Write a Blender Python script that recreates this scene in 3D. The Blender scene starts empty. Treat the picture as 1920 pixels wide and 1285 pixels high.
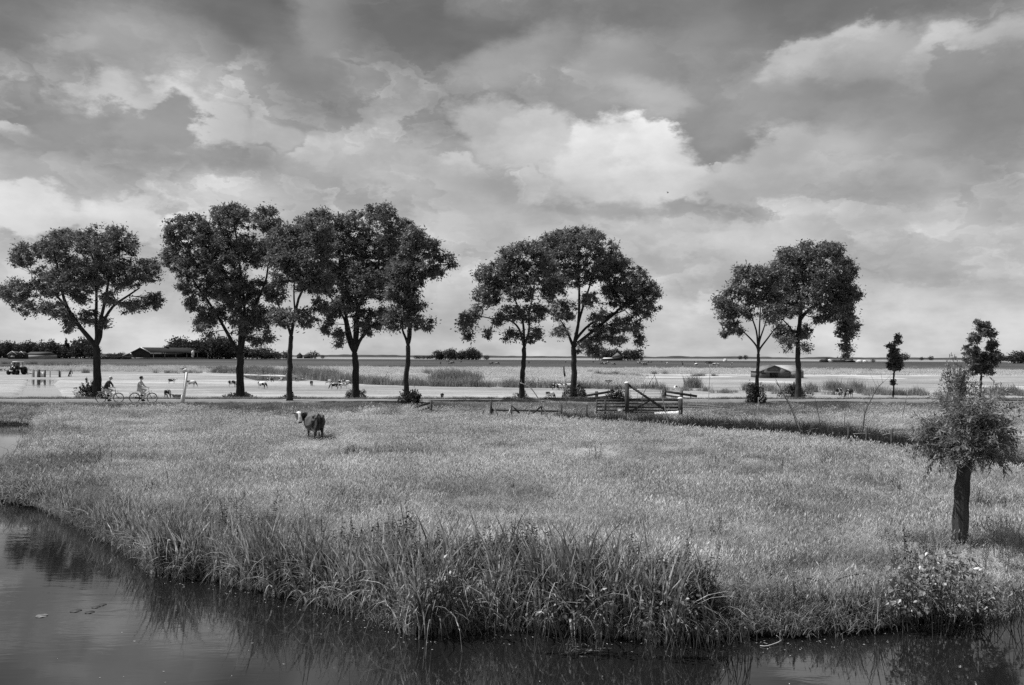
import bpy, math, random
import numpy as np
from mathutils import Vector, Matrix, Euler

random.seed(7)
RNG = np.random.default_rng(11)
SC = bpy.context.scene
COL = SC.collection
R = math.radians

# ------------------------------------------------------------------ camera
F = 1500.0                      # focal length in pixels of the 1920 px wide photograph
CAMH = 4.0
ROLL = 0.0045
PITCH = math.atan(26.0 / F)
cam_d = bpy.data.cameras.new("camera")
cam = bpy.data.objects.new("camera", cam_d)
COL.objects.link(cam)
cam_d.sensor_width = 36.0
cam_d.sensor_fit = 'HORIZONTAL'
cam_d.lens = 36.0 * F / 1920.0
cam_d.clip_start = 0.1
cam_d.clip_end = 30000.0
cam.location = (0, 0, CAMH)
CM = (Matrix.Rotation(math.pi / 2 + PITCH, 3, 'X') @ Matrix.Rotation(ROLL, 3, 'Z'))
cam.rotation_euler = CM.to_euler()
SC.camera = cam

# ------------------------------------------------------------------ light
SUN_AZ, SUN_EL = R(-76), R(56)
sdir = Vector((math.sin(SUN_AZ) * math.cos(SUN_EL), math.cos(SUN_AZ) * math.cos(SUN_EL), math.sin(SUN_EL)))
sun_d = bpy.data.lights.new("sun", 'SUN')
sun_d.energy = 4.8
sun_d.angle = R(0.6)
sun = bpy.data.objects.new("sun", sun_d)
COL.objects.link(sun)
sun.rotation_euler = sdir.to_track_quat('Z', 'Y').to_euler()
sun.location = (0, 0, 50)
SC.view_settings.view_transform = 'Standard'
SC.view_settings.look = 'None'
SC.view_settings.exposure = 0.35
SC.view_settings.gamma = 1.0
SC.cycles.max_bounces = 6
SC.cycles.diffuse_bounces = 3
SC.cycles.glossy_bounces = 3
SC.cycles.transmission_bounces = 4
SC.cycles.transparent_max_bounces = 6
SC.cycles.use_denoising = False


def ray(px, py):
    v = Vector(((px - 960.0) / F, -(py - 642.5) / F, -1.0))
    return CM @ v


def G(px, py, z=0.0):
    """point on the horizontal plane of height z that stands at this place of the photograph"""
    d = ray(px, py)
    t = (z - CAMH) / d.z
    return Vector((d.x * t, d.y * t, z))


def W(px, py, Y):
    """point at distance Y in front of the viewpoint"""
    d = ray(px, py)
    t = Y / d.y
    return Vector((d.x * t, Y, CAMH + d.z * t))


def azel(px, py):
    d = ray(px, py).normalized()
    return math.atan2(d.x, d.y), math.asin(d.z)


# ------------------------------------------------------------------ world: sky with clouds
def lin(v):
    v = v / 255.0
    return v / 12.92 if v <= 0.04045 else ((v + 0.055) / 1.055) ** 2.4


world = bpy.data.worlds.new("World")
SC.world = world
world.use_nodes = True
nt = world.node_tree
nt.nodes.clear()
N = nt.nodes.new
L = nt.links.new


def nd(tree, typ, **kw):
    n = tree.nodes.new(typ)
    for k, v in kw.items():
        setattr(n, k, v)
    return n


def setin(tree, sock, v):
    if hasattr(v, 'is_output'):
        tree.links.new(v, sock)
    else:
        sock.default_value = v


def mth(tree, op, a, b=None, c=None, clamp=False):
    n = tree.nodes.new('ShaderNodeMath')
    n.operation = op
    n.use_clamp = clamp
    setin(tree, n.inputs[0], a)
    if b is not None:
        setin(tree, n.inputs[1], b)
    if c is not None:
        setin(tree, n.inputs[2], c)
    return n.outputs[0]


def vmth(tree, op, a, b=None):
    n = tree.nodes.new('ShaderNodeVectorMath')
    n.operation = op
    setin(tree, n.inputs[0], a)
    if b is not None:
        setin(tree, n.inputs[1], b)
    return n.outputs['Value'] if op in ('LENGTH', 'DOT_PRODUCT') else n.outputs[0]


def smooth(tree, x, a, b, lo=0.0, hi=1.0):
    n = tree.nodes.new('ShaderNodeMapRange')
    n.interpolation_type = 'SMOOTHSTEP'
    setin(tree, n.inputs['Value'], x)
    n.inputs['From Min'].default_value = a
    n.inputs['From Max'].default_value = b
    n.inputs['To Min'].default_value = lo
    n.inputs['To Max'].default_value = hi
    return n.outputs[0]


def fmix(tree, fac, a, b):
    n = tree.nodes.new('ShaderNodeMix')
    n.data_type = 'FLOAT'
    setin(tree, n.inputs[0], fac)
    setin(tree, n.inputs[2], a)
    setin(tree, n.inputs[3], b)
    return n.outputs[0]


def noise(tree, vec, scale, detail=4, rough=0.5, dist=0.0, out=0):
    n = tree.nodes.new('ShaderNodeTexNoise')
    if vec is not None:
        tree.links.new(vec, n.inputs['Vector'])
    n.inputs['Scale'].default_value = scale
    n.inputs['Detail'].default_value = detail
    n.inputs['Roughness'].default_value = rough
    n.inputs['Distortion'].default_value = dist
    return n.outputs[out]


tc = N('ShaderNodeTexCoord')
sep = N('ShaderNodeSeparateXYZ')
L(tc.outputs['Generated'], sep.inputs[0])
az = mth(nt, 'ARCTAN2', sep.outputs[0], sep.outputs[1])
el = mth(nt, 'ARCSINE', sep.outputs[2])
comb = N('ShaderNodeCombineXYZ')
L(az, comb.inputs[0])
L(el, comb.inputs[1])
# noise domain: flattened a little, clouds stretch sideways
dom = vmth(nt, 'MULTIPLY', tc.outputs['Generated'], (1.0, 1.0, 1.9))
wA = noise(nt, dom, 5.0, 3, 0.5, 0.0, 1)
wB = noise(nt, dom, 18.0, 9, 0.62, 0.0, 1)
wA = vmth(nt, 'MULTIPLY', vmth(nt, 'SUBTRACT', wA, (0.5, 0.5, 0.5)), (0.085, 0.055, 0.0))
wB = vmth(nt, 'MULTIPLY', vmth(nt, 'SUBTRACT', wB, (0.5, 0.5, 0.5)), (0.10, 0.07, 0.0))
wAB = vmth(nt, 'ADD', wA, wB)
q = vmth(nt, 'ADD', comb.outputs[0], wAB)          # billowing domain
qs = vmth(nt, 'ADD', comb.outputs[0], vmth(nt, 'MULTIPLY', wAB, (0.6, 0.6, 0.0)))
fine = noise(nt, dom, 9.0, 8, 0.55)
broad = noise(nt, vmth(nt, 'MULTIPLY', tc.outputs['Generated'], (1.0, 1.0, 4.0)), 3.2, 5, 0.55)

# vertical course of the sky's brightness
qsep = N('ShaderNodeSeparateXYZ')
L(qs, qsep.inputs[0])
cr = N('ShaderNodeValToRGB')
L(mth(nt, 'DIVIDE', qsep.outputs[1], 1.2, clamp=True), cr.inputs[0])
els = cr.color_ramp.elements
stops = [(665, 201), (560, 197), (440, 190), (330, 180), (220, 168), (110, 155), (0, 138)]
first = True
for (py, v) in stops:
    e = azel(960, py)[1] / 1.2
    if first:
        el0 = els[0]
        el0.position = max(e, 0.0)
        first = False
    else:
        el0 = els.new(e)
    g = lin(v)
    el0.color = (g, g, g, 1)
els[-1].position = 1.0
els[-1].color = (0.22, 0.22, 0.22, 1)
# the new stops were added between first and last; keep a mid stop for the zenith side
e3 = els.new(0.42)
e3.color = (0.165, 0.165, 0.165, 1)
bw0 = N('ShaderNodeRGBToBW')
L(cr.outputs[0], bw0.inputs[0])
val = bw0.outputs[0]
# large soft streets of cloud
val = mth(nt, 'MULTIPLY', val, smooth(nt, broad, 0.30, 0.72, 0.78, 1.22))
val = mth(nt, 'MULTIPLY', val, smooth(nt, fine, 0.28, 0.72, 0.78, 1.20))

# billowing rims of cumulus: bright edge that fades into the cloud's body
for (sc_, amp_, off_) in ((5.0, .26, 0.0), (10.0, .20, 3.7), (21.0, .13, 8.1)):
    nz_ = noise(nt, vmth(nt, 'ADD', vmth(nt, 'MULTIPLY', q, (1.0, 1.7, 0.0)), (off_, off_ * 1.3, 0.0)), sc_, 2, .45)
    rim = mth(nt, 'MULTIPLY', smooth(nt, nz_, .50, .525), smooth(nt, nz_, .70, .52))
    low = smooth(nt, el, .03, .16)
    val = mth(nt, 'MULTIPLY', val, mth(nt, 'ADD', 1.0, mth(nt, 'MULTIPLY', mth(nt, 'MULTIPLY', mth(nt, 'SUBTRACT', rim, .35), amp_), low)))

# puffs: (x, y, rx, ry, value, edge softness, tilt deg, strength, sunny-side boost)
PUFFS = [
    (30, 25, 95, 80, 112, .55, -10, .9, 0), (150, 60, 80, 50, 135, .5, 20, .6, 0),
    (430, 5, 215, 62, 92, .5, 3, 1., 0), (520, 85, 150, 42, 108, .6, 32, .9, 0),
    (585, 130, 60, 34, 120, .5, 30, .7, 0), (230, 85, 60, 18, 118, .7, -15, .55, 0),
    (250, 75, 120, 60, 165, .5, -10, .6, 0), (130, 90, 38, 14, 178, .5, -20, .6, 0),
    (610, 40, 55, 55, 158, .6, 0, .7, 0), (880, 70, 200, 52, 98, .6, 4, .95, 0),
    (1290, 5, 420, 36, 112, .7, 2, .85, 0), (1560, 8, 380, 42, 108, .6, 0, .85, 0),
    (980, 110, 120, 40, 168, .5, -18, .7, 0), (1160, 120, 80, 55, 176, .4, 15, .85, 0),
    (1320, 130, 130, 90, 140, .5, 0, .75, 0), (1230, 180, 70, 28, 182, .4, 20, .8, 0),
    (1080, 190, 110, 36, 150, .5, 5, .8, 0), (1330, 250, 100, 60, 140, .3, 0, .9, 0),
    (1180, 305, 130, 78, 208, .13, 0, .95, 22), (1215, 265, 55, 45, 226, .12, 0, .95, 10),
    (1250, 330, 90, 45, 220, .2, 0, .9, 5), (1140, 345, 130, 34, 205, .5, 0, .8, 0),
    (1000, 270, 85, 48, 200, .25, 0, .9, 12), (930, 260, 85, 55, 194, .3, 20, .8, 8),
    (850, 330, 58, 30, 196, .14, 0, .9, 10), (760, 300, 90, 26, 178, .4, 18, .8, 0),
    (700, 330, 110, 20, 186, .3, 18, .7, 0), (1100, 392, 160, 16, 156, .8, 0, .8, 0),
    (920, 370, 80, 34, 168, .5, 20, .7, 0),
    (1420, 335, 95, 42, 196, .2, -8, .9, 10), (1360, 300, 18, 12, 200, .2, 0, .8, 8),
    (1570, 240, 150, 38, 186, .2, -14, .8, 10), (1600, 300, 170, 48, 178, .5, 0, .7, 6),
    (1730, 330, 60, 34, 190, .5, 0, .7, 0), (1660, 360, 240, 22, 158, .9, 3, .6, 0),
    (1560, 165, 130, 60, 150, .35, 0, .85, 6), (1690, 160, 130, 80, 150, .4, 0, .85, 0),
    (1555, 118, 84, 42, 158, .3, 0, 1., 30), (1615, 102, 62, 42, 165, .3, 10, 1., 30),
    (1530, 108, 36, 34, 172, .3, 0, .95, 24), (1700, 122, 90, 42, 152, .3, 0, .9, 20),
    (1630, 140, 80, 44, 162, .4, 0, .8, 18), (1700, 150, 90, 46, 158, .4, 0, .8, 16), (1500, 128, 50, 34, 178, .3, 0, .9, 18),
    (1570, 172, 90, 16, 132, .8, 5, .5, 0), (1770, 130, 60, 42, 170, .3, 0, .9, 20),
    (1805, 98, 55, 38, 176, .3, 0, .95, 26), (1890, 80, 60, 40, 162, .3, 0, .85, 20),
    (1865, 160, 80, 54, 142, .25, 15, .8, 0), (1790, 140, 46, 30, 146, .2, -20, .8, 0),
    (1860, 210, 90, 60, 128, .6, 0, .8, 0), (1790, 250, 110, 40, 150, .5, 0, .6, 0),
    (1450, 190, 80, 34, 148, .4, -12, .7, 0),
    (220, 195, 42, 40, 196, .35, 0, .9, 6), (350, 200, 70, 46, 204, .3, 20, .9, 6),
    (410, 225, 40, 40, 204, .3, 0, .8, 0), (340, 222, 52, 46, 146, .14, 0, .95, 0),
    (240, 232, 42, 30, 152, .2, 0, .9, 0), (295, 250, 60, 26, 154, .4, 0, .8, 0),
    (40, 190, 60, 22, 132, .3, -10, .7, 0), (30, 238, 56, 16, 205, .16, 10, .9, 4),
    (140, 240, 78, 40, 143, .3, 0, .85, 0), (40, 262, 60, 14, 150, .4, 0, .7, 0),
    (400, 302, 150, 16, 150, .8, 0, .8, 0), (490, 245, 40, 26, 196, .3, 0, .7, 0),
    (575, 275, 40, 28, 214, .18, 30, .85, 8), (560, 240, 50, 14, 142, .5, 20, .6, 0),
    (610, 310, 100, 40, 166, .4, 0, .7, 0),
    (60, 330, 130, 30, 190, .4, 0, .6, 0), (30, 392, 70, 44, 218, .15, 0, .9, 10),
    (200, 420, 90, 32, 214, .2, 0, .85, 10), (235, 395, 40, 24, 214, .25, 20, .7, 0),
    (340, 420, 42, 26, 226, .16, 0, .9, 6), (470, 380, 110, 30, 200, .5, 0, .5, 0),
    (880, 395, 90, 34, 178, .5, 10, .6, 0), (800, 440, 75, 40, 210, .3, 0, .6, 0),
    (990, 440, 130, 45, 178, .3, 0, .7, 0), (1250, 440, 150, 30, 192, .4, 0, .6, 6),
    (1430, 440, 120, 26, 200, .3, 0, .7, 6), (1330, 480, 200, 20, 186, .7, 0, .5, 0),
    (1750, 470, 260, 24, 176, .8, 0, .6, 0), (1840, 400, 200, 24, 168, .8, 0, .6, 0),
    (1345, 555, 36, 18, 222, .3, 0, .6, 0), (1700, 560, 60, 12, 214, .5, 10, .5, 0),
    (1600, 420, 140, 18, 186, .6, 0, .5, 0),
]
for (x, y, rx, ry, v, soft, tilt, stg, boost) in PUFFS:
    a0, e0 = azel(x, y)
    d = vmth(nt, 'SUBTRACT', q if soft < .36 else qs, (a0, e0, 0))
    if tilt:
        vr = N('ShaderNodeVectorRotate')
        vr.rotation_type = 'Z_AXIS'
        L(d, vr.inputs['Vector'])
        vr.inputs['Angle'].default_value = R(tilt)
        d = vr.outputs[0]
    d = vmth(nt, 'MULTIPLY', d, (F / rx, F / ry, 0))
    r = vmth(nt, 'LENGTH', d)
    soft = max(soft, .17)
    m = smooth(nt, r, 1.0 + soft, 1.0 - soft, 0.0, stg)
    v = v + (10 if v < 122 else 0)
    target = lin(v)
    if boost:
        ds = N('ShaderNodeSeparateXYZ')
        L(d, ds.inputs[0])
        target = smooth(nt, ds.outputs[1], -0.7, 0.9, lin(v - boost * .5), lin(min(v + boost, 240)))
    tv = mth(nt, 'MULTIPLY', target, smooth(nt, fine, 0.3, 0.7, 0.86, 1.13))
    val = fmix(nt, m, val, tv)

# clear sky above and through the gaps
skyt = N('ShaderNodeTexSky')
skyt.sky_type = 'NISHITA'
skyt.sun_disc = False
skyt.sun_elevation = SUN_EL
skyt.sun_rotation = SUN_AZ
skyt.altitude = 0
skybw = N('ShaderNodeRGBToBW')
L(skyt.outputs[0], skybw.inputs[0])
STR = 0.1
cloud10 = mth(nt, 'MULTIPLY', val, 0.785 / STR)
cover = smooth(nt, broad, 0.30, 0.45, 0.84, 0.97)
final = fmix(nt, cover, mth(nt, 'MULTIPLY', skybw.outputs[0], 0.8), cloud10)
bg = N('ShaderNodeBackground')
bg.inputs['Strength'].default_value = STR
cg = N('ShaderNodeCombineXYZ')
for i in range(3):
    L(final, cg.inputs[i])
L(cg.outputs[0], bg.inputs['Color'])
wo = N('ShaderNodeOutputWorld')
L(bg.outputs[0], wo.inputs['Surface'])
world.cycles.sampling_method = 'MANUAL'
world.cycles.sample_map_resolution = 512

# ------------------------------------------------------------------ materials (a black-and-white world)
MATS = {}


def grey(name, v, rough=0.8, var=0.15, scale=3.0, bump=0.0, bscale=20.0, transl=0.0, objvar=0.0,
         spec=0.3, stretch=None, patch=0.0, pscale=0.15, detail=5):
    """v base value; var noise share; transl leaf translucency; objvar per-instance variation; patch: broad variation in the place"""
    if name in MATS:
        return MATS[name]
    m = bpy.data.materials.new(name)
    m.use_nodes = True
    t = m.node_tree
    t.nodes.clear()
    out = t.nodes.new('ShaderNodeOutputMaterial')
    tcn = t.nodes.new('ShaderNodeTexCoord')
    geo = t.nodes.new('ShaderNodeNewGeometry')
    vec = tcn.outputs['Object']
    if stretch:
        vec = vmth(t, 'MULTIPLY', vec, stretch)
    nz = noise(t, vec, scale, detail, 0.6)
    val = mth(t, 'MULTIPLY', smooth(t, nz, 0.25, 0.75, 1 - var, 1 + var), v)
    if objvar:
        oi = t.nodes.new('ShaderNodeObjectInfo')
        mr = t.nodes.new('ShaderNodeMapRange')
        t.links.new(oi.outputs['Random'], mr.inputs['Value'])
        mr.inputs['To Min'].default_value = 1 - objvar
        mr.inputs['To Max'].default_value = 1 + objvar
        val = mth(t, 'MULTIPLY', val, mr.outputs[0])
    if patch:
        pz = noise(t, vmth(t, 'MULTIPLY', geo.outputs['Position'], (0.6, 1.0, 1.0)), pscale, 5, 0.6)
        val = mth(t, 'MULTIPLY', val, smooth(t, pz, 0.32, 0.68, 1 - patch, 1 + patch))
    cg = t.nodes.new('ShaderNodeCombineXYZ')
    for i in range(3):
        t.links.new(val, cg.inputs[i])
    colr = cg.outputs[0]
    if transl:
        d = t.nodes.new('ShaderNodeBsdfDiffuse')
        tr = t.nodes.new('ShaderNodeBsdfTranslucent')
        gl = t.nodes.new('ShaderNodeBsdfGlossy')
        gl.inputs['Roughness'].default_value = rough
        gl.inputs['Color'].default_value = (.6, .6, .6, 1)
        t.links.new(colr, d.inputs['Color'])
        t.links.new(colr, tr.inputs['Color'])
        mx = t.nodes.new('ShaderNodeMixShader')
        mx.inputs[0].default_value = transl
        t.links.new(d.outputs[0], mx.inputs[1])
        t.links.new(tr.outputs[0], mx.inputs[2])
        mx2 = t.nodes.new('ShaderNodeMixShader')
        mx2.inputs[0].default_value = spec * 0.1
        t.links.new(mx.outputs[0], mx2.inputs[1])
        t.links.new(gl.outputs[0], mx2.inputs[2])
        t.links.new(mx2.outputs[0], out.inputs['Surface'])
    else:
        p = t.nodes.new('ShaderNodeBsdfPrincipled')
        t.links.new(colr, p.inputs['Base Color'])
        p.inputs['Roughness'].default_value = rough
        p.inputs['Specular IOR Level'].default_value = spec
        if bump:
            b = t.nodes.new('ShaderNodeBump')
            b.inputs['Strength'].default_value = bump
            b.inputs['Distance'].default_value = 0.05
            t.links.new(noise(t, vec, bscale, 6, 0.65), b.inputs['Height'])
            t.links.new(b.outputs[0], p.inputs['Normal'])
        t.links.new(p.outputs[0], out.inputs['Surface'])
    MATS[name] = m
    return m


M_bark = grey('bark', .040, .95, .45, 6, .8, 14, stretch=(1, 1, .25), spec=.1)
M_barkw = grey('willow_bark', .060, .95, .5, 9, 1.0, 16, stretch=(1, 1, .16), spec=.1)
M_leaf = grey('tree_leaf', .150, .55, .45, 1.2, transl=.30, spec=.5)
M_leafl = grey('pale_tree_leaf', .150, .55, .45, 1.2, transl=.30, spec=.6)
M_leafd = grey('dark_tree_leaf', .060, .6, .4, .3, transl=.25, spec=.2)
M_bush = grey('undergrowth_leaf', .045, .6, .4, 3, transl=.3, spec=.3)
M_wil = grey('willow_leaf', .19, .55, .55, 5, transl=.32, spec=.35, detail=2)
M_wilstem = grey('willow_shoot', .22, .7, .3, 5)
M_grass = grey('meadow_grass', .42, .6, .45, 7, transl=.40, objvar=.35, patch=.52, pscale=.26, spec=.4)
M_seed = grey('seeding_grass', .56, .7, .35, 7, transl=.40, objvar=.25, patch=.22, pscale=.4, spec=.2)
M_verge = grey('verge_grass', .19, .7, .45, 5, transl=.35, objvar=.35, patch=.35, pscale=.3)
M_bleach = grey('bleached_grass', .50, .8, .2, 3, transl=.35, objvar=.12, patch=.15, pscale=.08)
M_mid = grey('field_reed', .24, .7, .4, 3, transl=.35, objvar=.35)
M_reed = grey('reed_blade', .27, .5, .8, 5, transl=.38, objvar=.6, spec=.5, detail=3)
M_nettle = grey('herb_leaf', .085, .5, .5, 8, transl=.3, objvar=.4, spec=.5)
M_broad = grey('broad_leaf', .20, .42, .6, 14, transl=.3, spec=.8, detail=2)
M_flower = grey('white_petal', .62, .6, .1, 8, transl=.3)
M_sedge = grey('lying_sedge', .036, .7, .5, 3, transl=.25, objvar=.4, spec=.4)
M_wood = grey('weathered_wood', .055, .85, .4, 10, .6, 25, stretch=(1, 1, .3))
M_woodg = grey('grey_wood', .11, .85, .4, 10, .6, 25)
M_stick = grey('peeled_stick', .42, .8, .3, 6)
M_stickd = grey('dark_stick', .10, .8, .3, 6)
M_white = grey('white_paint', .78, .5, .08, 6, .1, 20)
M_whited = grey('dirty_white', .62, .6, .2, 8)
M_metal = grey('galvanised_metal', .35, .4, .2, 6, spec=.6)
M_black = grey('black_rubber', .022, .7, .2, 12)
M_dark = grey('dark_paint', .035, .5, .2, 8)
M_skin = grey('skin', .40, .6, .1, 10)
M_asphalt = grey('asphalt', .17, .9, .14, 1.2, .3, 60, patch=.12, pscale=.3)

# ------------------------------------------------------------------ mesh helpers


class MB:
    def __init__(s):
        s.v = []
        s.f = []
        s.n = 0
        s.arr = []      # big numpy chunks (verts, quads)

    def add(s, vs, fs):
        b = len(s.v)
        s.v.extend([tuple(p) for p in vs])
        s.f.extend([tuple(i + b for i in f) for f in fs])

    def box(s, c, size, rot=None):
        hx, hy, hz = [k / 2 for k in size]
        vs = [Vector((x, y, z)) for x in (-hx, hx) for y in (-hy, hy) for z in (-hz, hz)]
        M = rot if rot is not None else Matrix.Identity(3)
        c = Vector(c)
        s.add([M @ p + c for p in vs], [(0, 1, 3, 2), (4, 6, 7, 5), (0, 4, 5, 1), (2, 3, 7, 6), (0, 2, 6, 4), (1, 5, 7, 3)])
        return s

    def beam(s, a, b, w, h, up=(0, 0, 1)):
        """a plank from a to b, w across, h along 'up'"""
        a, b = Vector(a), Vector(b)
        d = (b - a)
        ln = d.length
        x = d.normalized()
        u = Vector(up)
        y = u.cross(x)
        if y.length < 1e-4:
            y = Vector((0, 1, 0)).cross(x)
        y.normalize()
        z = x.cross(y)
        M = Matrix((x, y, z)).transposed()
        return s.box((a + b) / 2, (ln, w, h), M)

    def tube(s, pts, rad, sides=6, cap=True):
        pts = [Vector(p) for p in pts]
        n = len(pts)
        if not hasattr(rad, '__len__'):
            rad = [rad] * n
        vs = []
        prevx = None
        for i, p in enumerate(pts):
            t = (pts[min(i + 1, n - 1)] - pts[max(i - 1, 0)])
            if t.length < 1e-9:
                t = Vector((0, 0, 1))
            t.normalize()
            if prevx is None:
                ref = Vector((1, 0, 0)) if abs(t.x) < .8 else Vector((0, 1, 0))
                x = (ref - t * ref.dot(t)).normalized()
            else:
                x = prevx - t * prevx.dot(t)
                if x.length < 1e-6:
                    x = Vector((0, 1, 0)) - t * t.y
                x.normalize()
            prevx = x
            y = t.cross(x)
            r = rad[i]
            r1, r2 = (r if hasattr(r, '__len__') else (r, r))
            for k in range(sides):
                a = 2 * math.pi * k / sides
                vs.append(p + x * (math.cos(a) * r1) + y * (math.sin(a) * r2))
        fs = []
        for i in range(n - 1):
            for k in range(sides):
                k2 = (k + 1) % sides
                fs.append((i * sides + k, i * sides + k2, (i + 1) * sides + k2, (i + 1) * sides + k))
        if cap:
            fs.append(tuple(range(sides - 1, -1, -1)))
            fs.append(tuple((n - 1) * sides + k for k in range(sides)))
        s.add(vs, fs)
        return s

    def ball(s, c, r, seg=10, rings=7, rot=None):
        c = Vector(c)
        rx, ry, rz = r if hasattr(r, '__len__') else (r, r, r)
        M = rot if rot is not None else Matrix.Identity(3)
        vs = [c + M @ Vector((0, 0, -rz))]
        for i in range(1, rings):
            ph = -math.pi / 2 + math.pi * i / rings
            for k in range(seg):
                a = 2 * math.pi * k / seg
                vs.append(c + M @ Vector((rx * math.cos(ph) * math.cos(a), ry * math.cos(ph) * math.sin(a), rz * math.sin(ph))))
        vs.append(c + M @ Vector((0, 0, rz)))
        fs = [(0, 1 + (k + 1) % seg, 1 + k) for k in range(seg)]
        for i in range(rings - 2):
            for k in range(seg):
                k2 = (k + 1) % seg
                fs.append((1 + i * seg + k, 1 + i * seg + k2, 1 + (i + 1) * seg + k2, 1 + (i + 1) * seg + k))
        last = len(vs) - 1
        o = 1 + (rings - 2) * seg
        fs += [(o + k, o + (k + 1) % seg, last) for k in range(seg)]
        s.add(vs, fs)
        return s

    def torus(s, c, R_, r, axis='Y', seg=28, sides=6):
        c = Vector(c)
        vs, fs = [], []
        for i in range(seg):
            a = 2 * math.pi * i / seg
            for k in range(sides):
                b = 2 * math.pi * k / sides
                rr = R_ + r * math.cos(b)
                p = Vector((rr * math.cos(a), r * math.sin(b), rr * math.sin(a)))
                if axis == 'X':
                    p = Vector((p.y, p.x, p.z))
                vs.append(c + p)
        for i in range(seg):
            for k in range(sides):
                i2, k2 = (i + 1) % seg, (k + 1) % sides
                fs.append((i * sides + k, i2 * sides + k, i2 * sides + k2, i * sides + k2))
        s.add(vs, fs)
        return s

    def quads(s, V):
        """V: numpy (n,4,3)"""
        s.arr.append(V)
        return s

    def mesh(s, name, origin=(0, 0, 0)):
        o = np.array(origin, dtype=np.float64)
        v0 = np.array(s.v, dtype=np.float64).reshape(-1, 3)
        me = bpy.data.meshes.new(name)
        vs = [v0]
        lt = [len(f) for f in s.f]
        li = [i for f in s.f for i in f]
        li = np.array(li, dtype=np.int32)
        lt = np.array(lt, dtype=np.int32)
        base = len(v0)
        for A in s.arr:
            n = A.shape[0]
            vs.append(A.reshape(-1, 3))
            li = np.concatenate([li, base + np.arange(n * 4, dtype=np.int32)])
            lt = np.concatenate([lt, np.full(n, 4, dtype=np.int32)])
            base += n * 4
        V = np.concatenate(vs) - o
        me.vertices.add(len(V))
        me.vertices.foreach_set('co', V.astype(np.float32).ravel())
        me.loops.add(len(li))
        me.loops.foreach_set('vertex_index', li)
        me.polygons.add(len(lt))
        ls = np.concatenate([[0], np.cumsum(lt)[:-1]]).astype(np.int32) if len(lt) else np.array([], dtype=np.int32)
        me.polygons.foreach_set('loop_start', ls)
        me.update(calc_edges=True)
        return me


def put(name, mb, mat, parent=None, origin=(0, 0, 0), smooth_=False, loc=None):
    """link ONE mesh object; world vertices are given, origin is where the object stands"""
    o = Vector(origin)
    me = mb.mesh(name, o) if isinstance(mb, MB) else mb
    if mat is not None:
        me.materials.append(mat)
    if smooth_:
        me.polygons.foreach_set('use_smooth', np.ones(len(me.polygons), dtype=bool))
    ob = bpy.data.objects.new(name, me)
    COL.objects.link(ob)
    if parent is not None:
        ob.parent = parent
        ob.location = o - parent.location if loc is None else loc
    else:
        ob.location = o
    return ob


def tag(o, label=None, cat=None, group=None, kind=None):
    if label:
        o['label'] = label
    if cat:
        o['category'] = cat
    if group:
        o['group'] = group
    if kind:
        o['kind'] = kind
    return o


def thing(name, label, cat, loc, group=None, rz=0.0):
    o = bpy.data.objects.new(name, None)
    COL.objects.link(o)
    o.location = loc
    o.rotation_euler = (0, 0, rz)
    o.empty_display_size = .2
    return tag(o, label, cat, group)


def dup(root, loc, rz, label, group=None, scale=None):
    r = root.copy()
    COL.objects.link(r)
    r.location = loc
    r.rotation_euler = (0, 0, rz)
    if scale:
        r.scale = (scale,) * 3
    r['label'] = label
    if group:
        r['group'] = group
    for ch in list(root.children):
        c = ch.copy()
        COL.objects.link(c)
        c.parent = r
        for g in ch.children:
            d = g.copy()
            COL.objects.link(d)
            d.parent = c
    return r


def remeshed(mb, voxel, smooth_iter=2, name='body'):
    """fuse overlapping closed pieces into ONE continuous surface"""
    me = mb.mesh(name)
    ob = bpy.data.objects.new(name, me)
    COL.objects.link(ob)
    md = ob.modifiers.new('r', 'REMESH')
    md.mode = 'VOXEL'
    md.voxel_size = voxel
    md.use_smooth_shade = True
    if smooth_iter:
        sm = ob.modifiers.new('s', 'SMOOTH')
        sm.iterations = smooth_iter
        sm.factor = .5
    bpy.context.view_layer.update()
    dg = bpy.context.evaluated_depsgraph_get()
    res = bpy.data.meshes.new_from_object(ob.evaluated_get(dg))
    bpy.data.objects.remove(ob)
    bpy.data.meshes.remove(me)
    res.name = name
    return res


# ------------------------------------------------------------------ terrain
def P2(pts, z):
    return np.array([tuple(G(x, y, z))[:2] for x, y in pts])


SHORE = P2([(1920, 1116), (1860, 1146), (1780, 1160), (1700, 1163), (1640, 1178), (1560, 1184), (1470, 1190),
            (1400, 1188), (1330, 1196), (1250, 1200), (1180, 1192), (1100, 1186), (1000, 1180), (920, 1172),
            (860, 1176), (800, 1188), (765, 1186), (740, 1158), (690, 1150), (620, 1132), (560, 1118), (500, 1110),
            (420, 1090), (350, 1080), (290, 1074), (262, 1046), (215, 1022), (150, 985), (110, 968), (60, 948), (0, 932)], 0)
LEFTB = P2([(-60, 922), (-80, 918), (-20, 908), (22, 892), (52, 866), (68, 836), (76, 808), (76, 796.5), (30, 796), (-80, 795)], 0)
RIVER = np.vstack([[[90, 16], [25, 13.4]], SHORE, LEFTB, [[-70, 46.5], [-160, 50], [-160, -60], [90, -60]]])
POND = P2([(23, 753), (37, 737), (44, 729), (52, 718), (50, 711), (112, 711), (101, 721), (108, 730), (115, 737), (117, 753)], 0)
RIVER2 = P2([(452, 703), (540, 705.5), (582, 713.5), (560, 715.5), (487, 715.5), (462, 709)], 0)
RIVER3 = P2([(-260, 684), (18, 685.5), (62, 692.5), (62, 697), (38, 697), (18, 690), (-260, 690)], 0)
DITCH = P2([(1060, 792), (1150, 797), (1300, 810), (1450, 820), (1600, 830), (1740, 848), (1900, 878), (2300, 950)], .3)


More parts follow.
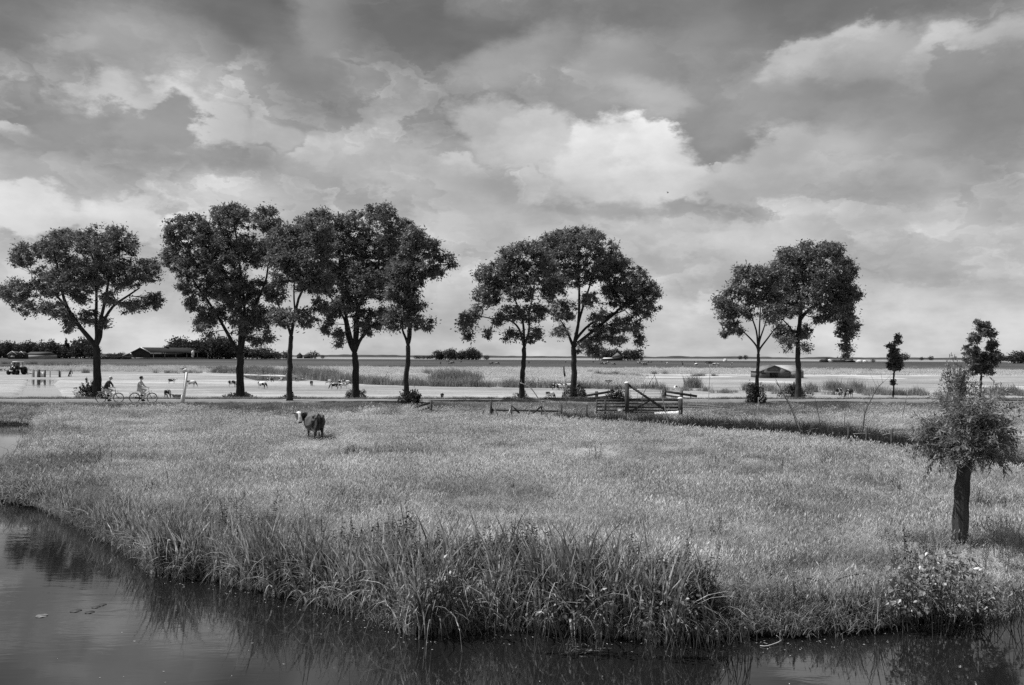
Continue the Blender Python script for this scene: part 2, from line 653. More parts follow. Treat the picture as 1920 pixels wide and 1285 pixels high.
def seg_dist(X, Y, poly, closed=True):
    d = np.full(X.shape, 1e9)
    n = len(poly)
    for i in range(n if closed else n - 1):
        a, b = poly[i], poly[(i + 1) % n]
        ab = b - a
        L2 = ab @ ab
        t = np.clip(((X - a[0]) * ab[0] + (Y - a[1]) * ab[1]) / L2, 0, 1)
        d = np.minimum(d, (X - a[0] - t * ab[0]) ** 2 + (Y - a[1] - t * ab[1]) ** 2)
    return np.sqrt(d)


def sdist(X, Y, poly):
    """positive inside"""
    ins = np.zeros(X.shape, dtype=bool)
    n = len(poly)
    for i in range(n):
        a, b = poly[i], poly[(i + 1) % n]
        if a[1] == b[1]:
            continue
        c = ((a[1] > Y) != (b[1] > Y)) & (X < (b[0] - a[0]) * (Y - a[1]) / (b[1] - a[1]) + a[0])
        ins ^= c
    d = seg_dist(X, Y, poly)
    return np.where(ins, d, -d)


def sst(a, b, x):
    t = np.clip((x - a) / (b - a), 0, 1)
    return t * t * (3 - 2 * t)


def vnoise(X, Y, s, seed=0):
    """cheap value noise"""
    x, y = X / s, Y / s
    xi, yi = np.floor(x).astype(np.int64), np.floor(y).astype(np.int64)
    fx, fy = x - xi, y - yi
    fx, fy = fx * fx * (3 - 2 * fx), fy * fy * (3 - 2 * fy)

    def h(a, b):
        k = (a * 73856093) ^ (b * 19349663) ^ (seed * 83492791)
        k = (k ^ (k >> 13)) * 1274126177
        return ((k ^ (k >> 16)) & 0xffff) / 65535.0
    return (h(xi, yi) * (1 - fx) + h(xi + 1, yi) * fx) * (1 - fy) + (h(xi, yi + 1) * (1 - fx) + h(xi + 1, yi + 1) * fx) * fy


ROADZ = .78


def road_s(X, Y):
    """distance behind the near edge of the road (m)"""
    return (Y - (54.0 + .077 * X)) / math.sqrt(1 + .077 ** 2)


def height(X, Y):
    X = np.asarray(X, dtype=float)
    Y = np.asarray(Y, dtype=float)
    s = road_s(X, Y)
    z = .28 + .10 * (vnoise(X, Y, 5, 1) - .5) + .07 * (vnoise(X, Y, 1.3, 2) - .5)
    up = sst(-6.5, -.8, s)
    z = z * (1 - up) + (ROADZ - .03) * up
    far = .14 + .05 * (vnoise(X, Y, 9, 3) - .5)
    dn = sst(6.4, 9.5, s)
    z = z * (1 - dn) + far * dn
    z = np.where((s > -.8) & (s < 6.4), ROADZ - .03, z)
    dd = seg_dist(X, Y, DITCH, False)
    side = np.clip(1 - dd / 2.0, 0, 1)
    z = z - .36 * side * side * (3 - 2 * side)
    for poly, w in ((RIVER, .9), (POND, .6), (RIVER2, 1.5), (RIVER3, 3.0)):
        x0, y0 = poly.min(0) - 3
        x1, y1 = poly.max(0) + 3
        m = (X > x0) & (X < x1) & (Y > y0) & (Y < y1)
        if not m.any():
            continue
        sd = sdist(X[m], Y[m], poly)
        zz = z[m]
        zo = zz * np.clip(-sd / w, 0, 1) ** .45
        zi = -.6 * np.clip(sd / 1.2, 0, 1)
        z[m] = np.where(sd > 0, zi, zo)
    return z


def hz(x, y):
    return float(height(np.array([x]), np.array([y]))[0])


def on_ground(px, py, it=4, z0=.3):
    z = z0
    for _ in range(it):
        p = G(px, py, z)
        z = hz(p.x, p.y)
    return G(px, py, z)


def build_ground():
    dep = np.concatenate([np.arange(900, 320, -3), np.arange(320, 60, -1.0), np.arange(60, 8, -.5), [7.5, 7, 6.5, 6, 5.5, 5, 4, 3, 2.4, 1.8, 1.2, .8, .5]])
    ys = CAMH * F / dep
    ys = np.concatenate([[-60, -30, -10, 0, 3], ys])
    tt = np.concatenate([np.linspace(-6, -1.4, 20)[:-1], np.linspace(-1.4, -.85, 90)[:-1], np.linspace(-.85, .85, 520), np.linspace(.85, 1.4, 90)[1:], np.linspace(1.4, 6, 20)[1:]])
    T, YY = np.meshgrid(tt, ys)
    XX = T * (np.maximum(YY, 0) + 8)
    Z = height(XX.ravel(), YY.ravel()).reshape(XX.shape)
    ny, nx = XX.shape
    V = np.stack([XX, YY, Z], -1).reshape(-1, 3)
    idx = np.arange(ny * nx).reshape(ny, nx)
    Fq = np.stack([idx[:-1, :-1], idx[:-1, 1:], idx[1:, 1:], idx[1:, :-1]], -1).reshape(-1, 4)
    me = bpy.data.meshes.new('ground')
    me.vertices.add(len(V))
    me.vertices.foreach_set('co', V.astype(np.float32).ravel())
    me.loops.add(Fq.size)
    me.loops.foreach_set('vertex_index', Fq.astype(np.int32).ravel())
    me.polygons.add(len(Fq))
    me.polygons.foreach_set('loop_start', np.arange(0, Fq.size, 4, dtype=np.int32))
    me.update(calc_edges=True)
    me.polygons.foreach_set('use_smooth', np.ones(len(Fq), dtype=bool))
    # what grows where: base value of each kind of land
    X, Y = V[:, 0], V[:, 1]
    s = road_s(X, Y)
    wob = (vnoise(X, Y, 14, 5) - .5)
    a = np.full(len(V), .17)                                            # meadow floor under the grass
    a = np.where(s > -6.5, .13, a)
    past = .31 + .03 * wob
    a = np.where(s > 6.6, .09, a)
    a = np.where(s > 8.4 + wob, past, a)
    xa = X / np.maximum(Y, 1)
    # grazed pasture ends at the reed strip; beyond it rough bleached grass
    endp = np.interp(xa, [-.7, -.36, -.30, -.2, 0, .19, .45, .7], [150, 170, 150, 112, 103, 92, 86, 84])
    a = np.where((Y > endp) & (Y < 290), .44 + .08 * (vnoise(X, Y, 22, 7) - .5), a)
    grey_part = sst(.12, .20, xa) * (1 - sst(165, 175 + 40 * wob, Y + 22 * (vnoise(X, Y, 25, 15) - .5)))
    a = np.where((Y > endp) & (Y < 290), a * (1 - grey_part) + .27 * grey_part, a)
    leftp = 1 - sst(-.42, -.36, xa)
    a = np.where((Y > endp) & (Y < 290), a * (1 - leftp) + .25 * leftp, a)
    e1 = 262 + 24 * (vnoise(X, Y, 60, 8) - .5)
    a = np.where(Y > e1, .075 + .03 * (vnoise(X, Y * .3, 40, 9) - .5), a)
    a = np.where(Y > 560, .062 + .02 * (vnoise(X, Y * .3, 90, 10) - .5), a)
    a = np.where(Y > 900, .26, a)
    a = np.where(Y > 1500, .17, a)
    ddt = seg_dist(X, Y, DITCH, False)
    a = np.where((ddt < 5) & (Y < 60) & (X < DITCH[:, 0].max() - 1), .035, a)
    mm = (Y < 60) & (Y > 8)
    sdr = np.full(len(V), -9.)
    sdr[mm] = sdist(X[mm], Y[mm], RIVER)
    a = np.where(sdr > -.7, .035, a)
    att = me.attributes.new('land', 'FLOAT', 'POINT')
    att.data.foreach_set('value', a.astype(np.float32))
    m = bpy.data.materials.new('ground')
    m.use_nodes = True
    t = m.node_tree
    p = t.nodes['Principled BSDF']
    p.inputs['Roughness'].default_value = 1.0
    p.inputs['Specular IOR Level'].default_value = .05
    at = t.nodes.new('ShaderNodeAttribute')
    at.attribute_name = 'land'
    geo = t.nodes.new('ShaderNodeNewGeometry')
    n1 = noise(t, vmth(t, 'MULTIPLY', geo.outputs['Position'], (.35, 1, 1)), .5, 8, .7)
    n2 = noise(t, geo.outputs['Position'], 4.0, 6, .7)
    n3 = noise(t, vmth(t, 'MULTIPLY', geo.outputs['Position'], (.22, 1, 1)), .06, 6, .6)
    v = mth(t, 'MULTIPLY', at.outputs['Fac'], smooth(t, n1, .25, .75, .74, 1.26))
    v = mth(t, 'MULTIPLY', v, smooth(t, n2, .25, .75, .72, 1.28))
    v = mth(t, 'MULTIPLY', v, smooth(t, n3, .3, .7, .76, 1.22))
    n4 = noise(t, vmth(t, 'MULTIPLY', geo.outputs['Position'], (.12, .5, 1)), .35, 5, .65)
    v = mth(t, 'MULTIPLY', v, smooth(t, n4, .3, .7, .84, 1.12))
    cg = t.nodes.new('ShaderNodeCombineXYZ')
    for i in range(3):
        t.links.new(v, cg.inputs[i])
    t.links.new(cg.outputs[0], p.inputs['Base Color'])
    b = t.nodes.new('ShaderNodeBump')
    b.inputs['Strength'].default_value = .6
    b.inputs['Distance'].default_value = .08
    t.links.new(n2, b.inputs['Height'])
    t.links.new(b.outputs[0], p.inputs['Normal'])
    me.materials.append(m)
    ob = bpy.data.objects.new('ground', me)
    COL.objects.link(ob)
    return tag(ob, kind='structure')


ground = build_ground()


def build_water():
    m = bpy.data.materials.new('river_water')
    m.use_nodes = True
    t = m.node_tree
    p = t.nodes['Principled BSDF']
    p.inputs['Base Color'].default_value = (.010, .010, .010, 1)
    p.inputs['Roughness'].default_value = .0
    p.inputs['IOR'].default_value = 2.7
    p.inputs['Specular IOR Level'].default_value = .5
    geo = t.nodes.new('ShaderNodeNewGeometry')
    pos = geo.outputs['Position']
    # long low ripples travelling across the stream, flatter close to the bank
    r1 = noise(t, vmth(t, 'MULTIPLY', pos, (.55, 2.2, 1)), 1.6, 3, .5, .6)
    r2 = noise(t, vmth(t, 'MULTIPLY', pos, (1.0, 3.4, 1)), 5.5, 3, .55, .3)
    calm = smooth(t, noise(t, vmth(t, 'MULTIPLY', pos, (.4, 1, 1)), .22, 2, .5), .36, .64, .25, 1.0)
    hgt = mth(t, 'ADD', mth(t, 'MULTIPLY', r1, 1.0), mth(t, 'MULTIPLY', r2, .22))
    b = t.nodes.new('ShaderNodeBump')
    b.inputs['Distance'].default_value = .0050
    t.links.new(mth(t, 'MULTIPLY', calm, .62), b.inputs['Strength'])
    t.links.new(hgt, b.inputs['Height'])
    t.links.new(b.outputs[0], p.inputs['Normal'])
    mb = MB()
    mb.add([(-500, -60, 0), (500, -60, 0), (700, 330, 0), (-700, 330, 0)], [(0, 1, 2, 3)])
    o = put('river_water', mb, m)
    return tag(o, kind='structure')


build_water()

# road: an asphalt sheet with broken white side marks
mb = MB()
for (x0, x1) in [(k, k + 20) for k in range(-220, 260, 20)]:
    def rp(x, s):
        return Vector((x - .077 * s, 54.0 + .077 * x + s, ROADZ + .02 + .02 * math.sin(min(max(s / 5.9, 0), 1) * math.pi)))
    ss = [0, 1.5, 2.95, 4.4, 5.9]
    for a_, b_ in zip(ss[:-1], ss[1:]):
        mb.add([rp(x0, a_), rp(x1, a_), rp(x1, b_), rp(x0, b_)], [(0, 1, 2, 3)])
tag(put('road', mb, M_asphalt), kind='structure')
mb = MB()
for x in [-31.2 + 3.0 * k for k in range(-8, 26)] + []:
    q0, q1 = rp(x, .55), rp(x + 1.5, .55)
    mb.add([q0 + Vector((0, 0, .006)), q1 + Vector((0, 0, .006)), q1 + Vector((0, .16, .007)), q0 + Vector((0, .16, .007))], [(0, 1, 2, 3)])
    q0, q1 = rp(x, 5.2), rp(x + 1.5, 5.2)
    mb.add([q0 + Vector((0, 0, .006)), q1 + Vector((0, 0, .006)), q1 + Vector((0, .16, .007)), q0 + Vector((0, .16, .007))], [(0, 1, 2, 3)])
tag(put('road_marking', mb, M_whited), kind='structure')

# far dike and the thin line of woods on the horizon
mb = MB()
X = np.linspace(-2600, 2600, 700)
hh = 3.2 + 3.0 * vnoise(X, X * 0, 60, 21) + 2.0 * vnoise(X, X * 0, 18, 22)
for i in range(len(X) - 1):
    a0, a1 = X[i], X[i + 1]
    mb.add([(a0, 2300, 0), (a1, 2300, 0), (a1, 2312, hh[i + 1]), (a0, 2312, hh[i]), (a0, 2340, hh[i]), (a1, 2340, hh[i + 1])],
           [(0, 1, 2, 3), (3, 2, 5, 4)])
tag(put('distant_woods', mb, grey('far_wood', .05, 1, .3, .02)), 'thin dark line of distant woods along the whole horizon', 'woods', kind='stuff')
# ------------------------------------------------------------------ scattering for grass, reeds and other stuff
def unit(a):
    return a / np.maximum(np.linalg.norm(a, axis=-1, keepdims=True), 1e-9)


def blades(n, h, w, spread, lean, curl, rng, segs=3, hvar=.35, foldz=0.0):
    """n grass blades as strips of quads; returns (m,4,3)"""
    out = []
    base = rng.normal(0, spread, (n, 2))
    ang = rng.uniform(0, 2 * np.pi, n)
    ln = h * (1 + hvar * rng.uniform(-1, 1, n))
    le = np.abs(rng.normal(0, lean, n))
    cu = curl * rng.uniform(.2, 1.2, n)
    face = rng.uniform(0, 2 * np.pi, n)
    dx, dy = np.cos(ang), np.sin(ang)
    pts = []
    for k in range(segs + 1):
        t = k / segs
        a = le + cu * t * t * 1.4
        hor = ln * t * np.sin(np.minimum(a, 2.2)) * 1.0
        ver = ln * t * np.cos(np.minimum(a, 2.2) * .85)
        pts.append(np.stack([base[:, 0] + dx * hor, base[:, 1] + dy * hor, ver - .03 * (k == 0)], -1))
    wd = np.stack([np.cos(face), np.sin(face), np.zeros(n)], -1)
    for k in range(segs):
        w0 = w * (1 - (k / segs) ** 1.6) / 2 + .0008
        w1 = w * (1 - ((k + 1) / segs) ** 1.6) / 2 + .0004
        out.append(np.stack([pts[k] - wd * w0, pts[k] + wd * w0, pts[k + 1] + wd * w1, pts[k + 1] - wd * w1], 1))
    return np.concatenate(out), pts[-1]


def leafquads(c, d, n_, L_, W_):
    """diamond leaves: centre c, long direction d, normal n_"""
    d = unit(d)
    s = unit(np.cross(d, n_))
    L_ = np.asarray(L_).reshape(-1, 1) / 2
    W_ = np.asarray(W_).reshape(-1, 1) / 2
    up = unit(np.cross(s, d))
    return np.stack([c - d * L_, c + s * W_ - up * L_ * .12, c + d * L_, c - s * W_ - up * L_ * .12], 1)


PROTO_N = [0]


def proto_coll(name, meshes):
    c = bpy.data.collections.new(name)
    for i, (me, mats) in enumerate(meshes):
        for m in mats:
            me.materials.append(m)
        o = bpy.data.objects.new('%s_%02d' % (name, i), me)
        c.objects.link(o)
    return c


def scatter(name, pts, rots, scl, idx, coll, label):
    n = len(pts)
    me = bpy.data.meshes.new(name)
    me.vertices.add(n)
    me.vertices.foreach_set('co', np.asarray(pts, dtype=np.float32).ravel())
    a = me.attributes.new('rot', 'FLOAT_VECTOR', 'POINT')
    a.data.foreach_set('vector', np.asarray(rots, dtype=np.float32).ravel())
    a = me.attributes.new('scl', 'FLOAT_VECTOR', 'POINT')
    s3 = np.asarray(scl, dtype=np.float32)
    if s3.ndim == 1:
        s3 = np.stack([s3] * 3, -1)
    a.data.foreach_set('vector', s3.ravel())
    a = me.attributes.new('idx', 'INT', 'POINT')
    a.data.foreach_set('value', np.asarray(idx, dtype=np.int32))
    ob = bpy.data.objects.new(name, me)
    COL.objects.link(ob)
    g = bpy.data.node_groups.new(name + '_spread', 'GeometryNodeTree')
    g.interface.new_socket('Geometry', in_out='INPUT', socket_type='NodeSocketGeometry')
    g.interface.new_socket('Geometry', in_out='OUTPUT', socket_type='NodeSocketGeometry')
    gi = g.nodes.new('NodeGroupInput')
    go = g.nodes.new('NodeGroupOutput')
    m2p = g.nodes.new('GeometryNodeMeshToPoints')
    iop = g.nodes.new('GeometryNodeInstanceOnPoints')
    ci = g.nodes.new('GeometryNodeCollectionInfo')
    ci.inputs['Collection'].default_value = coll
    ci.inputs['Separate Children'].default_value = True
    ci.inputs['Reset Children'].default_value = True

    def na(nm, ty):
        x = g.nodes.new('GeometryNodeInputNamedAttribute')
        x.data_type = ty
        x.inputs['Name'].default_value = nm
        return [o_ for o_ in x.outputs if o_.enabled and o_.name == 'Attribute'][0]
    g.links.new(gi.outputs[0], m2p.inputs['Mesh'])
    g.links.new(m2p.outputs[0], iop.inputs['Points'])
    g.links.new(ci.outputs[0], iop.inputs['Instance'])
    iop.inputs['Pick Instance'].default_value = True
    g.links.new(na('idx', 'INT'), iop.inputs['Instance Index'])
    e2r = g.nodes.new('FunctionNodeEulerToRotation')
    g.links.new(na('rot', 'FLOAT_VECTOR'), e2r.inputs[0])
    g.links.new(e2r.outputs[0], iop.inputs['Rotation'])
    g.links.new(na('scl', 'FLOAT_VECTOR'), iop.inputs['Scale'])
    g.links.new(iop.outputs[0], go.inputs[0])
    md = ob.modifiers.new('spread', 'NODES')
    md.node_group = g
    return tag(ob, label, kind='stuff')


def arrmesh(name, *chunks, mats=None):
    mb = MB()
    for c in chunks:
        mb.quads(c)
    me = mb.mesh(name)
    if mats is not None:
        k = np.concatenate([np.full(len(c), mi) for c, mi in zip(chunks, mats)])
        me.polygons.foreach_set('material_index', k.astype(np.int32))
    return me


def frustum_pts(n, y0, y1, power, margin=2.5, rng=RNG, half=.68):
    """points spread over the view's ground wedge; density falls with distance as y^-power (per area)"""
    u = rng.uniform(0, 1, n)
    k = 2 - power
    y = (y0 ** k + u * (y1 ** k - y0 ** k)) ** (1 / k) if abs(k) > 1e-3 else y0 * (y1 / y0) ** u
    x = rng.uniform(-1, 1, n) * (half * y + margin)
    return x, y


# ---- meadow grass
def grass_protos():
    r = np.random.default_rng(3)
    out = []
    for i in range(6):
        b, tips = blades(60, .20, .011, .13, .38, .8, r)
        me = arrmesh('tuft', b)
        out.append((me, [M_grass]))
    for i in range(3):                                      # with seed heads
        b, tips = blades(40, .20, .010, .12, .4, .8, r)
        st, tp = blades(22, .34, .006, .12, .22, .35, r, segs=2)
        d = np.stack([r.normal(0, .4, len(tp)), r.normal(0, .4, len(tp)), np.ones(len(tp))], -1)
        hd = leafquads(tp, d, r.normal(0, 1, (len(tp), 3)), r.uniform(.05, .09, len(tp)), r.uniform(.012, .022, len(tp)))
        hd2 = leafquads(tp - d * .02, d, r.normal(0, 1, (len(tp), 3)), r.uniform(.04, .09, len(tp)), r.uniform(.012, .022, len(tp)))
        me = arrmesh('seed_tuft', b, st, hd, hd2, mats=[0, 1, 1, 1])
        out.append((me, [M_grass, M_seed]))
    return out


gcoll = proto_coll('grass_tufts', grass_protos())
n = 90000
x, y = frustum_pts(n, 11.5, 58, 1.25, half=.92, margin=4)
sR = sdist(x, y, RIVER)
s = road_s(x, y)
dd = seg_dist(x, y, DITCH, False)
inner = (y < np.interp(x, DITCH[:, 0], DITCH[:, 1]) - .3)
patch = vnoise(x, y, 3.5, 31) * .6 + vnoise(x, y, 1.2, 32) * .4
ditch_y = np.interp(x, DITCH[:, 0][np.argsort(DITCH[:, 0])], DITCH[:, 1][np.argsort(DITCH[:, 0])])
wdit = np.interp(x / y, [.04, .10, .25, .45], [0.5, 2.2, 4.4, 5.5])
inband = (x < DITCH[:, 0].max() - .3) & (x / y > .05) & (y > ditch_y - .3 - .8 * (x / y > .38)) & (y < ditch_y + wdit)
beyond = (x < DITCH[:, 0].max() - .3) & (x / y > .05) & (y > ditch_y + wdit)
keep = (sR < -.12) & (s < -3.2) & ~inband & ~(beyond & (RNG.uniform(0, 1, len(x)) < .55))
x, y, patch, s, dd, sR = x[keep], y[keep], patch[keep], s[keep], dd[keep], sR[keep]
z = height(x, y)
seed = (RNG.uniform(0, 1, len(x)) < np.clip((patch - .35) * 2.2, .05, .8))
idx = np.where(seed, RNG.integers(6, 9, len(x)), RNG.integers(0, 6, len(x)))
sc = (.75 + .5 * RNG.uniform(0, 1, len(x))) * (1 + np.clip((y - 14) / 50, 0, .6)) * (.75 + .5 * patch)
szz = sc * (1 - .35 * sst(20, 40, y))
cwp = G(590, 829, .3)
szz = szz * np.where((np.abs(x - cwp.x) < 1.3) & (y < cwp.y + .2) & (y > cwp.y - 5), .55, 1)
wlp = G(1800, 1030, .3)
szz = szz * np.where((np.abs(x - wlp.x) < .7) & (y < wlp.y + .1) & (y > wlp.y - 1.6), .5, 1)
rot = np.stack([RNG.normal(0, .08, len(x)), RNG.normal(0, .08, len(x)), RNG.uniform(0, 6.28, len(x))], -1)
scatter('meadow_grass', np.stack([x, y, z], -1), rot, np.stack([sc, sc, szz], -1), idx, gcoll,
        'tall seeding grass covering the whole near meadow')

# ---- darker verge grass: both sides of the road, bank beyond the ditch, tussocks in the meadow
r = np.random.default_rng(4)
vp = []
for i in range(5):
    b, _ = blades(55, .24, .014, .15, .45, 1.0, r)
    vp.append((arrmesh('verge_tuft', b), [M_verge]))
vcoll = proto_coll('verge_tufts', vp)
x, y = frustum_pts(54000, 38, 68, .8, half=.95)
s = road_s(x, y)
dd = seg_dist(x, y, DITCH, False)
sR = sdist(x, y, RIVER)
sP = sdist(x, y, POND)
keep = (sR < -.1) & (sP < -.15) & ((s > -5.5) & (s < -.15) | (s > 6.1) & (s < 7.6 + .6 * vnoise(x, y, 2, 40)) & (RNG.uniform(0, 1, len(x)) < .8))
xv, yv = x[keep], y[keep]
sv = s[keep]
# tussocks
tx, ty = frustum_pts(210, 13, 44, 1.0)
k2 = (sdist(tx, ty, RIVER) < -1.2) & (road_s(tx, ty) < -6)
tx, ty = tx[k2], ty[k2]
TN = [int(k_) for k_ in r.integers(8, 34, len(tx))]
LP = np.array([tuple(G(a_, b_, .3))[:2] for a_, b_ in zip(np.abs(r.normal(0, 75, 900)) - 20, r.uniform(795, 925, 900))])
LP = LP[sdist(LP[:, 0], LP[:, 1], RIVER) < -.1]
TX = np.concatenate([t_ + r.normal(0, .16 + k_ * .014, k_) for t_, k_ in zip(tx, TN)])
TY = np.concatenate([t_ + r.normal(0, .10 + k_ * .006, k_) for t_, k_ in zip(ty, TN)])
sgp = P2([(1320, 1196), (1400, 1187), (1470, 1189), (1560, 1183), (1640, 1177), (1700, 1163)], 0)
ux = r.uniform(1290, 1930, 1500)
bk = np.array([tuple(G(px_, np.interp(px_, [1250, 1330, 1400, 1470, 1560, 1640, 1700, 1780, 1860, 1920], [1199, 1195, 1187, 1189, 1183, 1177, 1162, 1159, 1151, 1127]), 0))[:2] for px_ in ux])
bk = bk * (1 + r.uniform(.0, .075, (len(bk), 1)))
ux2 = r.uniform(-40, 1250, 900)
bk2 = np.array([tuple(G(px_, np.interp(px_, [0, 60, 110, 150, 215, 262, 290, 420, 560, 690, 765, 860, 1000, 1250], [932, 948, 967, 985, 1021, 1045, 1073, 1090, 1118, 1150, 1180, 1176, 1180, 1199]), 0))[:2] for px_ in ux2])
bk2 = bk2 * (1 + r.uniform(.0, .05, (len(bk2), 1)))
TX, TY = np.concatenate([TX, LP[:, 0]]), np.concatenate([TY, LP[:, 1]])
X_, Y_ = np.concatenate([xv, TX, bk[:, 0], bk2[:, 0]]), np.concatenate([yv, TY, bk[:, 1], bk2[:, 1]])
Z_ = height(X_, Y_)
sc = .8 + .6 * r.uniform(0, 1, len(X_))
sc[:len(xv)] *= np.where(sv > 0, .9, .95)
sc[len(xv) + len(TX):] *= .7
sc[len(xv) + len(TX) - len(LP):len(xv) + len(TX)] *= 1.7
Z_ = np.maximum(Z_, .0)
rot = np.stack([r.normal(0, .1, len(X_)), r.normal(0, .1, len(X_)), r.uniform(0, 6.28, len(X_))], -1)
scatter('verge_grass', np.stack([X_, Y_, Z_], -1), rot, sc, r.integers(0, 5, len(X_)), vcoll,
        'darker rough grass on the road verges and in meadow tussocks')

# ---- pasture beyond the road: short tufts, bleached grass and the reed strip
r = np.random.default_rng(5)
bp = []
for i in range(4):
    b, _ = blades(26, .5, .05, .5, .5, 1.0, r, segs=2)
    bp.append((arrmesh('bleached_tuft', b), [M_bleach]))
bcoll = proto_coll('bleached_tufts', bp)
x, y = frustum_pts(26000, 84, 268, 1.2, half=.74)
xa = x / y
endp = np.interp(xa, [-.7, -.36, -.30, -.2, 0, .19, .45, .7], [150, 170, 150, 112, 103, 92, 86, 84])
lite = ((xa < .16) & (xa > -.36)) | (y > 180)
keep = (y > endp + 1) & lite & (sdist(x, y, RIVER2) < -.5) & (sdist(x, y, RIVER3) < -.5)
x, y = x[keep], y[keep]
rot = np.stack([r.normal(0, .1, len(x)), r.normal(0, .1, len(x)), r.uniform(0, 6.28, len(x))], -1)
sc = r.uniform(.7, 1.5, len(x)) * (.5 + vnoise(x, y, 11, 51))
scatter('bleached_grass', np.stack([x, y, height(x, y)], -1), rot, sc, r.integers(0, 4, len(x)), bcoll,
        'pale bleached rough grass of the field beyond the pasture')

mp = []
for i in range(4):
    b, _ = blades(46, 1.0, .05, .34, .16, .35, r, segs=3, hvar=.4)
    mp.append((arrmesh('reed_tuft', b), [M_mid]))
mcoll = proto_coll('field_reed_tufts', mp)
line = P2([(395, 700), (470, 702), (545, 704), (590, 712), (640, 719), (700, 722), (760, 724), (900, 727), (1050, 729), (1240, 733), (1330, 736), (1460, 740), (1620, 743), (1760, 744), (1950, 744)], .1)
dens = [1.0, 1.1, 1.2, 1.3, 1.2, 1.0, 1.2, 1.0, .8, .35, .25, .25, .25, .2]
hgts = [1.5, 1.7, 1.9, 1.9, 1.7, 1.25, 1.35, 1.2, 1.1, .8, .8, .8, .8, .8]
XX, YY, SS = [], [], []
for i in range(len(line) - 1):
    a, b = line[i], line[i + 1]
    ln = np.linalg.norm(b - a)
    k = int(ln * 9 * dens[i])
    t = r.uniform(0, 1, k)
    dep = np.abs(r.normal(0, 2.6, k))
    px_ = a[0] + (b[0] - a[0]) * t + r.normal(0, .3, k)
    py_ = a[1] + (b[1] - a[1]) * t + dep
    XX.append(px_)
    YY.append(py_)
    SS.append(hgts[i] * (.35 + .75 * r.uniform(0, 1, k)) * (.55 + .75 * vnoise(px_, py_, 2.6, 61)) * np.exp(-dep / 9))
# a few loose dark tufts and low scrub in the bleached field and the left pasture
for (cx_, cy_, n_, wpx, h_) in [(840, 717, 40, 28, 1.9), (870, 716, 40, 26, 1.7), (800, 702, 5, 2, 1.2), (1108, 700, 6, 5, .8), (860, 703, 14, 10, .9), (1122, 703, 8, 8, .9),
                               (1300, 728, 16, 7, 1.5), (1310, 706, 12, 8, .8), (1340, 706, 8, 8, .6), (420, 693, 40, 40, 1.1),
                               (120, 688, 50, 26, 1.4), (140, 686, 26, 14, 1.6), (90, 686, 20, 10, 1.2), (250, 689, 40, 28, 1.1),
                               (240, 688, 30, 20, 1.2), (480, 697, 60, 34, 1.4), (340, 700, 30, 50, .7), (60, 683, 12, 10, 1.3), (13, 683, 8, 6, 1.6),
                               (1560, 733, 14, 3, 1.2), (1605, 734, 12, 3, 1.2), (1590, 736, 8, 3, .9), (1520, 736, 14, 6, 1.0), (1575, 732, 6, 2, 1.2),
                               (1400, 733, 10, 4, .9), (1440, 734, 16, 12, .9), (1480, 734, 14, 8, .9), (1360, 738, 14, 16, .5), (1680, 742, 20, 26, .7), (1720, 742, 14, 16, .8),
                               (1560, 694, 12, 10, .9), (1630, 697, 8, 7, .8), (1240, 693, 8, 4, .8), (1225, 702, 6, 3, .7), (1246, 702, 5, 2, .9),
                               (1630, 693, 14, 9, .8), (1880, 742, 40, 25, 1.0), (160, 700, 8, 3, .9), (1190, 706, 26, 22, .6), (1150, 704, 20, 12, .9),
                               (1620, 739, 12, 9, .8), (1650, 740, 10, 6, .8)]:
    g0 = G(cx_, cy_, .1)
    wm = wpx * g0.y / F
    px_ = g0.x + r.normal(0, .55, n_) * wm
    py_ = g0.y + r.normal(0, .5, n_) * max(wm * .6, 1)
    XX.append(px_)
    YY.append(py_)
    SS.append(h_ * r.uniform(.5, 1.1, n_))
X_, Y_, S_ = np.concatenate(XX), np.concatenate(YY), np.concatenate(SS)
k = (sdist(X_, Y_, RIVER2) < .2) & (sdist(X_, Y_, RIVER3) < .2)
X_, Y_, S_ = X_[k], Y_[k], S_[k]
rot = np.stack([r.normal(0, .08, len(X_)), r.normal(0, .08, len(X_)), r.uniform(0, 6.28, len(X_))], -1)
scatter('field_reeds', np.stack([X_, Y_, height(X_, Y_)], -1), rot, S_, r.integers(0, 4, len(X_)), mcoll,
        'ragged strip of reeds and rough weeds between the pasture and the bleached field')

# ---- reeds on the near shore
r = np.random.default_rng(6)
rp_ = []
for i in range(8):
    hh_ = [1.0, 1.15, .9, 1.05, .8, 1.1, .7, 1.0][i]
    b, _ = blades(7, hh_, .046, .07, .13, .22 if i < 6 else .9, r, segs=6, hvar=.35)
    b2, _ = blades(3, hh_ * .85, .036, .09, .30, .9, r, segs=7, hvar=.3)
    rp_.append((arrmesh('reed_clump', b, b2), [M_reed]))
rcoll = proto_coll('reed_clumps', rp_)
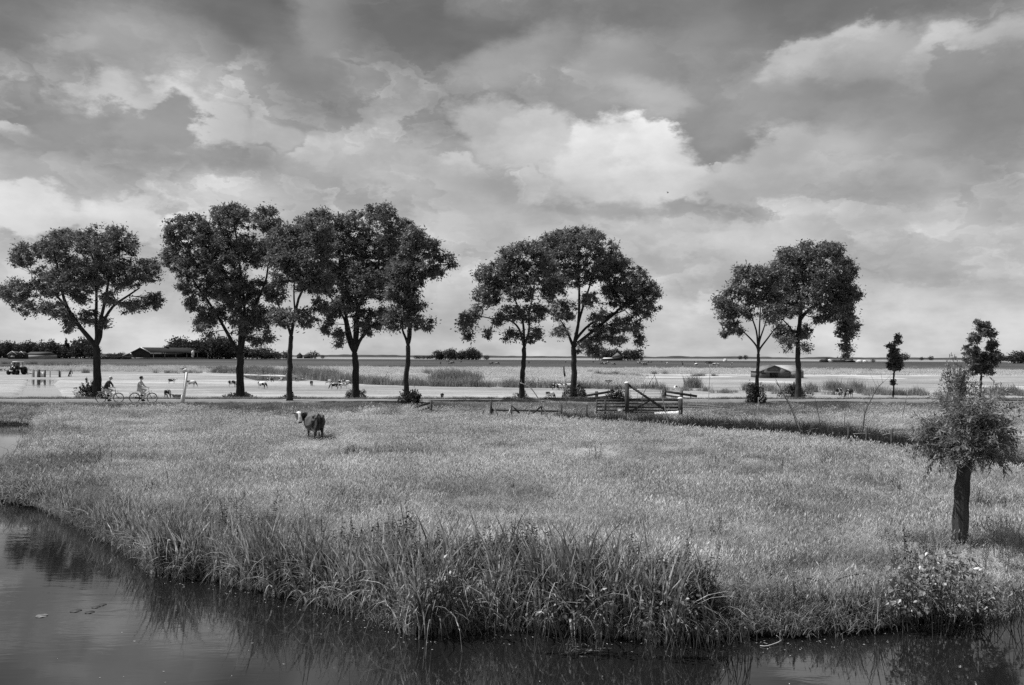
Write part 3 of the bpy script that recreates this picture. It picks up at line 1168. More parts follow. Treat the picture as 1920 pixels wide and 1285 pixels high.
# herbs: upright stems with pairs of leaves
hp = []
for i in range(6):
    mb = MB()
    mb2c, mb2d, mb2n = [], [], []
    for q_ in range(4):
        bx, by = r.normal(0, .08, 2)
        h_ = r.uniform(.65, 1.1)
        lx, ly = r.normal(0, .08, 2)
        mb.tube([(bx, by, -.03), (bx + lx * .5, by + ly * .5, h_ * .5), (bx + lx, by + ly, h_)], [.006, .005, .003], 4, cap=False)
        nl = int(h_ / .055)
        for k in range(2, nl):
            t_ = k / nl
            for sgn in (0, 1):
                a_ = k * 1.57 + sgn * math.pi + r.normal(0, .25)
                ll = .085 * (1.15 - .7 * t_) * r.uniform(.7, 1.2)
                d_ = np.array([math.cos(a_), math.sin(a_), r.normal(-.15, .3)])
                c_ = np.array([bx + lx * t_, by + ly * t_, h_ * t_]) + d_ * ll * .55
                mb2c.append(c_)
                mb2d.append(d_)
                mb2n.append([r.normal(0, .3), r.normal(0, .3), 1])
    cc, ddv, nn = np.array(mb2c), np.array(mb2d), np.array(mb2n)
    mb.quads(leafquads(cc, ddv, nn, r.uniform(.07, .12, len(cc)), r.uniform(.035, .055, len(cc))))
    hp.append((mb.mesh('herb'), [M_nettle]))
hcoll = proto_coll('herb_clumps', hp)


def along(poly, px0, px1, n, off0, off1, rng=r):
    """n points along the shore polyline between two picture columns, off metres inland"""
    pts = []
    P = [Vector((a, b)) for a, b in poly]
    cum = [0]
    for a, b in zip(P[:-1], P[1:]):
        cum.append(cum[-1] + (b - a).length)
    for _ in range(n):
        t_ = rng.uniform(px0, px1) * cum[-1]
        i = max(j for j in range(len(cum) - 1) if cum[j] <= t_ + 1e-9)
        u_ = (t_ - cum[i]) / max(cum[i + 1] - cum[i], 1e-6)
        p = P[i].lerp(P[i + 1], u_)
        tg = (P[i + 1] - P[i]).normalized()
        nr = Vector((tg.y, -tg.x))        # inland side for a shore running from right to left
        o = rng.uniform(off0, off1)
        pts.append((p.x + nr.x * o, p.y + nr.y * o))
    return np.array(pts)


def xpix_pts(n, px0, px1, off0, off1, rng=r):
    """points behind the shoreline within picture columns px0..px1, off metres further away"""
    out = []
    sp = [(1920, 1128), (1860, 1152), (1780, 1160), (1700, 1163), (1640, 1178), (1560, 1184), (1470, 1190),
          (1400, 1188), (1330, 1196), (1250, 1200), (1180, 1192), (1100, 1186), (1000, 1180), (920, 1172),
          (860, 1176), (800, 1188), (765, 1186), (740, 1158), (690, 1150), (620, 1132), (560, 1118), (500, 1110),
          (420, 1090), (350, 1080), (290, 1074), (262, 1046), (215, 1022), (150, 985), (110, 968), (60, 948), (0, 932), (-60, 915)][::-1]
    xs = [a for a, b in sp]
    ysh = [b for a, b in sp]
    for _ in range(n):
        px = rng.uniform(px0, px1)
        py = np.interp(px, xs, ysh)
        g0 = G(px, py, 0)
        o = rng.uniform(off0, off1)
        f_ = 1 + o / g0.y
        out.append((g0.x * f_, g0.y * f_))
    return np.array(out)


R_pts, R_s, R_i = [], [], []


def add_reeds(px0, px1, n, off0, off1, s0, s1, kinds=(0, 1, 2, 3, 4, 5)):
    p = xpix_pts(n, px0, px1, off0, off1)
    R_pts.append(p)
    R_s.append(r.uniform(s0, s1, n))
    R_i.append(r.choice(kinds, n))


add_reeds(-60, 110, 120, 0, 1.0, .4, .7)
add_reeds(110, 250, 80, 0, .9, .5, .8)
add_reeds(250, 420, 95, -.05, .5, .7, 1.0)
add_reeds(420, 640, 130, -.05, .5, .72, 1.0)
add_reeds(640, 760, 75, -.05, .6, .8, 1.05)
add_reeds(740, 830, 30, 0, .3, .5, .7)
add_reeds(760, 1100, 160, -.05, .8, .75, 1.1)
add_reeds(1040, 1330, 75, -.02, .7, .6, 1.0)
add_reeds(1150, 1270, 40, -.10, .12, .8, 1.05, (0, 1, 3, 5))
add_reeds(300, 760, 60, -.12, .05, .75, 1.05, (0, 1, 3, 5))
add_reeds(760, 1150, 40, -.10, .05, .7, 1.0, (0, 1, 3, 5))
add_reeds(1540, 1660, 14, 0, .3, .45, .75)
add_reeds(250, 1250, 90, -.02, .12, .35, .55, (6, 7, 4))
add_reeds(1300, 1920, 60, 0, .5, .22, .42, (6, 7, 4))
# left bank of the meadow, up to the back of the bay
lb = P2([(-60, 918), (-80, 910), (-20, 897), (14, 883), (40, 861), (57, 833), (67, 806)], 0)
q1 = np.concatenate([np.linspace(lb[i], lb[i + 1], 40) for i in range(len(lb) - 1)])
q1 = q1 + np.stack([r.uniform(.1, 1.8, len(q1)), r.normal(0, .4, len(q1))], -1)
R_pts.append(q1)
R_s.append(r.uniform(.28, .5, len(q1)) * np.where(np.arange(len(q1)) > 150, 1.35, 1))
R_i.append(r.integers(0, 6, len(q1)))
lb = P2([(-90, 795.5), (75, 796)], 0)
q1 = np.concatenate([np.linspace(lb[0], lb[1], 130)]) + np.stack([r.normal(0, .2, 130), r.uniform(0, .6, 130)], -1)
R_pts.append(q1)
R_s.append(r.uniform(.35, .55, 130))
R_i.append(r.integers(0, 6, 130))
P_ = np.concatenate(R_pts)
S_ = np.concatenate(R_s)
S_ = S_ * (.68 + .55 * vnoise(P_[:, 0], P_[:, 1], .55, 71))
I_ = np.concatenate(R_i)
Z_ = np.maximum(height(P_[:, 0], P_[:, 1]), -.06)
rot = np.stack([r.normal(0, .05, len(P_)), r.normal(0, .05, len(P_)), r.uniform(0, 6.28, len(P_))], -1)
scatter('shore_reeds', np.stack([P_[:, 0], P_[:, 1], Z_], -1), rot, S_, I_, rcoll,
        'tall reeds with long bent blades growing along the near water edge')

H_pts, H_s = [], []


def add_herbs(px0, px1, n, off0, off1, s0, s1):
    H_pts.append(xpix_pts(n, px0, px1, off0, off1))
    H_s.append(r.uniform(s0, s1, n))


add_herbs(1000, 1310, 110, .1, 1.3, .55, .95)
add_herbs(1220, 1330, 45, .05, 1.0, .5, .85)
add_herbs(740, 1010, 100, .5, 1.6, .7, 1.0)
add_herbs(900, 1330, 130, .0, .6, .35, .7)
add_herbs(600, 760, 22, .8, 2.2, .7, 1.1)
add_herbs(380, 620, 22, 1.2, 3.0, .5, .8)
add_herbs(210, 300, 22, 1.6, 3.2, .3, .55)
add_herbs(1300, 1660, 80, 0, .5, .2, .45)
add_herbs(1670, 1760, 12, 1.2, 2.2, .4, .75)
add_herbs(1840, 1920, 14, .6, 2.4, .3, .5)
mx_, my_ = frustum_pts(60, 14, 30, 1.0, rng=r, half=.6)
mk_ = (sdist(mx_, my_, RIVER) < -1.0)
for a_, b_ in list(zip(mx_[mk_], my_[mk_])) + [tuple(G(px_, py_, .3))[:2] for px_, py_ in ((300, 905), (330, 912), (560, 955), (630, 948), (700, 965), (1720, 985), (1690, 1000), (1490, 1105), (420, 960), (265, 935))]:
    k_ = int(r.integers(3, 9))
    H_pts.append(np.stack([a_ + r.normal(0, .3, k_), b_ + r.normal(0, .2, k_)], -1))
    H_s.append(r.uniform(.28, .6, k_))
P_ = np.concatenate(H_pts)
S_ = np.concatenate(H_s)
Z_ = np.maximum(height(P_[:, 0], P_[:, 1]), 0)
rot = np.stack([r.normal(0, .06, len(P_)), r.normal(0, .06, len(P_)), r.uniform(0, 6.28, len(P_))], -1)
scatter('bank_herbs', np.stack([P_[:, 0], P_[:, 1], Z_], -1), rot, S_, r.integers(0, 6, len(P_)), hcoll,
        'dark nettles and leafy herbs standing among the reeds on the bank')

# ---- lying sedge along the ditch
sp_ = []
for i in range(5):
    b, _ = blades(46, .85, .016, .22, 1.05, .7, r, segs=4, hvar=.4)
    sp_.append((arrmesh('sedge_clump', b), [M_sedge]))
scoll = proto_coll('sedge_clumps', sp_)
dl = P2([(930, 783), (1060, 789), (1150, 795), (1300, 806), (1450, 818), (1600, 829), (1740, 846), (1900, 875), (2200, 930)], .3)
XX, YY, SS = [], [], []
for i in range(len(dl) - 1):
    a, b = dl[i], dl[i + 1]
    wd_ = [1.2, 2.6, 3.6, 4.6, 5.4, 5.4, 5.6, 5.6][i]
    k = int(np.linalg.norm(b - a) * 13 * wd_ * .55)
    t = r.uniform(0, 1, k)
    XX.append(a[0] + (b[0] - a[0]) * t)
    YY.append(a[1] + (b[1] - a[1]) * t + -.3 + (wd_ + .3) * r.uniform(0, 1, k) ** 1.35)
    SS.append(r.uniform(.55, 1.0, k))
X_, Y_, S_ = map(np.concatenate, (XX, YY, SS))
rot = np.stack([r.normal(0, .06, len(X_)), r.normal(0, .06, len(X_)), r.uniform(0, 6.28, len(X_))], -1)
scatter('ditch_sedge', np.stack([X_, Y_, height(X_, Y_)], -1), rot, S_, r.integers(0, 5, len(X_)), scoll,
        'dark bent sedge lying over the sides of the ditch')

# ------------------------------------------------------------------ roadside trees


def interp_poly(pts, k):
    P = [Vector(p) for p in pts]
    out = []
    for i in range(len(P) - 1):
        p0 = P[max(i - 1, 0)]
        p1, p2 = P[i], P[i + 1]
        p3 = P[min(i + 2, len(P) - 1)]
        for j in range(k):
            t = j / k
            out.append(.5 * ((2 * p1) + (-p0 + p2) * t + (2 * p0 - 5 * p1 + 4 * p2 - p3) * t * t + (-p0 + 3 * p1 - 3 * p2 + p3) * t ** 3))
    out.append(P[-1])
    return out


def make_tree(name, label, base, zb, twid, fork, limbs, blobs, rng, leaf=.205, density=1.0, mat=M_leaf, group=None,
              crown_half=None, sub_r=.55, row_depth=None, cat='tree', twigs=True, rootflare=True):
    """base/fork/limbs/blobs measured on the photograph, turned into metres at the tree's own distance"""
    bp_ = G(base[0], base[1], zb) if row_depth is None else W(base[0], base[1], row_depth)
    D = bp_.y
    bp_.z = hz(bp_.x, bp_.y) - .02
    pxm = F / D
    root = thing(name, label, cat, bp_, group)
    # trunk
    tp = [bp_ - Vector((0, 0, .1))]
    npt = len(fork)
    for (x_, y_) in fork:
        tp.append(W(x_, y_, D))
    tp = interp_poly(tp, 4)
    n_ = len(tp)
    w0 = twid / pxm / 2
    mb = MB()
    rr = []
    for i, p in enumerate(tp):
        t_ = i / (n_ - 1)
        rr.append(w0 * (1.0 - .22 * t_) * (1 + (.55 * math.exp(-t_ * 14) if rootflare else 0)) * (1 + .05 * math.sin(i * 2.1 + base[0])))
    tp = [p + Vector((rng.normal(0, .02), 0, 0)) * (0 < i < n_ - 1) for i, p in enumerate(tp)]
    mb.tube(tp, rr, 10)
    put('trunk', mb, M_bark, root, bp_, True)
    # limbs
    br = MB()
    limb_pts = []
    topw = rr[-1]
    for li, lm in enumerate(limbs):
        dy = rng.uniform(-1, 1) * .12 * D / 10 * (1 if li else .2)
        pts = []
        for k, (x_, y_) in enumerate(lm):
            f_ = k / max(len(lm) - 1, 1)
            pts.append(W(x_, y_, D + dy * f_ * 1.6))
        # limbs start inside the trunk's top
        near = min(range(n_), key=lambda q__: (tp[q__] - pts[0]).length)
        pts = [tp[near]] + pts
        pts = interp_poly(pts, 3)
        m_ = len(pts)
        r0 = topw * (.74 if len(limbs) > 1 else .9)
        br.tube(pts, [max(r0 * (1 - .72 * i / (m_ - 1)), .022) for i in range(m_)], 7)
        limb_pts += [(p, max(r0 * (1 - .72 * i / (m_ - 1)), .022)) for i, p in enumerate(pts)]
    xs = [b[0] for b in blobs]
    cx = (min(xs) + max(xs)) / 2
    half = (max(xs) - min(xs)) / 2 + 20
    if crown_half:
        half = crown_half
    C_, SUB = [], []
    for (x_, y_, rx, ry) in blobs:
        rxm, rym = rx / pxm, ry / pxm
        avail = math.sqrt(max(1 - ((x_ - cx) / (half * 1.1)) ** 2, .05)) * half / pxm * .62
        nsub = max(3, int(density * 29 * rxm * rym + 3))
        rd = max(rxm, rym)
        c0y = rng.uniform(-1, 1) * avail * .55
        cen = W(x_, y_, D + c0y)
        # branch from the nearest limb point to the clump
        ln = min(limb_pts, key=lambda q__: (q__[0] - cen).length + (0 if q__[0].z < cen.z + .3 else 1.0))
        mid = (ln[0] + cen) / 2 + Vector((rng.normal(0, .15), rng.normal(0, .15), rng.uniform(-.1, .25)))
        bl = (cen - ln[0]).length
        rb = min(ln[1] * .7, .02 + .012 * bl)
        bpts = interp_poly([ln[0], mid, cen], 3)
        br.tube(bpts, [max(rb * (1 - .6 * i / (len(bpts) - 1)), .012) for i in range(len(bpts))], 5, cap=False)
        for k in range(nsub):
            v = rng.normal(0, 1, 3)
            v /= np.linalg.norm(v)
            rad = rng.uniform(.15, 1) ** .45 * (1.22 if rng.uniform() < .13 else 1)
            p = np.array([cen.x + v[0] * rxm * rad * .94, cen.y + v[1] * rd * rad * 1.0 + rng.uniform(-1, 1) * avail * .45, cen.z + v[2] * rym * rad * .88 - .10])
            dy_ = p[1] - cen.y
            p[0] *= 1 + dy_ / D
            p[2] = CAMH + (p[2] - CAMH) * (1 + dy_ / D)
            SUB.append(p)
            if twigs:
                q0 = bpts[rng.integers(2, len(bpts))]
                br.tube([q0, (Vector(p) + q0) / 2 + Vector((0, 0, rng.normal(0, .08))), Vector(p)], [.016, .012, .007], 3, cap=False)
    put('branches', br, M_bark, root, bp_, True)
    SUB = np.array(SUB)
    nl = int(64 * (.23 / leaf) ** 1.1)
    ns = len(SUB)
    rs = sub_r * rng.uniform(.45, 1.2, (ns, 1, 1))
    v = rng.normal(0, 1, (ns, nl, 3))
    v = unit(v) * np.minimum(np.abs(rng.normal(0, .62, (ns, nl, 1))), 1.7) ** .8 * rs
    v[..., 2] *= .74
    c = (SUB[:, None, :] + v).reshape(-1, 3)
    dirs = unit(v).reshape(-1, 3) + rng.normal(0, .5, (ns * nl, 3)) + np.array([0, 0, -.25])
    nrm = rng.normal(0, .55, (ns * nl, 3)) + np.array([0, 0, .8])
    ll = leaf * rng.uniform(.6, 1.45, len(c))
    cr_ = MB().quads(leafquads(c, dirs, nrm, ll, ll * rng.uniform(.32, .55, len(c))))
    put('crown', cr_, mat, root, bp_)
    return root


TR = 'roadside trees along the country road'
tr = np.random.default_rng(21)
FZ, NZ = .45, .72
make_tree('roadside_tree', 'broad spreading tree beside the cyclists, at the left end of the row', (183, 744), .5, 14.5,
          [(182, 700), (182, 665), (180, 650)],
          [[(172, 638), (150, 612), (128, 580), (95, 545), (60, 530)], [(182, 630), (180, 600), (181, 560), (178, 500), (165, 460)],
           [(188, 632), (192, 608), (212, 575), (240, 555), (262, 540)], [(184, 620), (196, 570), (205, 520), (215, 470)],
           [(140, 600), (120, 560), (110, 510), (100, 470)]],
          [(45, 482, 28, 22), (38, 462, 12, 10), (32, 545, 34, 28), (55, 578, 20, 13), (10, 548, 14, 14), (98, 462, 42, 32), (95, 527, 46, 36), (98, 575, 28, 18), (165, 450, 40, 28),
           (160, 515, 45, 38), (130, 600, 18, 18), (128, 615, 8, 6), (165, 592, 20, 18), (192, 603, 12, 12), (222, 455, 42, 32), (230, 515, 40, 36), (275, 505, 26, 30), (60, 430, 0, 0)][:-1] +
          [(205, 555, 18, 14), (150, 552, 24, 20), (198, 485, 26, 26), (135, 495, 26, 24), (240, 572, 16, 14), (288, 560, 17, 20), (262, 568, 18, 12), (120, 440, 26, 14), (220, 436, 16, 14)], tr, group=TR)
make_tree('roadside_tree', 'tallest dark tree of the group with one long limb leaning left', (451, 743), .5, 15,
          [(450, 700), (451, 675), (449, 664)],
          [[(440, 652), (428, 628), (412, 600), (390, 565), (365, 530), (345, 490)], [(455, 650), (459, 600), (455, 540), (446, 470), (440, 420)],
           [(462, 620), (480, 570), (500, 520), (505, 460)], [(450, 560), (420, 510), (400, 460)]],
          [(325, 436, 25, 24), (318, 478, 24, 24), (360, 418, 35, 24), (350, 500, 36, 32), (378, 460, 42, 36), (430, 405, 46, 28), (433, 390, 20, 12), (432, 462, 48, 40),
           (500, 415, 30, 26), (492, 470, 42, 38), (398, 540, 38, 26), (388, 588, 26, 26), (380, 608, 18, 12), (392, 624, 7, 6), (432, 560, 34, 26), (470, 545, 38, 34), (462, 600, 34, 28),
           (492, 592, 30, 26), (478, 636, 18, 11), (500, 628, 14, 12), (345, 540, 16, 13), (360, 565, 14, 18), (515, 545, 22, 26), (505, 395, 18, 10), (405, 500, 30, 28), (442, 520, 30, 28), (395, 440, 30, 24), (415, 590, 18, 16)], tr, group=TR)
make_tree('roadside_tree', 'slim straight tree with grass at its foot, between two taller crowns', (543, 754), .72, 10.5,
          [(543, 700), (544, 660), (546, 630)],
          [[(541, 615), (534, 598), (522, 572), (512, 545)], [(549, 612), (553, 590), (551, 545), (556, 480)], [(560, 560), (585, 510), (592, 450)]],
          [(558, 445, 33, 28), (545, 482, 36, 30), (592, 432, 33, 28), (590, 480, 38, 36), (525, 520, 18, 16), (575, 532, 24, 24), (602, 528, 30, 28),
           (538, 594, 26, 18), (575, 595, 22, 17), (600, 572, 16, 18), (520, 585, 16, 16), (570, 412, 14, 8), (528, 440, 26, 26), (524, 475, 26, 28), (560, 515, 20, 14)], tr, group=TR)
make_tree('roadside_tree', 'wide crowned tree with three limbs at the middle of the group of five', (666, 744), .5, 13.5,
          [(667, 700), (666, 675), (665, 662)],
          [[(657, 648), (650, 625), (646, 600), (630, 572), (612, 548)], [(668, 645), (671, 610), (668, 560), (672, 500), (680, 440)],
           [(674, 640), (690, 618), (706, 604), (722, 590)], [(670, 580), (700, 530), (715, 470), (730, 430)], [(650, 600), (640, 540), (635, 470)]],
          [(600, 405, 28, 16), (650, 415, 40, 22), (710, 402, 38, 22), (750, 428, 28, 26), (630, 455, 45, 36), (692, 455, 45, 42), (742, 478, 38, 36), (622, 520, 38, 38),
           (678, 525, 44, 42), (720, 538, 32, 32), (622, 586, 22, 24), (612, 612, 13, 14), (636, 628, 15, 14), (634, 644, 6, 7), (684, 598, 26, 24), (655, 566, 32, 26), (716, 588, 18, 18),
           (707, 608, 12, 9), (590, 440, 22, 22), (690, 620, 14, 10), (662, 495, 34, 30), (705, 510, 30, 30), (730, 450, 24, 22)], tr, group=TR)
make_tree('roadside_tree', 'small tree whose trunk forks like a Y behind the broken fence piece', (764, 752), .72, 10.5,
          [(761, 715), (765, 680), (765, 648)],
          [[(761, 635), (755, 620), (754, 605), (748, 580)], [(769, 634), (770, 612), (768, 560), (775, 500), (778, 450)], [(772, 560), (795, 520), (820, 495)]],
          [(800, 466, 28, 18), (832, 482, 20, 12), (845, 495, 9, 5), (790, 498, 32, 24), (815, 508, 18, 14), (770, 455, 28, 26), (768, 528, 30, 30), (775, 568, 24, 26), (752, 585, 30, 24),
           (735, 606, 20, 11), (778, 600, 22, 16), (802, 606, 11, 11), (742, 548, 26, 26), (775, 432, 12, 9), (812, 452, 16, 8), (788, 440, 14, 12), (762, 490, 26, 26), (748, 510, 22, 22)], tr, group=TR)
make_tree('roadside_tree', 'tree behind the collapsed fence with a drooping clump on its low side branch', (978, 750), .72, 10,
          [(979, 710), (982, 680), (983, 652)],
          [[(980, 640), (973, 617), (957, 602), (925, 598), (895, 592)], [(986, 640), (992, 618), (992, 590), (1000, 550), (1005, 500)], [(980, 600), (965, 560), (955, 510)]],
          [(873, 600, 18, 20), (890, 584, 22, 13), (878, 626, 9, 11), (896, 518, 12, 9), (915, 552, 28, 24), (935, 510, 36, 28), (925, 535, 28, 22), (960, 495, 32, 26), (975, 536, 36, 32),
           (1010, 495, 34, 32), (962, 586, 26, 18), (1000, 585, 26, 20), (916, 624, 7, 10), (960, 628, 15, 14), (1003, 626, 16, 17), (1036, 540, 28, 26), (985, 466, 28, 18), (936, 596, 14, 14),
           (950, 470, 18, 10)], tr, group=TR, mat=M_leaf)
make_tree('roadside_tree', 'wide rounded tree rising behind the white topped gate post', (1075, 741), .5, 11.5,
          [(1076, 700), (1076, 670), (1075, 650)],
          [[(1069, 636), (1062, 618), (1050, 600)], [(1079, 632), (1086, 600), (1098, 560), (1108, 528), (1115, 490)],
           [(1082, 634), (1108, 607), (1146, 591), (1172, 582)], [(1084, 610), (1086, 550), (1084, 480), (1080, 450)], [(1150, 590), (1180, 560), (1200, 545)]],
          [(1030, 456, 32, 24), (1052, 441, 26, 15), (1090, 446, 44, 24), (1130, 468, 35, 24), (1070, 482, 38, 30), (1150, 498, 38, 32), (1125, 505, 34, 28), (1190, 528, 32, 28),
           (1218, 545, 22, 24), (1208, 578, 26, 22), (1170, 555, 36, 28), (1045, 522, 30, 32), (1055, 580, 28, 26), (1132, 618, 30, 22), (1110, 645, 26, 18), (1180, 606, 30, 20),
           (1158, 636, 16, 12), (1201, 640, 7, 6), (1050, 620, 18, 13), (1115, 662, 16, 7), (1020, 480, 24, 24), (1085, 655, 8, 5), (1195, 630, 12, 10), (1108, 560, 20, 16), (1088, 520, 24, 22), (1140, 588, 16, 10), (1118, 592, 14, 10), (1150, 540, 24, 22)], tr, group=TR)
make_tree('roadside_tree', 'slender tree with fanned bare limbs beside the low shed', (1420, 755), .72, 7.5,
          [(1420, 715), (1421, 690), (1422, 664)],
          [[(1419, 650), (1404, 632), (1388, 617), (1375, 600)], [(1421, 648), (1418, 620), (1408, 590), (1402, 560), (1400, 530)],
           [(1423, 645), (1424, 615), (1426, 580), (1430, 530)], [(1425, 654), (1440, 634), (1452, 618), (1462, 608)], [(1424, 640), (1434, 610), (1440, 585)]],
          [(1362, 570, 20, 22), (1368, 596, 22, 20), (1352, 558, 10, 12), (1400, 520, 26, 22), (1385, 545, 22, 22), (1430, 518, 30, 25), (1425, 555, 30, 20), (1398, 583, 18, 14),
           (1392, 504, 16, 8), (1380, 620, 13, 9), (1450, 545, 20, 26), (1358, 625, 8, 6), (1365, 545, 12, 9), (1450, 510, 20, 22), (1446, 575, 18, 20)], tr, group=TR, mat=M_leafl)
make_tree('roadside_tree', 'dense rounded tree with one clump hanging low on its outer side, behind the shed', (1496, 746), .5, 11,
          [(1497, 700), (1496, 670), (1496, 645)],
          [[(1492, 636), (1482, 615), (1468, 600)], [(1497, 630), (1500, 580), (1508, 520), (1515, 470)], [(1500, 600), (1530, 570), (1570, 555)],
           [(1500, 602), (1530, 573), (1566, 562), (1582, 590), (1585, 622)], [(1502, 570), (1480, 530), (1470, 490)]],
          [(1475, 478, 28, 18), (1462, 500, 22, 18), (1520, 468, 38, 20), (1556, 462, 20, 12), (1562, 474, 26, 18), (1500, 508, 38, 32), (1550, 508, 38, 32), (1586, 505, 22, 24),
           (1590, 555, 24, 26), (1560, 560, 32, 26), (1512, 558, 38, 32), (1480, 575, 30, 26), (1472, 538, 28, 28), (1450, 520, 18, 24), (1452, 590, 20, 18), (1603, 545, 13, 12), (1475, 638, 22, 16), (1500, 622, 26, 18),
           (1462, 618, 16, 15), (1510, 650, 9, 8), (1584, 622, 20, 18), (1586, 648, 12, 13), (1584, 664, 5, 7), (1580, 592, 20, 14), (1540, 596, 20, 12), (1602, 612, 8, 10), (1557, 580, 24, 12), (1572, 586, 22, 14), (1582, 572, 22, 18), (1592, 598, 14, 16), (1586, 610, 16, 14), (1535, 530, 28, 26), (1575, 535, 24, 22)],
          tr, group=TR, mat=M_leafl)
make_tree('young_tree', 'very young slim tree with a thin bare stem, standing alone past the shed', (1675, 747), .5, 3.0,
          [(1675, 725), (1676, 700), (1677, 692)], [[(1677, 680), (1678, 660), (1679, 640)]],
          [(1682, 638, 6, 6), (1672, 648, 7, 6), (1677, 656, 11, 10), (1672, 668, 10, 10), (1683, 672, 10, 12), (1676, 684, 14, 11), (1682, 630, 4, 4), (1686, 690, 8, 5), (1674, 715, 3, 4)],
          tr, leaf=.2, sub_r=.26, density=2.2, rootflare=False)
make_tree('young_tree', 'ragged young tree rising behind the pollard willow with a hole in its crown', (1838, 752), .72, 5.0,
          [(1839, 725), (1840, 705)], [[(1836, 680), (1832, 650), (1838, 620)], [(1846, 680), (1860, 655), (1856, 630)]],
          [(1836, 606, 9, 8), (1848, 608, 9, 7), (1842, 620, 15, 9), (1828, 632, 11, 12), (1860, 622, 8, 10), (1822, 655, 13, 16), (1835, 665, 14, 18), (1862, 650, 12, 15), (1850, 676, 18, 16),
           (1866, 668, 10, 12), (1815, 672, 9, 8), (1852, 692, 14, 10), (1830, 690, 14, 12)], tr, leaf=.2, sub_r=.3, density=2.0, rootflare=False)

# bare dead twigs sticking out of two crowns belong to those trees
for rt, (sx, sy), ends in ((None, (0, 0), []),):
    pass

# undergrowth shrubs at the feet of the trees


def make_shrub(label, cxp, cyb, wpx, hpx, rng, D=None, zb=.5, mat=M_bush, leaf=.12, name='wild_shrub', n=None, group=None, stems=12, tall=0):
    b0 = on_ground(cxp, cyb) if D is None else W(cxp, cyb, D)
    D = b0.y
    b0.z = hz(b0.x, b0.y)
    w, h = wpx * 1.3 * D / F / 2, hpx * 1.1 * D / F
    root = thing(name, label, 'shrub', b0, group)
    st = MB()
    C_ = []
    for i in range(stems):
        a = rng.uniform(0, 2 * math.pi)
        rr_ = rng.uniform(.1, .9)
        hh_ = h * math.sqrt(max(1 - rr_ ** 2 * .8, .1)) * rng.uniform(.7, 1.05)
        if tall and rng.uniform() < .2:
            hh_ *= 1 + tall
        p1 = b0 + Vector((math.cos(a) * w * rr_, math.sin(a) * w * rr_ * .8, hh_))
        m_ = b0 + Vector((math.cos(a) * w * rr_ * .6, math.sin(a) * w * rr_ * .5, hh_ * .5))
        st.tube([b0 + Vector((math.cos(a) * .08, math.sin(a) * .08, -.05)), m_, p1], [.014, .01, .006], 4, cap=False)
        C_.append((m_, p1))
    put('stem', st, M_bark, root, b0)
    n = n or int(3200 * (w * h) / (leaf / .12) ** 2 + 500)
    u = unit(rng.normal(0, 1, (n, 3))) * rng.uniform(0, 1, (n, 1)) ** .4
    u[:, 2] = np.abs(u[:, 2])
    lump = 1 + .18 * np.sin(u[:, 0] * 7 + b0.x) + .14 * np.sin(u[:, 2] * 9 + u[:, 1] * 5)
    c = np.array(b0) + u * lump[:, None] * np.array([w, w * .8, h])
    if tall:
        k = rng.integers(0, len(C_), n // 3)
        t_ = rng.uniform(.2, 1.0, (len(k), 1))
        A_ = np.array([tuple(C_[q_][0]) for q_ in k])
        B_ = np.array([tuple(C_[q_][1]) for q_ in k])
        c[:len(k)] = A_ + (B_ - A_) * t_ + rng.normal(0, .05, (len(k), 3))
    d = u + rng.normal(0, .5, (n, 3)) + np.array([0, 0, .2])
    nn = rng.normal(0, .6, (n, 3)) + np.array([0, 0, .7])
    ll = leaf * rng.uniform(.6, 1.3, n)
    put('foliage', MB().quads(leafquads(c, d, nn, ll, ll * rng.uniform(.25, .5, n))), mat, root, b0)
    return root


UG = 'low shrubs at the feet of the roadside trees'
make_shrub('ragged low shrub at the foot of the tree beside the cyclists', 172, 746, 44, 26, tr, leaf=.16, tall=.3, group=UG)
make_shrub('flat dark mound of undergrowth around the trunk of the tallest tree', 450, 746, 44, 9, tr, leaf=.16, group=UG)
make_shrub('spiky dark tuft of undergrowth round the slim straight tree', 545, 757, 44, 13, tr, leaf=.18, tall=.5, group=UG)
make_shrub('dark mound of undergrowth behind the cow, under the three limbed tree', 668, 747, 36, 14, tr, leaf=.16, tall=.2, group=UG)
make_shrub('leafy shrub with loose shoots beside the Y shaped trunk', 770, 761, 38, 26, tr, leaf=.16, tall=.5, group=UG)
make_shrub('rounded thicket round the trunk behind the collapsed fence', 978, 757, 30, 20, tr, leaf=.14, group=UG, mat=M_verge)
make_shrub('dark dome shaped bush at the foot of the wide rounded tree', 1080, 749, 42, 24, tr, leaf=.14, group=UG)
make_shrub('dark upright bush around the trunk of the slender tree', 1416, 760, 34, 36, tr, leaf=.16, tall=.3, group=UG)
make_shrub('broad dark bush at the foot of the dense tree behind the shed', 1492, 749, 44, 26, tr, leaf=.16, tall=.3, group=UG)
make_shrub('grey green shrub rising behind the top of the pollard willow', 1795, 757, 62, 86, tr, leaf=.16, mat=M_wil, tall=.1, D=51.0, n=5200, stems=26)
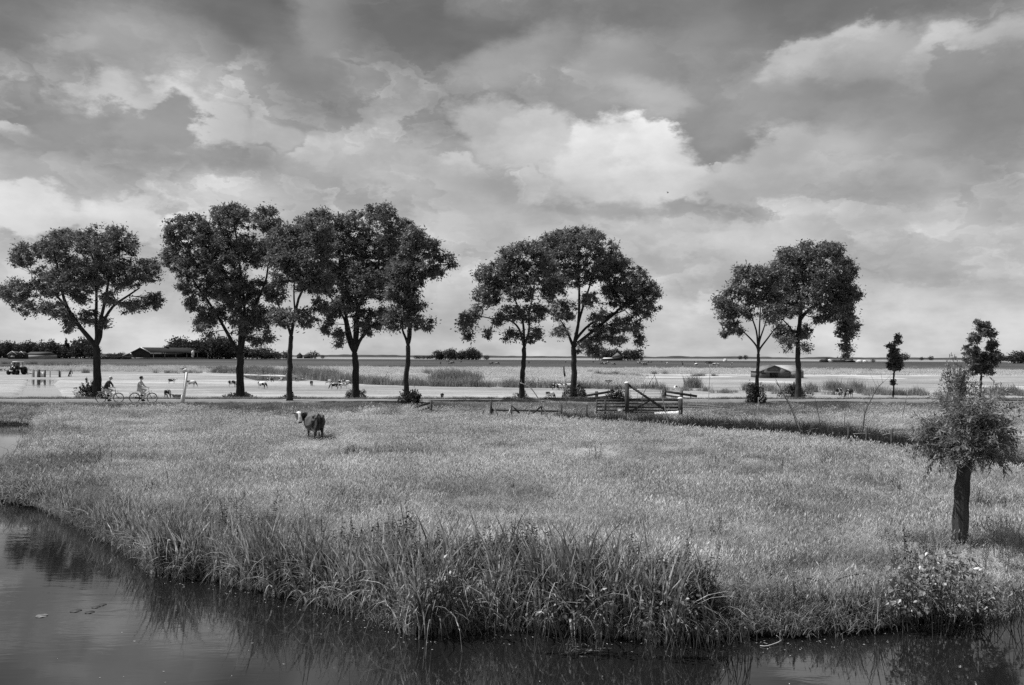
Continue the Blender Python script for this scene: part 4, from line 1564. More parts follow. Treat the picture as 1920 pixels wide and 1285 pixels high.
# ------------------------------------------------------------------ pollard willow in the near meadow
def build_willow():
    r = np.random.default_rng(33)
    b0 = on_ground(1800, 1030)
    D = b0.y
    pm = D / F
    root = thing('pollard_willow', 'pollard willow with a thick dark stem and a shaggy narrow leaved head, near the water', 'tree', b0)
    mb = MB()
    tp = interp_poly([b0 - Vector((0, 0, .1)), W(1802, 960, D), W(1806, 900, D), W(1812, 856, D), W(1814, 838, D)], 5)
    rr = []
    for i in range(len(tp)):
        t_ = i / (len(tp) - 1)
        rr.append(.132 * (1 + .28 * math.exp(-t_ * 9)) * (1 - .10 * t_) * (1 + .045 * math.sin(i * 1.7)) * (1 + .42 * max(0, t_ - .80) / .2))
    sides = 22
    st = len(mb.v)
    mb.tube(tp, rr, sides)
    for i in range(len(tp)):                       # ridged, fluted bark
        for k in range(sides):
            v = Vector(mb.v[st + i * sides + k])
            f_ = 1 + .075 * math.sin(k * 1.9 + .35 * i) + .05 * math.sin(k * 4.1 - .5 * i) + r.normal(0, .018)
            mb.v[st + i * sides + k] = tuple(tp[i] + (v - tp[i]) * f_)
    put('trunk', mb, M_barkw, root, b0, True)
    head = tp[-1]
    sh = MB()
    knob = MB().ball(head + Vector((0, 0, .02)), (.22, .21, .17), 12, 8)
    for k in range(14):
        a = r.uniform(0, 6.28)
        knob.ball(head + Vector((math.cos(a) * .17, math.sin(a) * .17, r.uniform(-.06, .14))), r.uniform(.05, .09), 7, 5)
    put('knotted_head', knob, M_barkw, root, b0, True)
    C_, D_, N_, L_ = [], [], [], []

    def shoot(p, d, ln, droop, thick, leafy):
        K = 8
        pts = [p.copy()]
        dirv = d.copy()
        bend = Vector(r.normal(0, .05, 3))
        for k in range(K):
            dirv = (dirv + bend + Vector((r.normal(0, .07), r.normal(0, .07), r.normal(0, .05) - droop * (k + 1) / K))).normalized()
            p = p + dirv * (ln / K)
            pts.append(p.copy())
        sh.tube(pts, [thick * (1 - .8 * k / K) + .001 for k in range(K + 1)], 4, cap=False)
        nl = int(ln * 58)
        for k in range(nl):
            t_ = leafy + (1 - leafy) * (k + r.uniform(0, 1)) / nl
            f_ = t_ * K
            i0 = min(int(f_), K - 1)
            q0 = pts[i0].lerp(pts[i0 + 1], f_ - i0)
            tg = (pts[i0 + 1] - pts[i0]).normalized()
            rnd = Vector(r.normal(0, 1, 3))
            side = (rnd - tg * rnd.dot(tg)).normalized()
            ld = (tg * r.uniform(.3, .9) + side * r.uniform(.6, 1.1) + Vector((0, 0, -.4))).normalized()
            l_ = r.uniform(.07, .145)
            C_.append(tuple(q0 + ld * l_ * .5))
            D_.append(tuple(ld))
            N_.append((side.x * .6 + r.normal(0, .4), side.y * .6 + r.normal(0, .4), .7))
            L_.append(l_)
        return pts

    for i in range(260):
        a = r.uniform(0, 2 * math.pi)
        sector = .86 + .15 * math.sin(3 * a + 1) + .13 * math.sin(5 * a)
        e = r.choice([r.uniform(-.25, .35), r.uniform(.25, .9), r.uniform(.6, 1.45)], p=[.34, .36, .30])
        ln = {0: r.uniform(.55, .95), 1: r.uniform(.7, 1.05), 2: r.uniform(.7, 1.1)}[0 if e < .3 else 1 if e < .8 else 2] * sector
        if i < 9:
            e, ln = r.uniform(1.0, 1.45), r.uniform(1.2, 1.5)
        d = Vector((math.cos(a) * math.cos(e), math.sin(a) * math.cos(e), math.sin(e)))
        p = head + Vector((d.x * .15, d.y * .15, d.z * .12))
        pts = shoot(p, d, ln, r.uniform(.06, .24) if e < .9 else r.uniform(.02, .14), .009, .22)
        for q_ in range(2 if ln > .7 else 1):
            j = int(r.integers(2, 6))
            dd_ = ((pts[j + 1] - pts[j]).normalized() + Vector(r.normal(0, .55, 3)) + Vector((0, 0, .1))).normalized()
            shoot(pts[j], dd_, ln * r.uniform(.3, .55), r.uniform(.05, .25), .004, .1)
    put('branches', sh, M_wilstem, root, b0)
    C_, D_, N_, L_ = map(np.array, (C_, D_, N_, L_))
    put('crown', MB().quads(leafquads(C_, D_, N_, L_, L_ * r.uniform(.16, .24, len(L_)))), M_wil, root, b0)
    # thin dead twig that hangs beside the stem
    return root


build_willow()


def heartleaves(c, n_, d, size):
    """broad leaf made of two folded quads"""
    d = unit(d)
    s = unit(np.cross(d, n_))
    u = unit(np.cross(s, d))
    z_ = size.reshape(-1, 1)
    a = c
    tip = c + d * z_
    m1 = c + d * z_ * .35 + s * z_ * .42 + u * z_ * .10
    m2 = c + d * z_ * .35 - s * z_ * .42 + u * z_ * .10
    b1 = c - d * z_ * .12 + s * z_ * .22
    b2 = c - d * z_ * .12 - s * z_ * .22
    return np.stack([a, b1, m1, tip], 1), np.stack([a, tip, m2, b2], 1)


def build_bank_shrub():
    r = np.random.default_rng(44)
    b0 = on_ground(1765, 1150)
    D = b0.y
    pm = D / F
    root = thing('flowering_shrub', 'broad leaved tangle with pale flowers on the bank below the willow', 'shrub', b0)
    # clumps in picture px -> metres
    cl = [(1700, 1120, 44, 40), (1740, 1100, 50, 50), (1790, 1095, 50, 56), (1835, 1115, 36, 34), (1760, 1060, 48, 34), (1715, 1065, 34, 30), (1800, 1055, 40, 30), (1690, 1080, 30, 30),
          (1860, 1125, 22, 18), (1770, 1130, 55, 26), (1910, 1100, 20, 16)]
    C_, N_, D_, Z_ = [], [], [], []
    st = MB()
    for (x_, y_, rx, ry) in cl:
        cen = W(x_, y_, D + r.uniform(-.1, .5))
        rxm, rym = rx * pm, ry * pm
        k = int(rxm * rym * 1500)
        u = unit(r.normal(0, 1, (k, 3))) * r.uniform(.2, 1, (k, 1)) ** .5
        p = np.array(cen) + u * np.array([rxm, rxm * .8, rym])
        C_.append(p)
        D_.append(u * np.array([1, 1, .2]) + r.normal(0, .5, (k, 3)) + np.array([0, -.2, -.35]))
        N_.append(u * .5 + r.normal(0, .35, (k, 3)) + np.array([0, -.1, .7]))
        Z_.append(r.uniform(.030, .085, k) * r.choice([.7, 1, 1, 1.25], k))
        for q_ in range(12):
            t_ = Vector(p[r.integers(0, k)])
            g0 = Vector((cen.x + r.normal(0, .15), cen.y + r.normal(0, .1), 0))
            g0.z = max(hz(g0.x, g0.y), 0) - .03
            st.tube([g0, (g0 + t_) / 2 + Vector((r.normal(0, .06), r.normal(0, .06), .05)), t_], [.007, .005, .003], 4, cap=False)
    C_, N_, D_, Z_ = map(np.concatenate, (C_, N_, D_, Z_))
    A_, B_ = heartleaves(C_, N_, D_, Z_)
    put('stem', st, M_nettle, root, b0)
    put('foliage', MB().quads(A_).quads(B_), M_broad, root, b0)
    # arching strap leaves
    b, _ = blades(46, .42, .018, .28, .5, 1.0, r, segs=5)
    b = b + np.array([b0.x - .1, b0.y + .1, .38])
    b2, _ = blades(26, .38, .014, .2, .8, 1.0, r, segs=5)
    b2 = b2 + np.array([W(1835, 1130, D).x, D + .3, .08])
    put('strap_leaves', MB().quads(b).quads(b2), M_reed, root, b0)
    # flowers
    for (x_, y_) in [(1689, 1034), (1692, 1037), (1742, 1022), (1743, 1026), (1786, 1030), (1790, 1034), (1795, 1034), (1800, 1033), (1811, 1024), (1812, 1022), (1822, 1034), (1739, 1066),
                     (1764, 1083), (1775, 1078), (1752, 1046), (1746, 1044), (1700, 1062), (1704, 1114), (1710, 1040), (1899, 1093), (1909, 1097)]:
        c = W(x_, y_, D - r.uniform(.25, .4))
        f_ = MB()
        k = 5
        for i in range(k):
            a = 2 * math.pi * i / k + r.uniform(0, 1)
            d = Vector((math.cos(a), -.35, math.sin(a)))
            s_ = Vector((-math.sin(a), 0, math.cos(a)))
            z_ = r.uniform(.018, .028)
            f_.add([c, c + d * z_ + s_ * z_ * .5, c + d * z_ * 1.5, c + d * z_ - s_ * z_ * .5], [(0, 1, 2, 3)])
        put('flower', f_, M_flower, root, b0)


build_bank_shrub()


def leafy_plant(label, clusters, seed, off=.25, size=(.03, .075)):
    r = np.random.default_rng(seed)
    b0 = on_ground(clusters[0][0], clusters[0][1] + clusters[0][3])
    D = b0.y
    root = thing('leafy_plant', label, 'plant', b0)
    A, B, st = [], [], MB()
    for (x_, y_, rx, ry) in clusters:
        cen = W(x_, y_, D - off)
        rxm, rym = rx * D / F, ry * D / F
        k = int(rxm * rym * 620)
        u = unit(r.normal(0, 1, (k, 3))) * r.uniform(.2, 1, (k, 1)) ** .5
        p = np.array(cen) + u * np.array([rxm, rxm * .5, rym])
        a_, b_ = heartleaves(p, u * .5 + r.normal(0, .4, (k, 3)) + np.array([0, -.2, .6]), u + r.normal(0, .5, (k, 3)) + np.array([0, -.2, -.4]), r.uniform(size[0], size[1], k))
        A.append(a_)
        B.append(b_)
        for q_ in range(10):
            t_ = Vector(p[r.integers(0, k)])
            g0 = Vector((cen.x + r.normal(0, .08), cen.y + r.normal(0, .05), -.03))
            st.tube([g0, (g0 + t_) / 2 + Vector((r.normal(0, .04), 0, .04)), t_], [.006, .005, .003], 4, cap=False)
    put('stem', st, M_nettle, root, b0)
    put('foliage', MB().quads(np.concatenate(A)).quads(np.concatenate(B)), M_herbleaf, root, b0)


M_herbleaf = grey('bank_leaf', .10, .45, .6, 14, transl=.3, spec=.7, detail=2)
leafy_plant('dark leafy plant squeezed between tall reeds at the middle of the bank', [(800, 1115, 34, 44), (830, 1075, 36, 40), (870, 1100, 30, 44)], 91)
leafy_plant('low broad leaved herbs at the water edge right of the middle reeds', [(1060, 1140, 50, 34), (1120, 1130, 44, 44), (1010, 1150, 30, 24)], 92)
leafy_plant('dense leafy herbs filling the right end of the reed bank', [(1265, 1120, 44, 60), (1220, 1150, 40, 36), (1300, 1150, 28, 40)], 93, size=(.03, .07))
leafy_plant('small patch of low leaves on the short grassy shore', [(1365, 1178, 26, 12), (1400, 1172, 24, 13), (1340, 1182, 20, 11)], 94, off=.1, size=(.02, .05))

# ------------------------------------------------------------------ floating things
r = np.random.default_rng(55)
for (px, py, rad, lab) in [(78, 1155, .085, 'pale lily leaf lying flat on the water, the brightest of the group'), (142, 1145, .085, 'dark lily leaf on the water left of the twin pads'),
                          (168, 1148, .07, 'dark lily leaf on the water just below the others'), (180, 1138, .065, 'dark lily leaf closest to the reed clump'),
                          (192, 1134, .06, 'smallest lily leaf of the group on the still water')]:
    c = G(px, py, .004)
    f_ = MB()
    k = 22
    vs = [(c.x, c.y, .006)] + [(c.x + rad * math.cos(a) * (1 + .04 * math.sin(3 * a)), c.y + rad * math.sin(a), .006 + .003 * math.sin(5 * a)) for a in np.linspace(.25, 2 * math.pi - .05, k)]
    f_.add(vs, [(0, i, i + 1) for i in range(1, k)])
    vs2 = [(v[0], v[1], v[2] - .004) for v in vs]
    f_.add(vs2, [(0, i + 1, i) for i in range(1, k)])
    tag(put('lily_leaf', f_, M_broad if px == 78 else M_nettle, origin=c), lab, 'water plant', 'lily leaves floating on the river')
sp = xpix_pts(420, 250, 1900, -.75, .02, r)
ex = []
for _ in range(46):
    g_ = G(r.uniform(100, 1700), r.uniform(1130, 1285), 0)
    ex.append((g_.x, g_.y))
sp = np.vstack([sp, np.array(ex)])
sp = sp[sdist(sp[:, 0], sp[:, 1], RIVER) > .03]
c = np.stack([sp[:, 0], sp[:, 1], np.full(len(sp), .007)], -1)
d = r.normal(0, 1, c.shape)
d[:, 2] = 0
ll = r.uniform(.010, .045, len(c))
tag(put('floating_leaves', MB().quads(leafquads(c, d, np.tile([0, 0, 1.], (len(c), 1)), ll, ll * .35)), M_stick), 'small pale dead leaves and petals floating near the bank', kind='stuff')
# clump of broken reed drifting off the bank
c0 = G(1085, 1225, .01)
root = thing('drifting_reed', 'clump of broken reed and leaves floating off the bank', 'driftwood', c0)
mb = MB()
a, b = G(1048, 1226, .02), G(1150, 1213, .03)
for k in range(9):
    q0, q1 = G(1050 + r.uniform(0, 50), 1224 + r.uniform(-3, 4), .015), G(1095 + r.uniform(0, 55), 1219 + r.uniform(-5, 4), .02)
    mb.tube([q0, (q0 + q1) / 2 + Vector((0, 0, .02)), q1], [.006, .007, .004], 5, cap=False)
put('stalk', mb, M_reed, root, c0)
bl_, _ = blades(14, .17, .022, .10, .7, .8, r, segs=4)
put('leaves', MB().quads(bl_ + np.array([G(1068, 1224, 0).x, G(1068, 1224, 0).y, .01])), M_reed, root, c0)
mb = MB().quads(leafquads(np.array([tuple(G(1094, 1231, .012))]), np.array([[1., -.4, .0]]), np.array([[0, 0, 1.]]), [.13], [.06]))
put('leaf', mb, M_broad, root, c0)
# fallen branch on the bank and stick in the water
pts = [on_ground(px, py, z0=.1) + Vector((0, 0, zz)) for px, py, zz in ((1490, 1108, .13), (1515, 1104, .16), (1535, 1105, .12), (1560, 1107, .14), (1590, 1104, .2), (1625, 1101, .22))]
tag(put('fallen_branch', MB().tube(interp_poly(pts, 4), [.012] * 20 + [.007], 6), M_bark, origin=pts[0]), 'thin dark branch lying over the grass of the bank', 'branch')
pts = [G(1425, 1211, .01), G(1440, 1211, .02), G(1465, 1201, .04), G(1456, 1192, .12)]
tag(put('reed_stalk', MB().tube(interp_poly(pts, 3), .006, 5), M_stick, origin=pts[0]), 'pale bent stalk lying on the water against the bank', 'twig')

# ------------------------------------------------------------------ cows


def coat(me, kind, seed):
    """coat pattern as a point attribute: 0 dark, 1 white"""
    n = len(me.vertices)
    co = np.zeros(n * 3, dtype=np.float32)
    me.vertices.foreach_get('co', co)
    co = co.reshape(-1, 3)
    rr = np.random.default_rng(seed)
    cs = rr.uniform([-1.0, -.5, .3], [1.2, .5, 1.5], (9, 3))
    rad = rr.uniform(.22, .48, 9)
    f_ = np.zeros(n)
    for c_, r_ in zip(cs, rad):
        f_ = np.maximum(f_, 1 - np.linalg.norm((co - c_) * [1, .6, 1], axis=1) / r_)
    f_ += .12 * np.sin(co[:, 0] * 9 + seed) * np.sin(co[:, 2] * 8)
    dark = f_ > .12
    if kind == 'light':
        white = ~dark
    elif kind == 'dark':
        white = dark & (f_ > .35)
    else:
        white = ~dark
        white |= co[:, 2] < .42
    a = me.attributes.new('coat', 'FLOAT', 'POINT')
    a.data.foreach_set('value', white.astype(np.float32))


M_coat = grey('cow_coat', .5, .7)
t = M_coat.node_tree
pb = [n_ for n_ in t.nodes if n_.type == 'BSDF_PRINCIPLED'][0]
at = t.nodes.new('ShaderNodeAttribute')
at.attribute_name = 'coat'
vv = fmix(t, at.outputs['Fac'], .022, .74)
cgn = t.nodes.new('ShaderNodeCombineXYZ')
for i in range(3):
    t.links.new(vv, cgn.inputs[i])
t.links.new(cgn.outputs[0], pb.inputs['Base Color'])


def cow_body(head='graze', lying=False):
    """facing +X, 2 m long, back at about 1.3 m"""
    b = MB()
    # trunk of the body: deep chest, tucked belly, hip bones
    b.tube([(-.82, 0, 1.05), (-.70, 0, 1.03), (-.45, 0, .98), (-.1, 0, .93), (.25, 0, .93), (.5, 0, .97), (.72, 0, 1.02), (.85, 0, 1.03)],
           [(.12, .12), (.27, .24), (.31, .29), (.36, .33), (.36, .33), (.31, .33), (.22, .27), (.12, .16)], 14)
    b.beam((-.75, 0, 1.27), (.62, 0, 1.27), .10, .07)
    b.ball((-.66, .17, 1.22), (.09, .06, .07))
    b.ball((-.66, -.17, 1.22), (.09, .06, .07))
    if head == 'graze':
        b.tube([(.62, 0, 1.08), (.86, 0, .92), (1.06, 0, .66), (1.13, 0, .48)], [(.17, .24), (.13, .19), (.10, .14), (.09, .11)], 10)
        b.tube([(1.08, 0, .56), (1.17, 0, .40), (1.22, 0, .22), (1.24, 0, .10)], [(.10, .11), (.11, .12), (.075, .08), (.075, .06)], 10)
        for s in (-1, 1):
            b.tube([(1.08, s * .08, .55), (1.02, s * .16, .57), (.98, s * .25, .53)], [(.03, .02), (.05, .025), (.02, .01)], 6)
            b.ball((1.165, s * .095, .42), (.028, .02, .028), 6, 5)
    elif head == 'up':
        b.tube([(.62, 0, 1.06), (.86, 0, 1.14), (1.05, 0, 1.28), (1.14, 0, 1.34)], [(.17, .24), (.13, .18), (.10, .13), (.09, .11)], 10)
        b.tube([(1.08, 0, 1.37), (1.22, 0, 1.30), (1.38, 0, 1.18), (1.46, 0, 1.12)], [(.10, .10), (.11, .12), (.075, .08), (.075, .06)], 10)
        for s in (-1, 1):
            b.tube([(1.09, s * .08, 1.40), (1.06, s * .17, 1.42), (1.04, s * .26, 1.38)], [(.03, .02), (.05, .025), (.02, .01)], 6)
            b.ball((1.22, s * .095, 1.33), (.028, .02, .028), 6, 5)
    # hind legs: thigh, hock pointing back, upright shank
    for s, dx in ((-1, .0), (1, .08)):
        b.tube([(-.58, s * .15, 1.0), (-.54, s * .17, .80), (-.56, s * .16, .64), (-.70, s * .15, .46), (-.67, s * .15, .26), (-.66, s * .15, .10), (-.63, s * .15, 0)],
               [(.20, .14), (.17, .13), (.11, .09), (.06, .05), (.042, .04), (.045, .042), (.06, .05)], 8)
    for s, dx in ((-1, .06), (1, -.05)):
        b.tube([(.55 + dx, s * .16, .95), (.54 + dx, s * .17, .70), (.55 + dx, s * .16, .42), (.54 + dx, s * .16, .22), (.54 + dx, s * .16, .08), (.56 + dx, s * .16, 0)],
               [(.15, .11), (.11, .08), (.062, .055), (.04, .038), (.045, .042), (.06, .05)], 8)
    b.ball((-.34, 0, .60), (.15, .13, .10))      # udder
    b.tube([(-.84, 0, 1.22), (-.92, 0, 1.1), (-.93, 0, .8), (-.92, 0, .5), (-.92, 0, .38)], [.035, .03, .02, .018, .045], 6)
    return b


def lying_body():
    b = MB()
    b.tube([(-.85, 0, .45), (-.6, 0, .43), (-.1, 0, .38), (.4, 0, .42), (.75, 0, .5)], [(.14, .14), (.33, .32), (.40, .36), (.35, .36), (.18, .2)], 12)
    b.tube([(.62, 0, .56), (.85, 0, .70), (1.0, 0, .82), (1.06, 0, .86)], [(.16, .2), (.12, .15), (.1, .11), (.09, .1)], 9)
    b.tube([(1.02, 0, .88), (1.16, 0, .80), (1.32, 0, .68)], [(.1, .1), (.1, .1), (.07, .065)], 9)
    for s in (-1, 1):
        b.tube([(1.03, s * .08, .9), (1.0, s * .17, .92), (.98, s * .25, .88)], [(.03, .02), (.05, .025), (.02, .01)], 6)
        b.tube([(-.5, s * .3, .3), (-.2, s * .45, .12), (-.55, s * .46, .06)], [(.16, .14), (.07, .07), (.05, .05)], 7)
        b.tube([(.55, s * .25, .2), (.8, s * .3, .08), (.5, s * .32, .05)], [(.1, .08), (.06, .06), (.05, .05)], 7)
    return b


cow_meshes = []
for i, (hd, kind) in enumerate([('graze', 'light'), ('graze', 'dark'), ('graze', 'mixed'), ('graze', 'light'), ('up', 'mixed'), ('lie', 'dark')]):
    me = remeshed(lying_body() if hd == 'lie' else cow_body(hd), .035, 1, 'cow')
    coat(me, kind, 3 + i * 5)
    me.materials.append(M_coat)
    cow_meshes.append(me)


def add_cow(px, py, kind, rz, label, scale=.62, group='cows grazing the pasture beyond the road', z0=.14):
    p = on_ground(px, py, z0=z0)
    o = bpy.data.objects.new('cow', cow_meshes[kind])
    COL.objects.link(o)
    o.location = p
    o.rotation_euler = (0, 0, R(rz))
    o.scale = (scale * .85 if scale < .9 else scale,) * 3
    return tag(o, label, 'cow', group)


CW = [
    (322, 720, 4, 8, 'black and white cow nearest left of the leaning white post', .62), (358, 726, 2, 12, 'pale backed black bellied cow just right of the leaning white post', .72),
    (342, 696, 1, 200, 'dark cow far behind the top of the leaning white post', .62), (314, 748, 1, 95, 'rounded dark cow seen from behind at the road edge by the second cyclist', .72),
    (333, 748, 5, 190, 'dark cow lying between the second cyclist and the white post', .6),
    (436, 726, 0, 40, 'white cow with a dark patch left of the tallest tree trunk', .72), (491, 729, 3, -20, 'white cow with a black head between the first two trunks of the group', .74),
    (505, 717, 1, 20, 'small dark cow beside the inlet, between two trunks', .55), (526, 717, 3, 70, 'small pale cow touching the slim straight trunk from behind', .58),
    (556, 716, 1, 85, 'tiny dark cow drinking just right of the slim trunk', .6), (584, 724, 1, 95, 'dark cow seen from behind at the end of the inlet', .62),
    (615, 722, 2, 40, 'black and white cow half hidden against the reeds', .62), (627, 730, 1, 180, 'lone black cow grazing in front of the reeds', .62),
    (641, 723, 1, 0, 'dark cow on the left of the pair before the reeds', .66), (649, 724, 2, 30, 'black cow with its side to us, close to the three limbed tree', .66),
    (644, 729, 0, 200, 'all white cow lying in front of the dark pair', .60),
    (829, 749, 1, 100, 'small black cow with a white back close to the road in the open gap', .52), (1031, 750, 2, 40, 'black cow with a white saddle grazing between two trees', .66),
    (1042, 731, 1, 15, 'dark cow in the resting herd left of the wide rounded tree', .66), (1053, 732, 0, 190, 'white cow in the middle of the resting herd', .66),
    (1066, 731, 3, 20, 'pale cow of the herd touching the trunk of the wide rounded tree', .66), (1084, 732, 0, 90, 'white rump showing just right of the rounded tree trunk', .58),
    (1267, 735, 2, 90, 'piebald cow seen head on between the gate and the rail fence', .62), (1573, 743, 0, 40, 'white cow with a dark belly patch on the open right pasture', .72),
    (1592, 746, 1, 215, 'black cow with a pale back right beside the white one', .72),
    (144, 690, 1, 10, 'tiny dark cow in front of the weeds left of the first tree', .55), (163, 689, 1, 190, 'tiny dark cow further right in the weeds by the first tree', .5),
    (171, 689, 1, 100, 'tiny dark cow almost touching the first trunk', .5),
    (10, 698, 2, 80, 'black and white calf standing left of the tractor', .55), (2, 697, 1, 100, 'dark calf at the left picture edge by the tractor', .55),
    (365, 697, 0, 10, 'small white cow far off, right of the white post top', .45),
]
for (px, py, k, rz, lab, sc_) in CW:
    add_cow(px, py, k, rz, lab, sc_)
# the herd far away on the dark field
r = np.random.default_rng(66)
for i in range(34):
    px = r.uniform(1040, 1400) if i < 26 else r.uniform(800, 1040)
    py = r.uniform(680, 687) + (px - 1200) * .003
    k = int(r.integers(0, 5)) if px > 1240 else 1
    add_cow(px, py, k, float(r.uniform(0, 360)), 'one of the tiny cows dotted over the dark far field', .95, 'tiny cows on the dark far field')


def near_cow():
    # local frame: +X is the way the body points
    r = np.random.default_rng(5)
    b = MB()
    K = [(-.60, 0, .90), (-.50, 0, .86), (-.33, 0, .80), (-.05, 0, .75), (.22, 0, .75), (.40, 0, .80), (.54, 0, .87)]
    b.tube(K, [(.15, .20), (.28, .29), (.33, .31), (.38, .34), (.38, .34), (.33, .31), (.18, .22)], 16)
    b.beam((-.58, 0, 1.11), (.5, 0, 1.09), .07, .07)
    for s in (-1, 1):
        b.ball((-.44, s * .17, 1.03), (.13, .08, .07))
        b.ball((-.60, s * .11, .95), (.07, .07, .08))
    # neck turns back over the left shoulder, head looks at the camera
    neck = [(.46, .06, .90), (.54, .22, .95), (.48, .38, 1.00), (.38, .48, 1.03)]
    b.tube(neck, [(.21, .25), (.17, .21), (.14, .17), (.12, .14)], 12)
    hd = [(.41, .54, 1.09), (.30, .55, 1.04), (.19, .55, .91), (.12, .54, .79), (.10, .54, .74)]
    b.tube(hd, [(.10, .11), (.135, .14), (.11, .115), (.085, .09), (.06, .065)], 12)
    for s in (-1, 1):
        b.tube([(-.46, s * .13, .90), (-.42, s * .15, .70), (-.44, s * .15, .55), (-.56, s * .14, .42), (-.54, s * .14, .24), (-.53, s * .14, .08), (-.51, s * .14, 0)],
               [(.17, .13), (.145, .115), (.10, .085), (.055, .05), (.04, .038), (.045, .04), (.055, .05)], 9)
        b.tube([(.42, s * .14, .85), (.41, s * .15, .60), (.42, s * .14, .38), (.41, s * .14, .2), (.41, s * .14, .08), (.43, s * .14, 0)],
               [(.13, .10), (.10, .075), (.058, .05), (.038, .036), (.042, .04), (.055, .05)], 9)
    b.tube([(-.64, 0, 1.05), (-.71, 0, .95), (-.73, 0, .72), (-.72, 0, .45), (-.72, .01, .30)], [.03, .026, .018, .016, .04], 7)
    me = remeshed(b, .02, 2, 'body')
    n = len(me.vertices)
    co = np.zeros(n * 3, dtype=np.float32)
    me.vertices.foreach_get('co', co)
    co = co.reshape(-1, 3)
    v = np.full(n, .028)
    # sky sheen painted into the back's fur, lighter streak down the thigh and flank
    v = v + .055 * sst(.94, 1.08, co[:, 2]) * sst(-.5, -.3, co[:, 0]) * (1 - sst(.3, .6, co[:, 0]))
    st = np.exp(-((co[:, 1] - .11 - .12 * (.9 - co[:, 2])) / .035) ** 2) * (co[:, 0] < -.45) * sst(.35, .6, co[:, 2]) * (1 - sst(.85, 1.0, co[:, 2]))
    v = v + .25 * st
    v = v + .03 * np.sin(co[:, 0] * 11 + co[:, 2] * 7)
    # head: blaze down the face
    H0, H1 = np.array([.41, .54, 1.09]), np.array([.10, .54, .74])
    ax = (H1 - H0) / np.linalg.norm(H1 - H0)
    rel = co - H0
    t_ = rel @ ax
    lat = co[:, 1] - .545
    ishead = (co[:, 1] > .395) & (co[:, 0] < .50) & (co[:, 2] > .66)
    wdt = .048 + .045 * np.abs(t_ - .2) / .2
    blaze = ishead & (np.abs(lat) < wdt) & (t_ > -.10) & (t_ < .43)
    muz = ishead & (t_ > .36) & (t_ < .46)
    nose = ishead & (t_ > .455)
    v = np.where(ishead, .025, v)
    v = np.where(blaze | muz, .80, v)
    v = np.where(nose, .05, v)
    a = me.attributes.new('fur', 'FLOAT', 'POINT')
    a.data.foreach_set('value', v.astype(np.float32))
    m = grey('near_cow_fur', .5, .6, .2, 30)
    t = m.node_tree
    pb = [n_ for n_ in t.nodes if n_.type == 'BSDF_PRINCIPLED'][0]
    at = t.nodes.new('ShaderNodeAttribute')
    at.attribute_name = 'fur'
    nz = noise(t, None, 60, 3)
    vv = mth(t, 'MULTIPLY', at.outputs['Fac'], smooth(t, nz, .2, .8, .8, 1.2))
    cgn = t.nodes.new('ShaderNodeCombineXYZ')
    for i in range(3):
        t.links.new(vv, cgn.inputs[i])
    t.links.new(cgn.outputs[0], pb.inputs['Base Color'])
    pb.inputs['Sheen Weight'].default_value = .25
    me.materials.append(m)
    p = on_ground(590, 829)
    fx, fy = -.47, .88
    rz = math.atan2(fy, fx)
    root = thing('cow', 'dark cow with a white face in the near meadow, turning to look at us', 'cow', p, rz=rz)
    root.scale = (1.12, 1.12, 1.12)
    bo = bpy.data.objects.new('body', me)
    COL.objects.link(bo)
    bo.parent = root

    def loc(name, mb, mat):
        me_ = mb.mesh(name)
        me_.materials.append(mat)
        me_.polygons.foreach_set('use_smooth', np.ones(len(me_.polygons), dtype=bool))
        o = bpy.data.objects.new(name, me_)
        COL.objects.link(o)
        o.parent = root
        return o
    for s in (-1, 1):
        e = MB().tube([(.36, .545 + s * .10, 1.09), (.36, .545 + s * .17, 1.11), (.35, .545 + s * .24, 1.12), (.35, .545 + s * .28, 1.11)],
                      [(.035, .02), (.068, .024), (.062, .02), (.012, .006)], 8)
        loc('ear', e, M_dark)
        loc('inner_ear', MB().ball((.333, .545 + s * .205, 1.113), (.010, .045, .028), 8, 6), M_skin)
        loc('eye', MB().ball((.235, .545 + s * .112, .985), .024, 8, 6), M_black)
        loc('nostril', MB().ball((.065, .545 + s * .035, .775), .014, 6, 5), M_black)
        loc('horn_bud', MB().tube([(.38, .545 + s * .06, 1.17), (.38, .545 + s * .075, 1.22)], [.022, .008], 6), M_skin)


near_cow()

# ------------------------------------------------------------------ cyclists


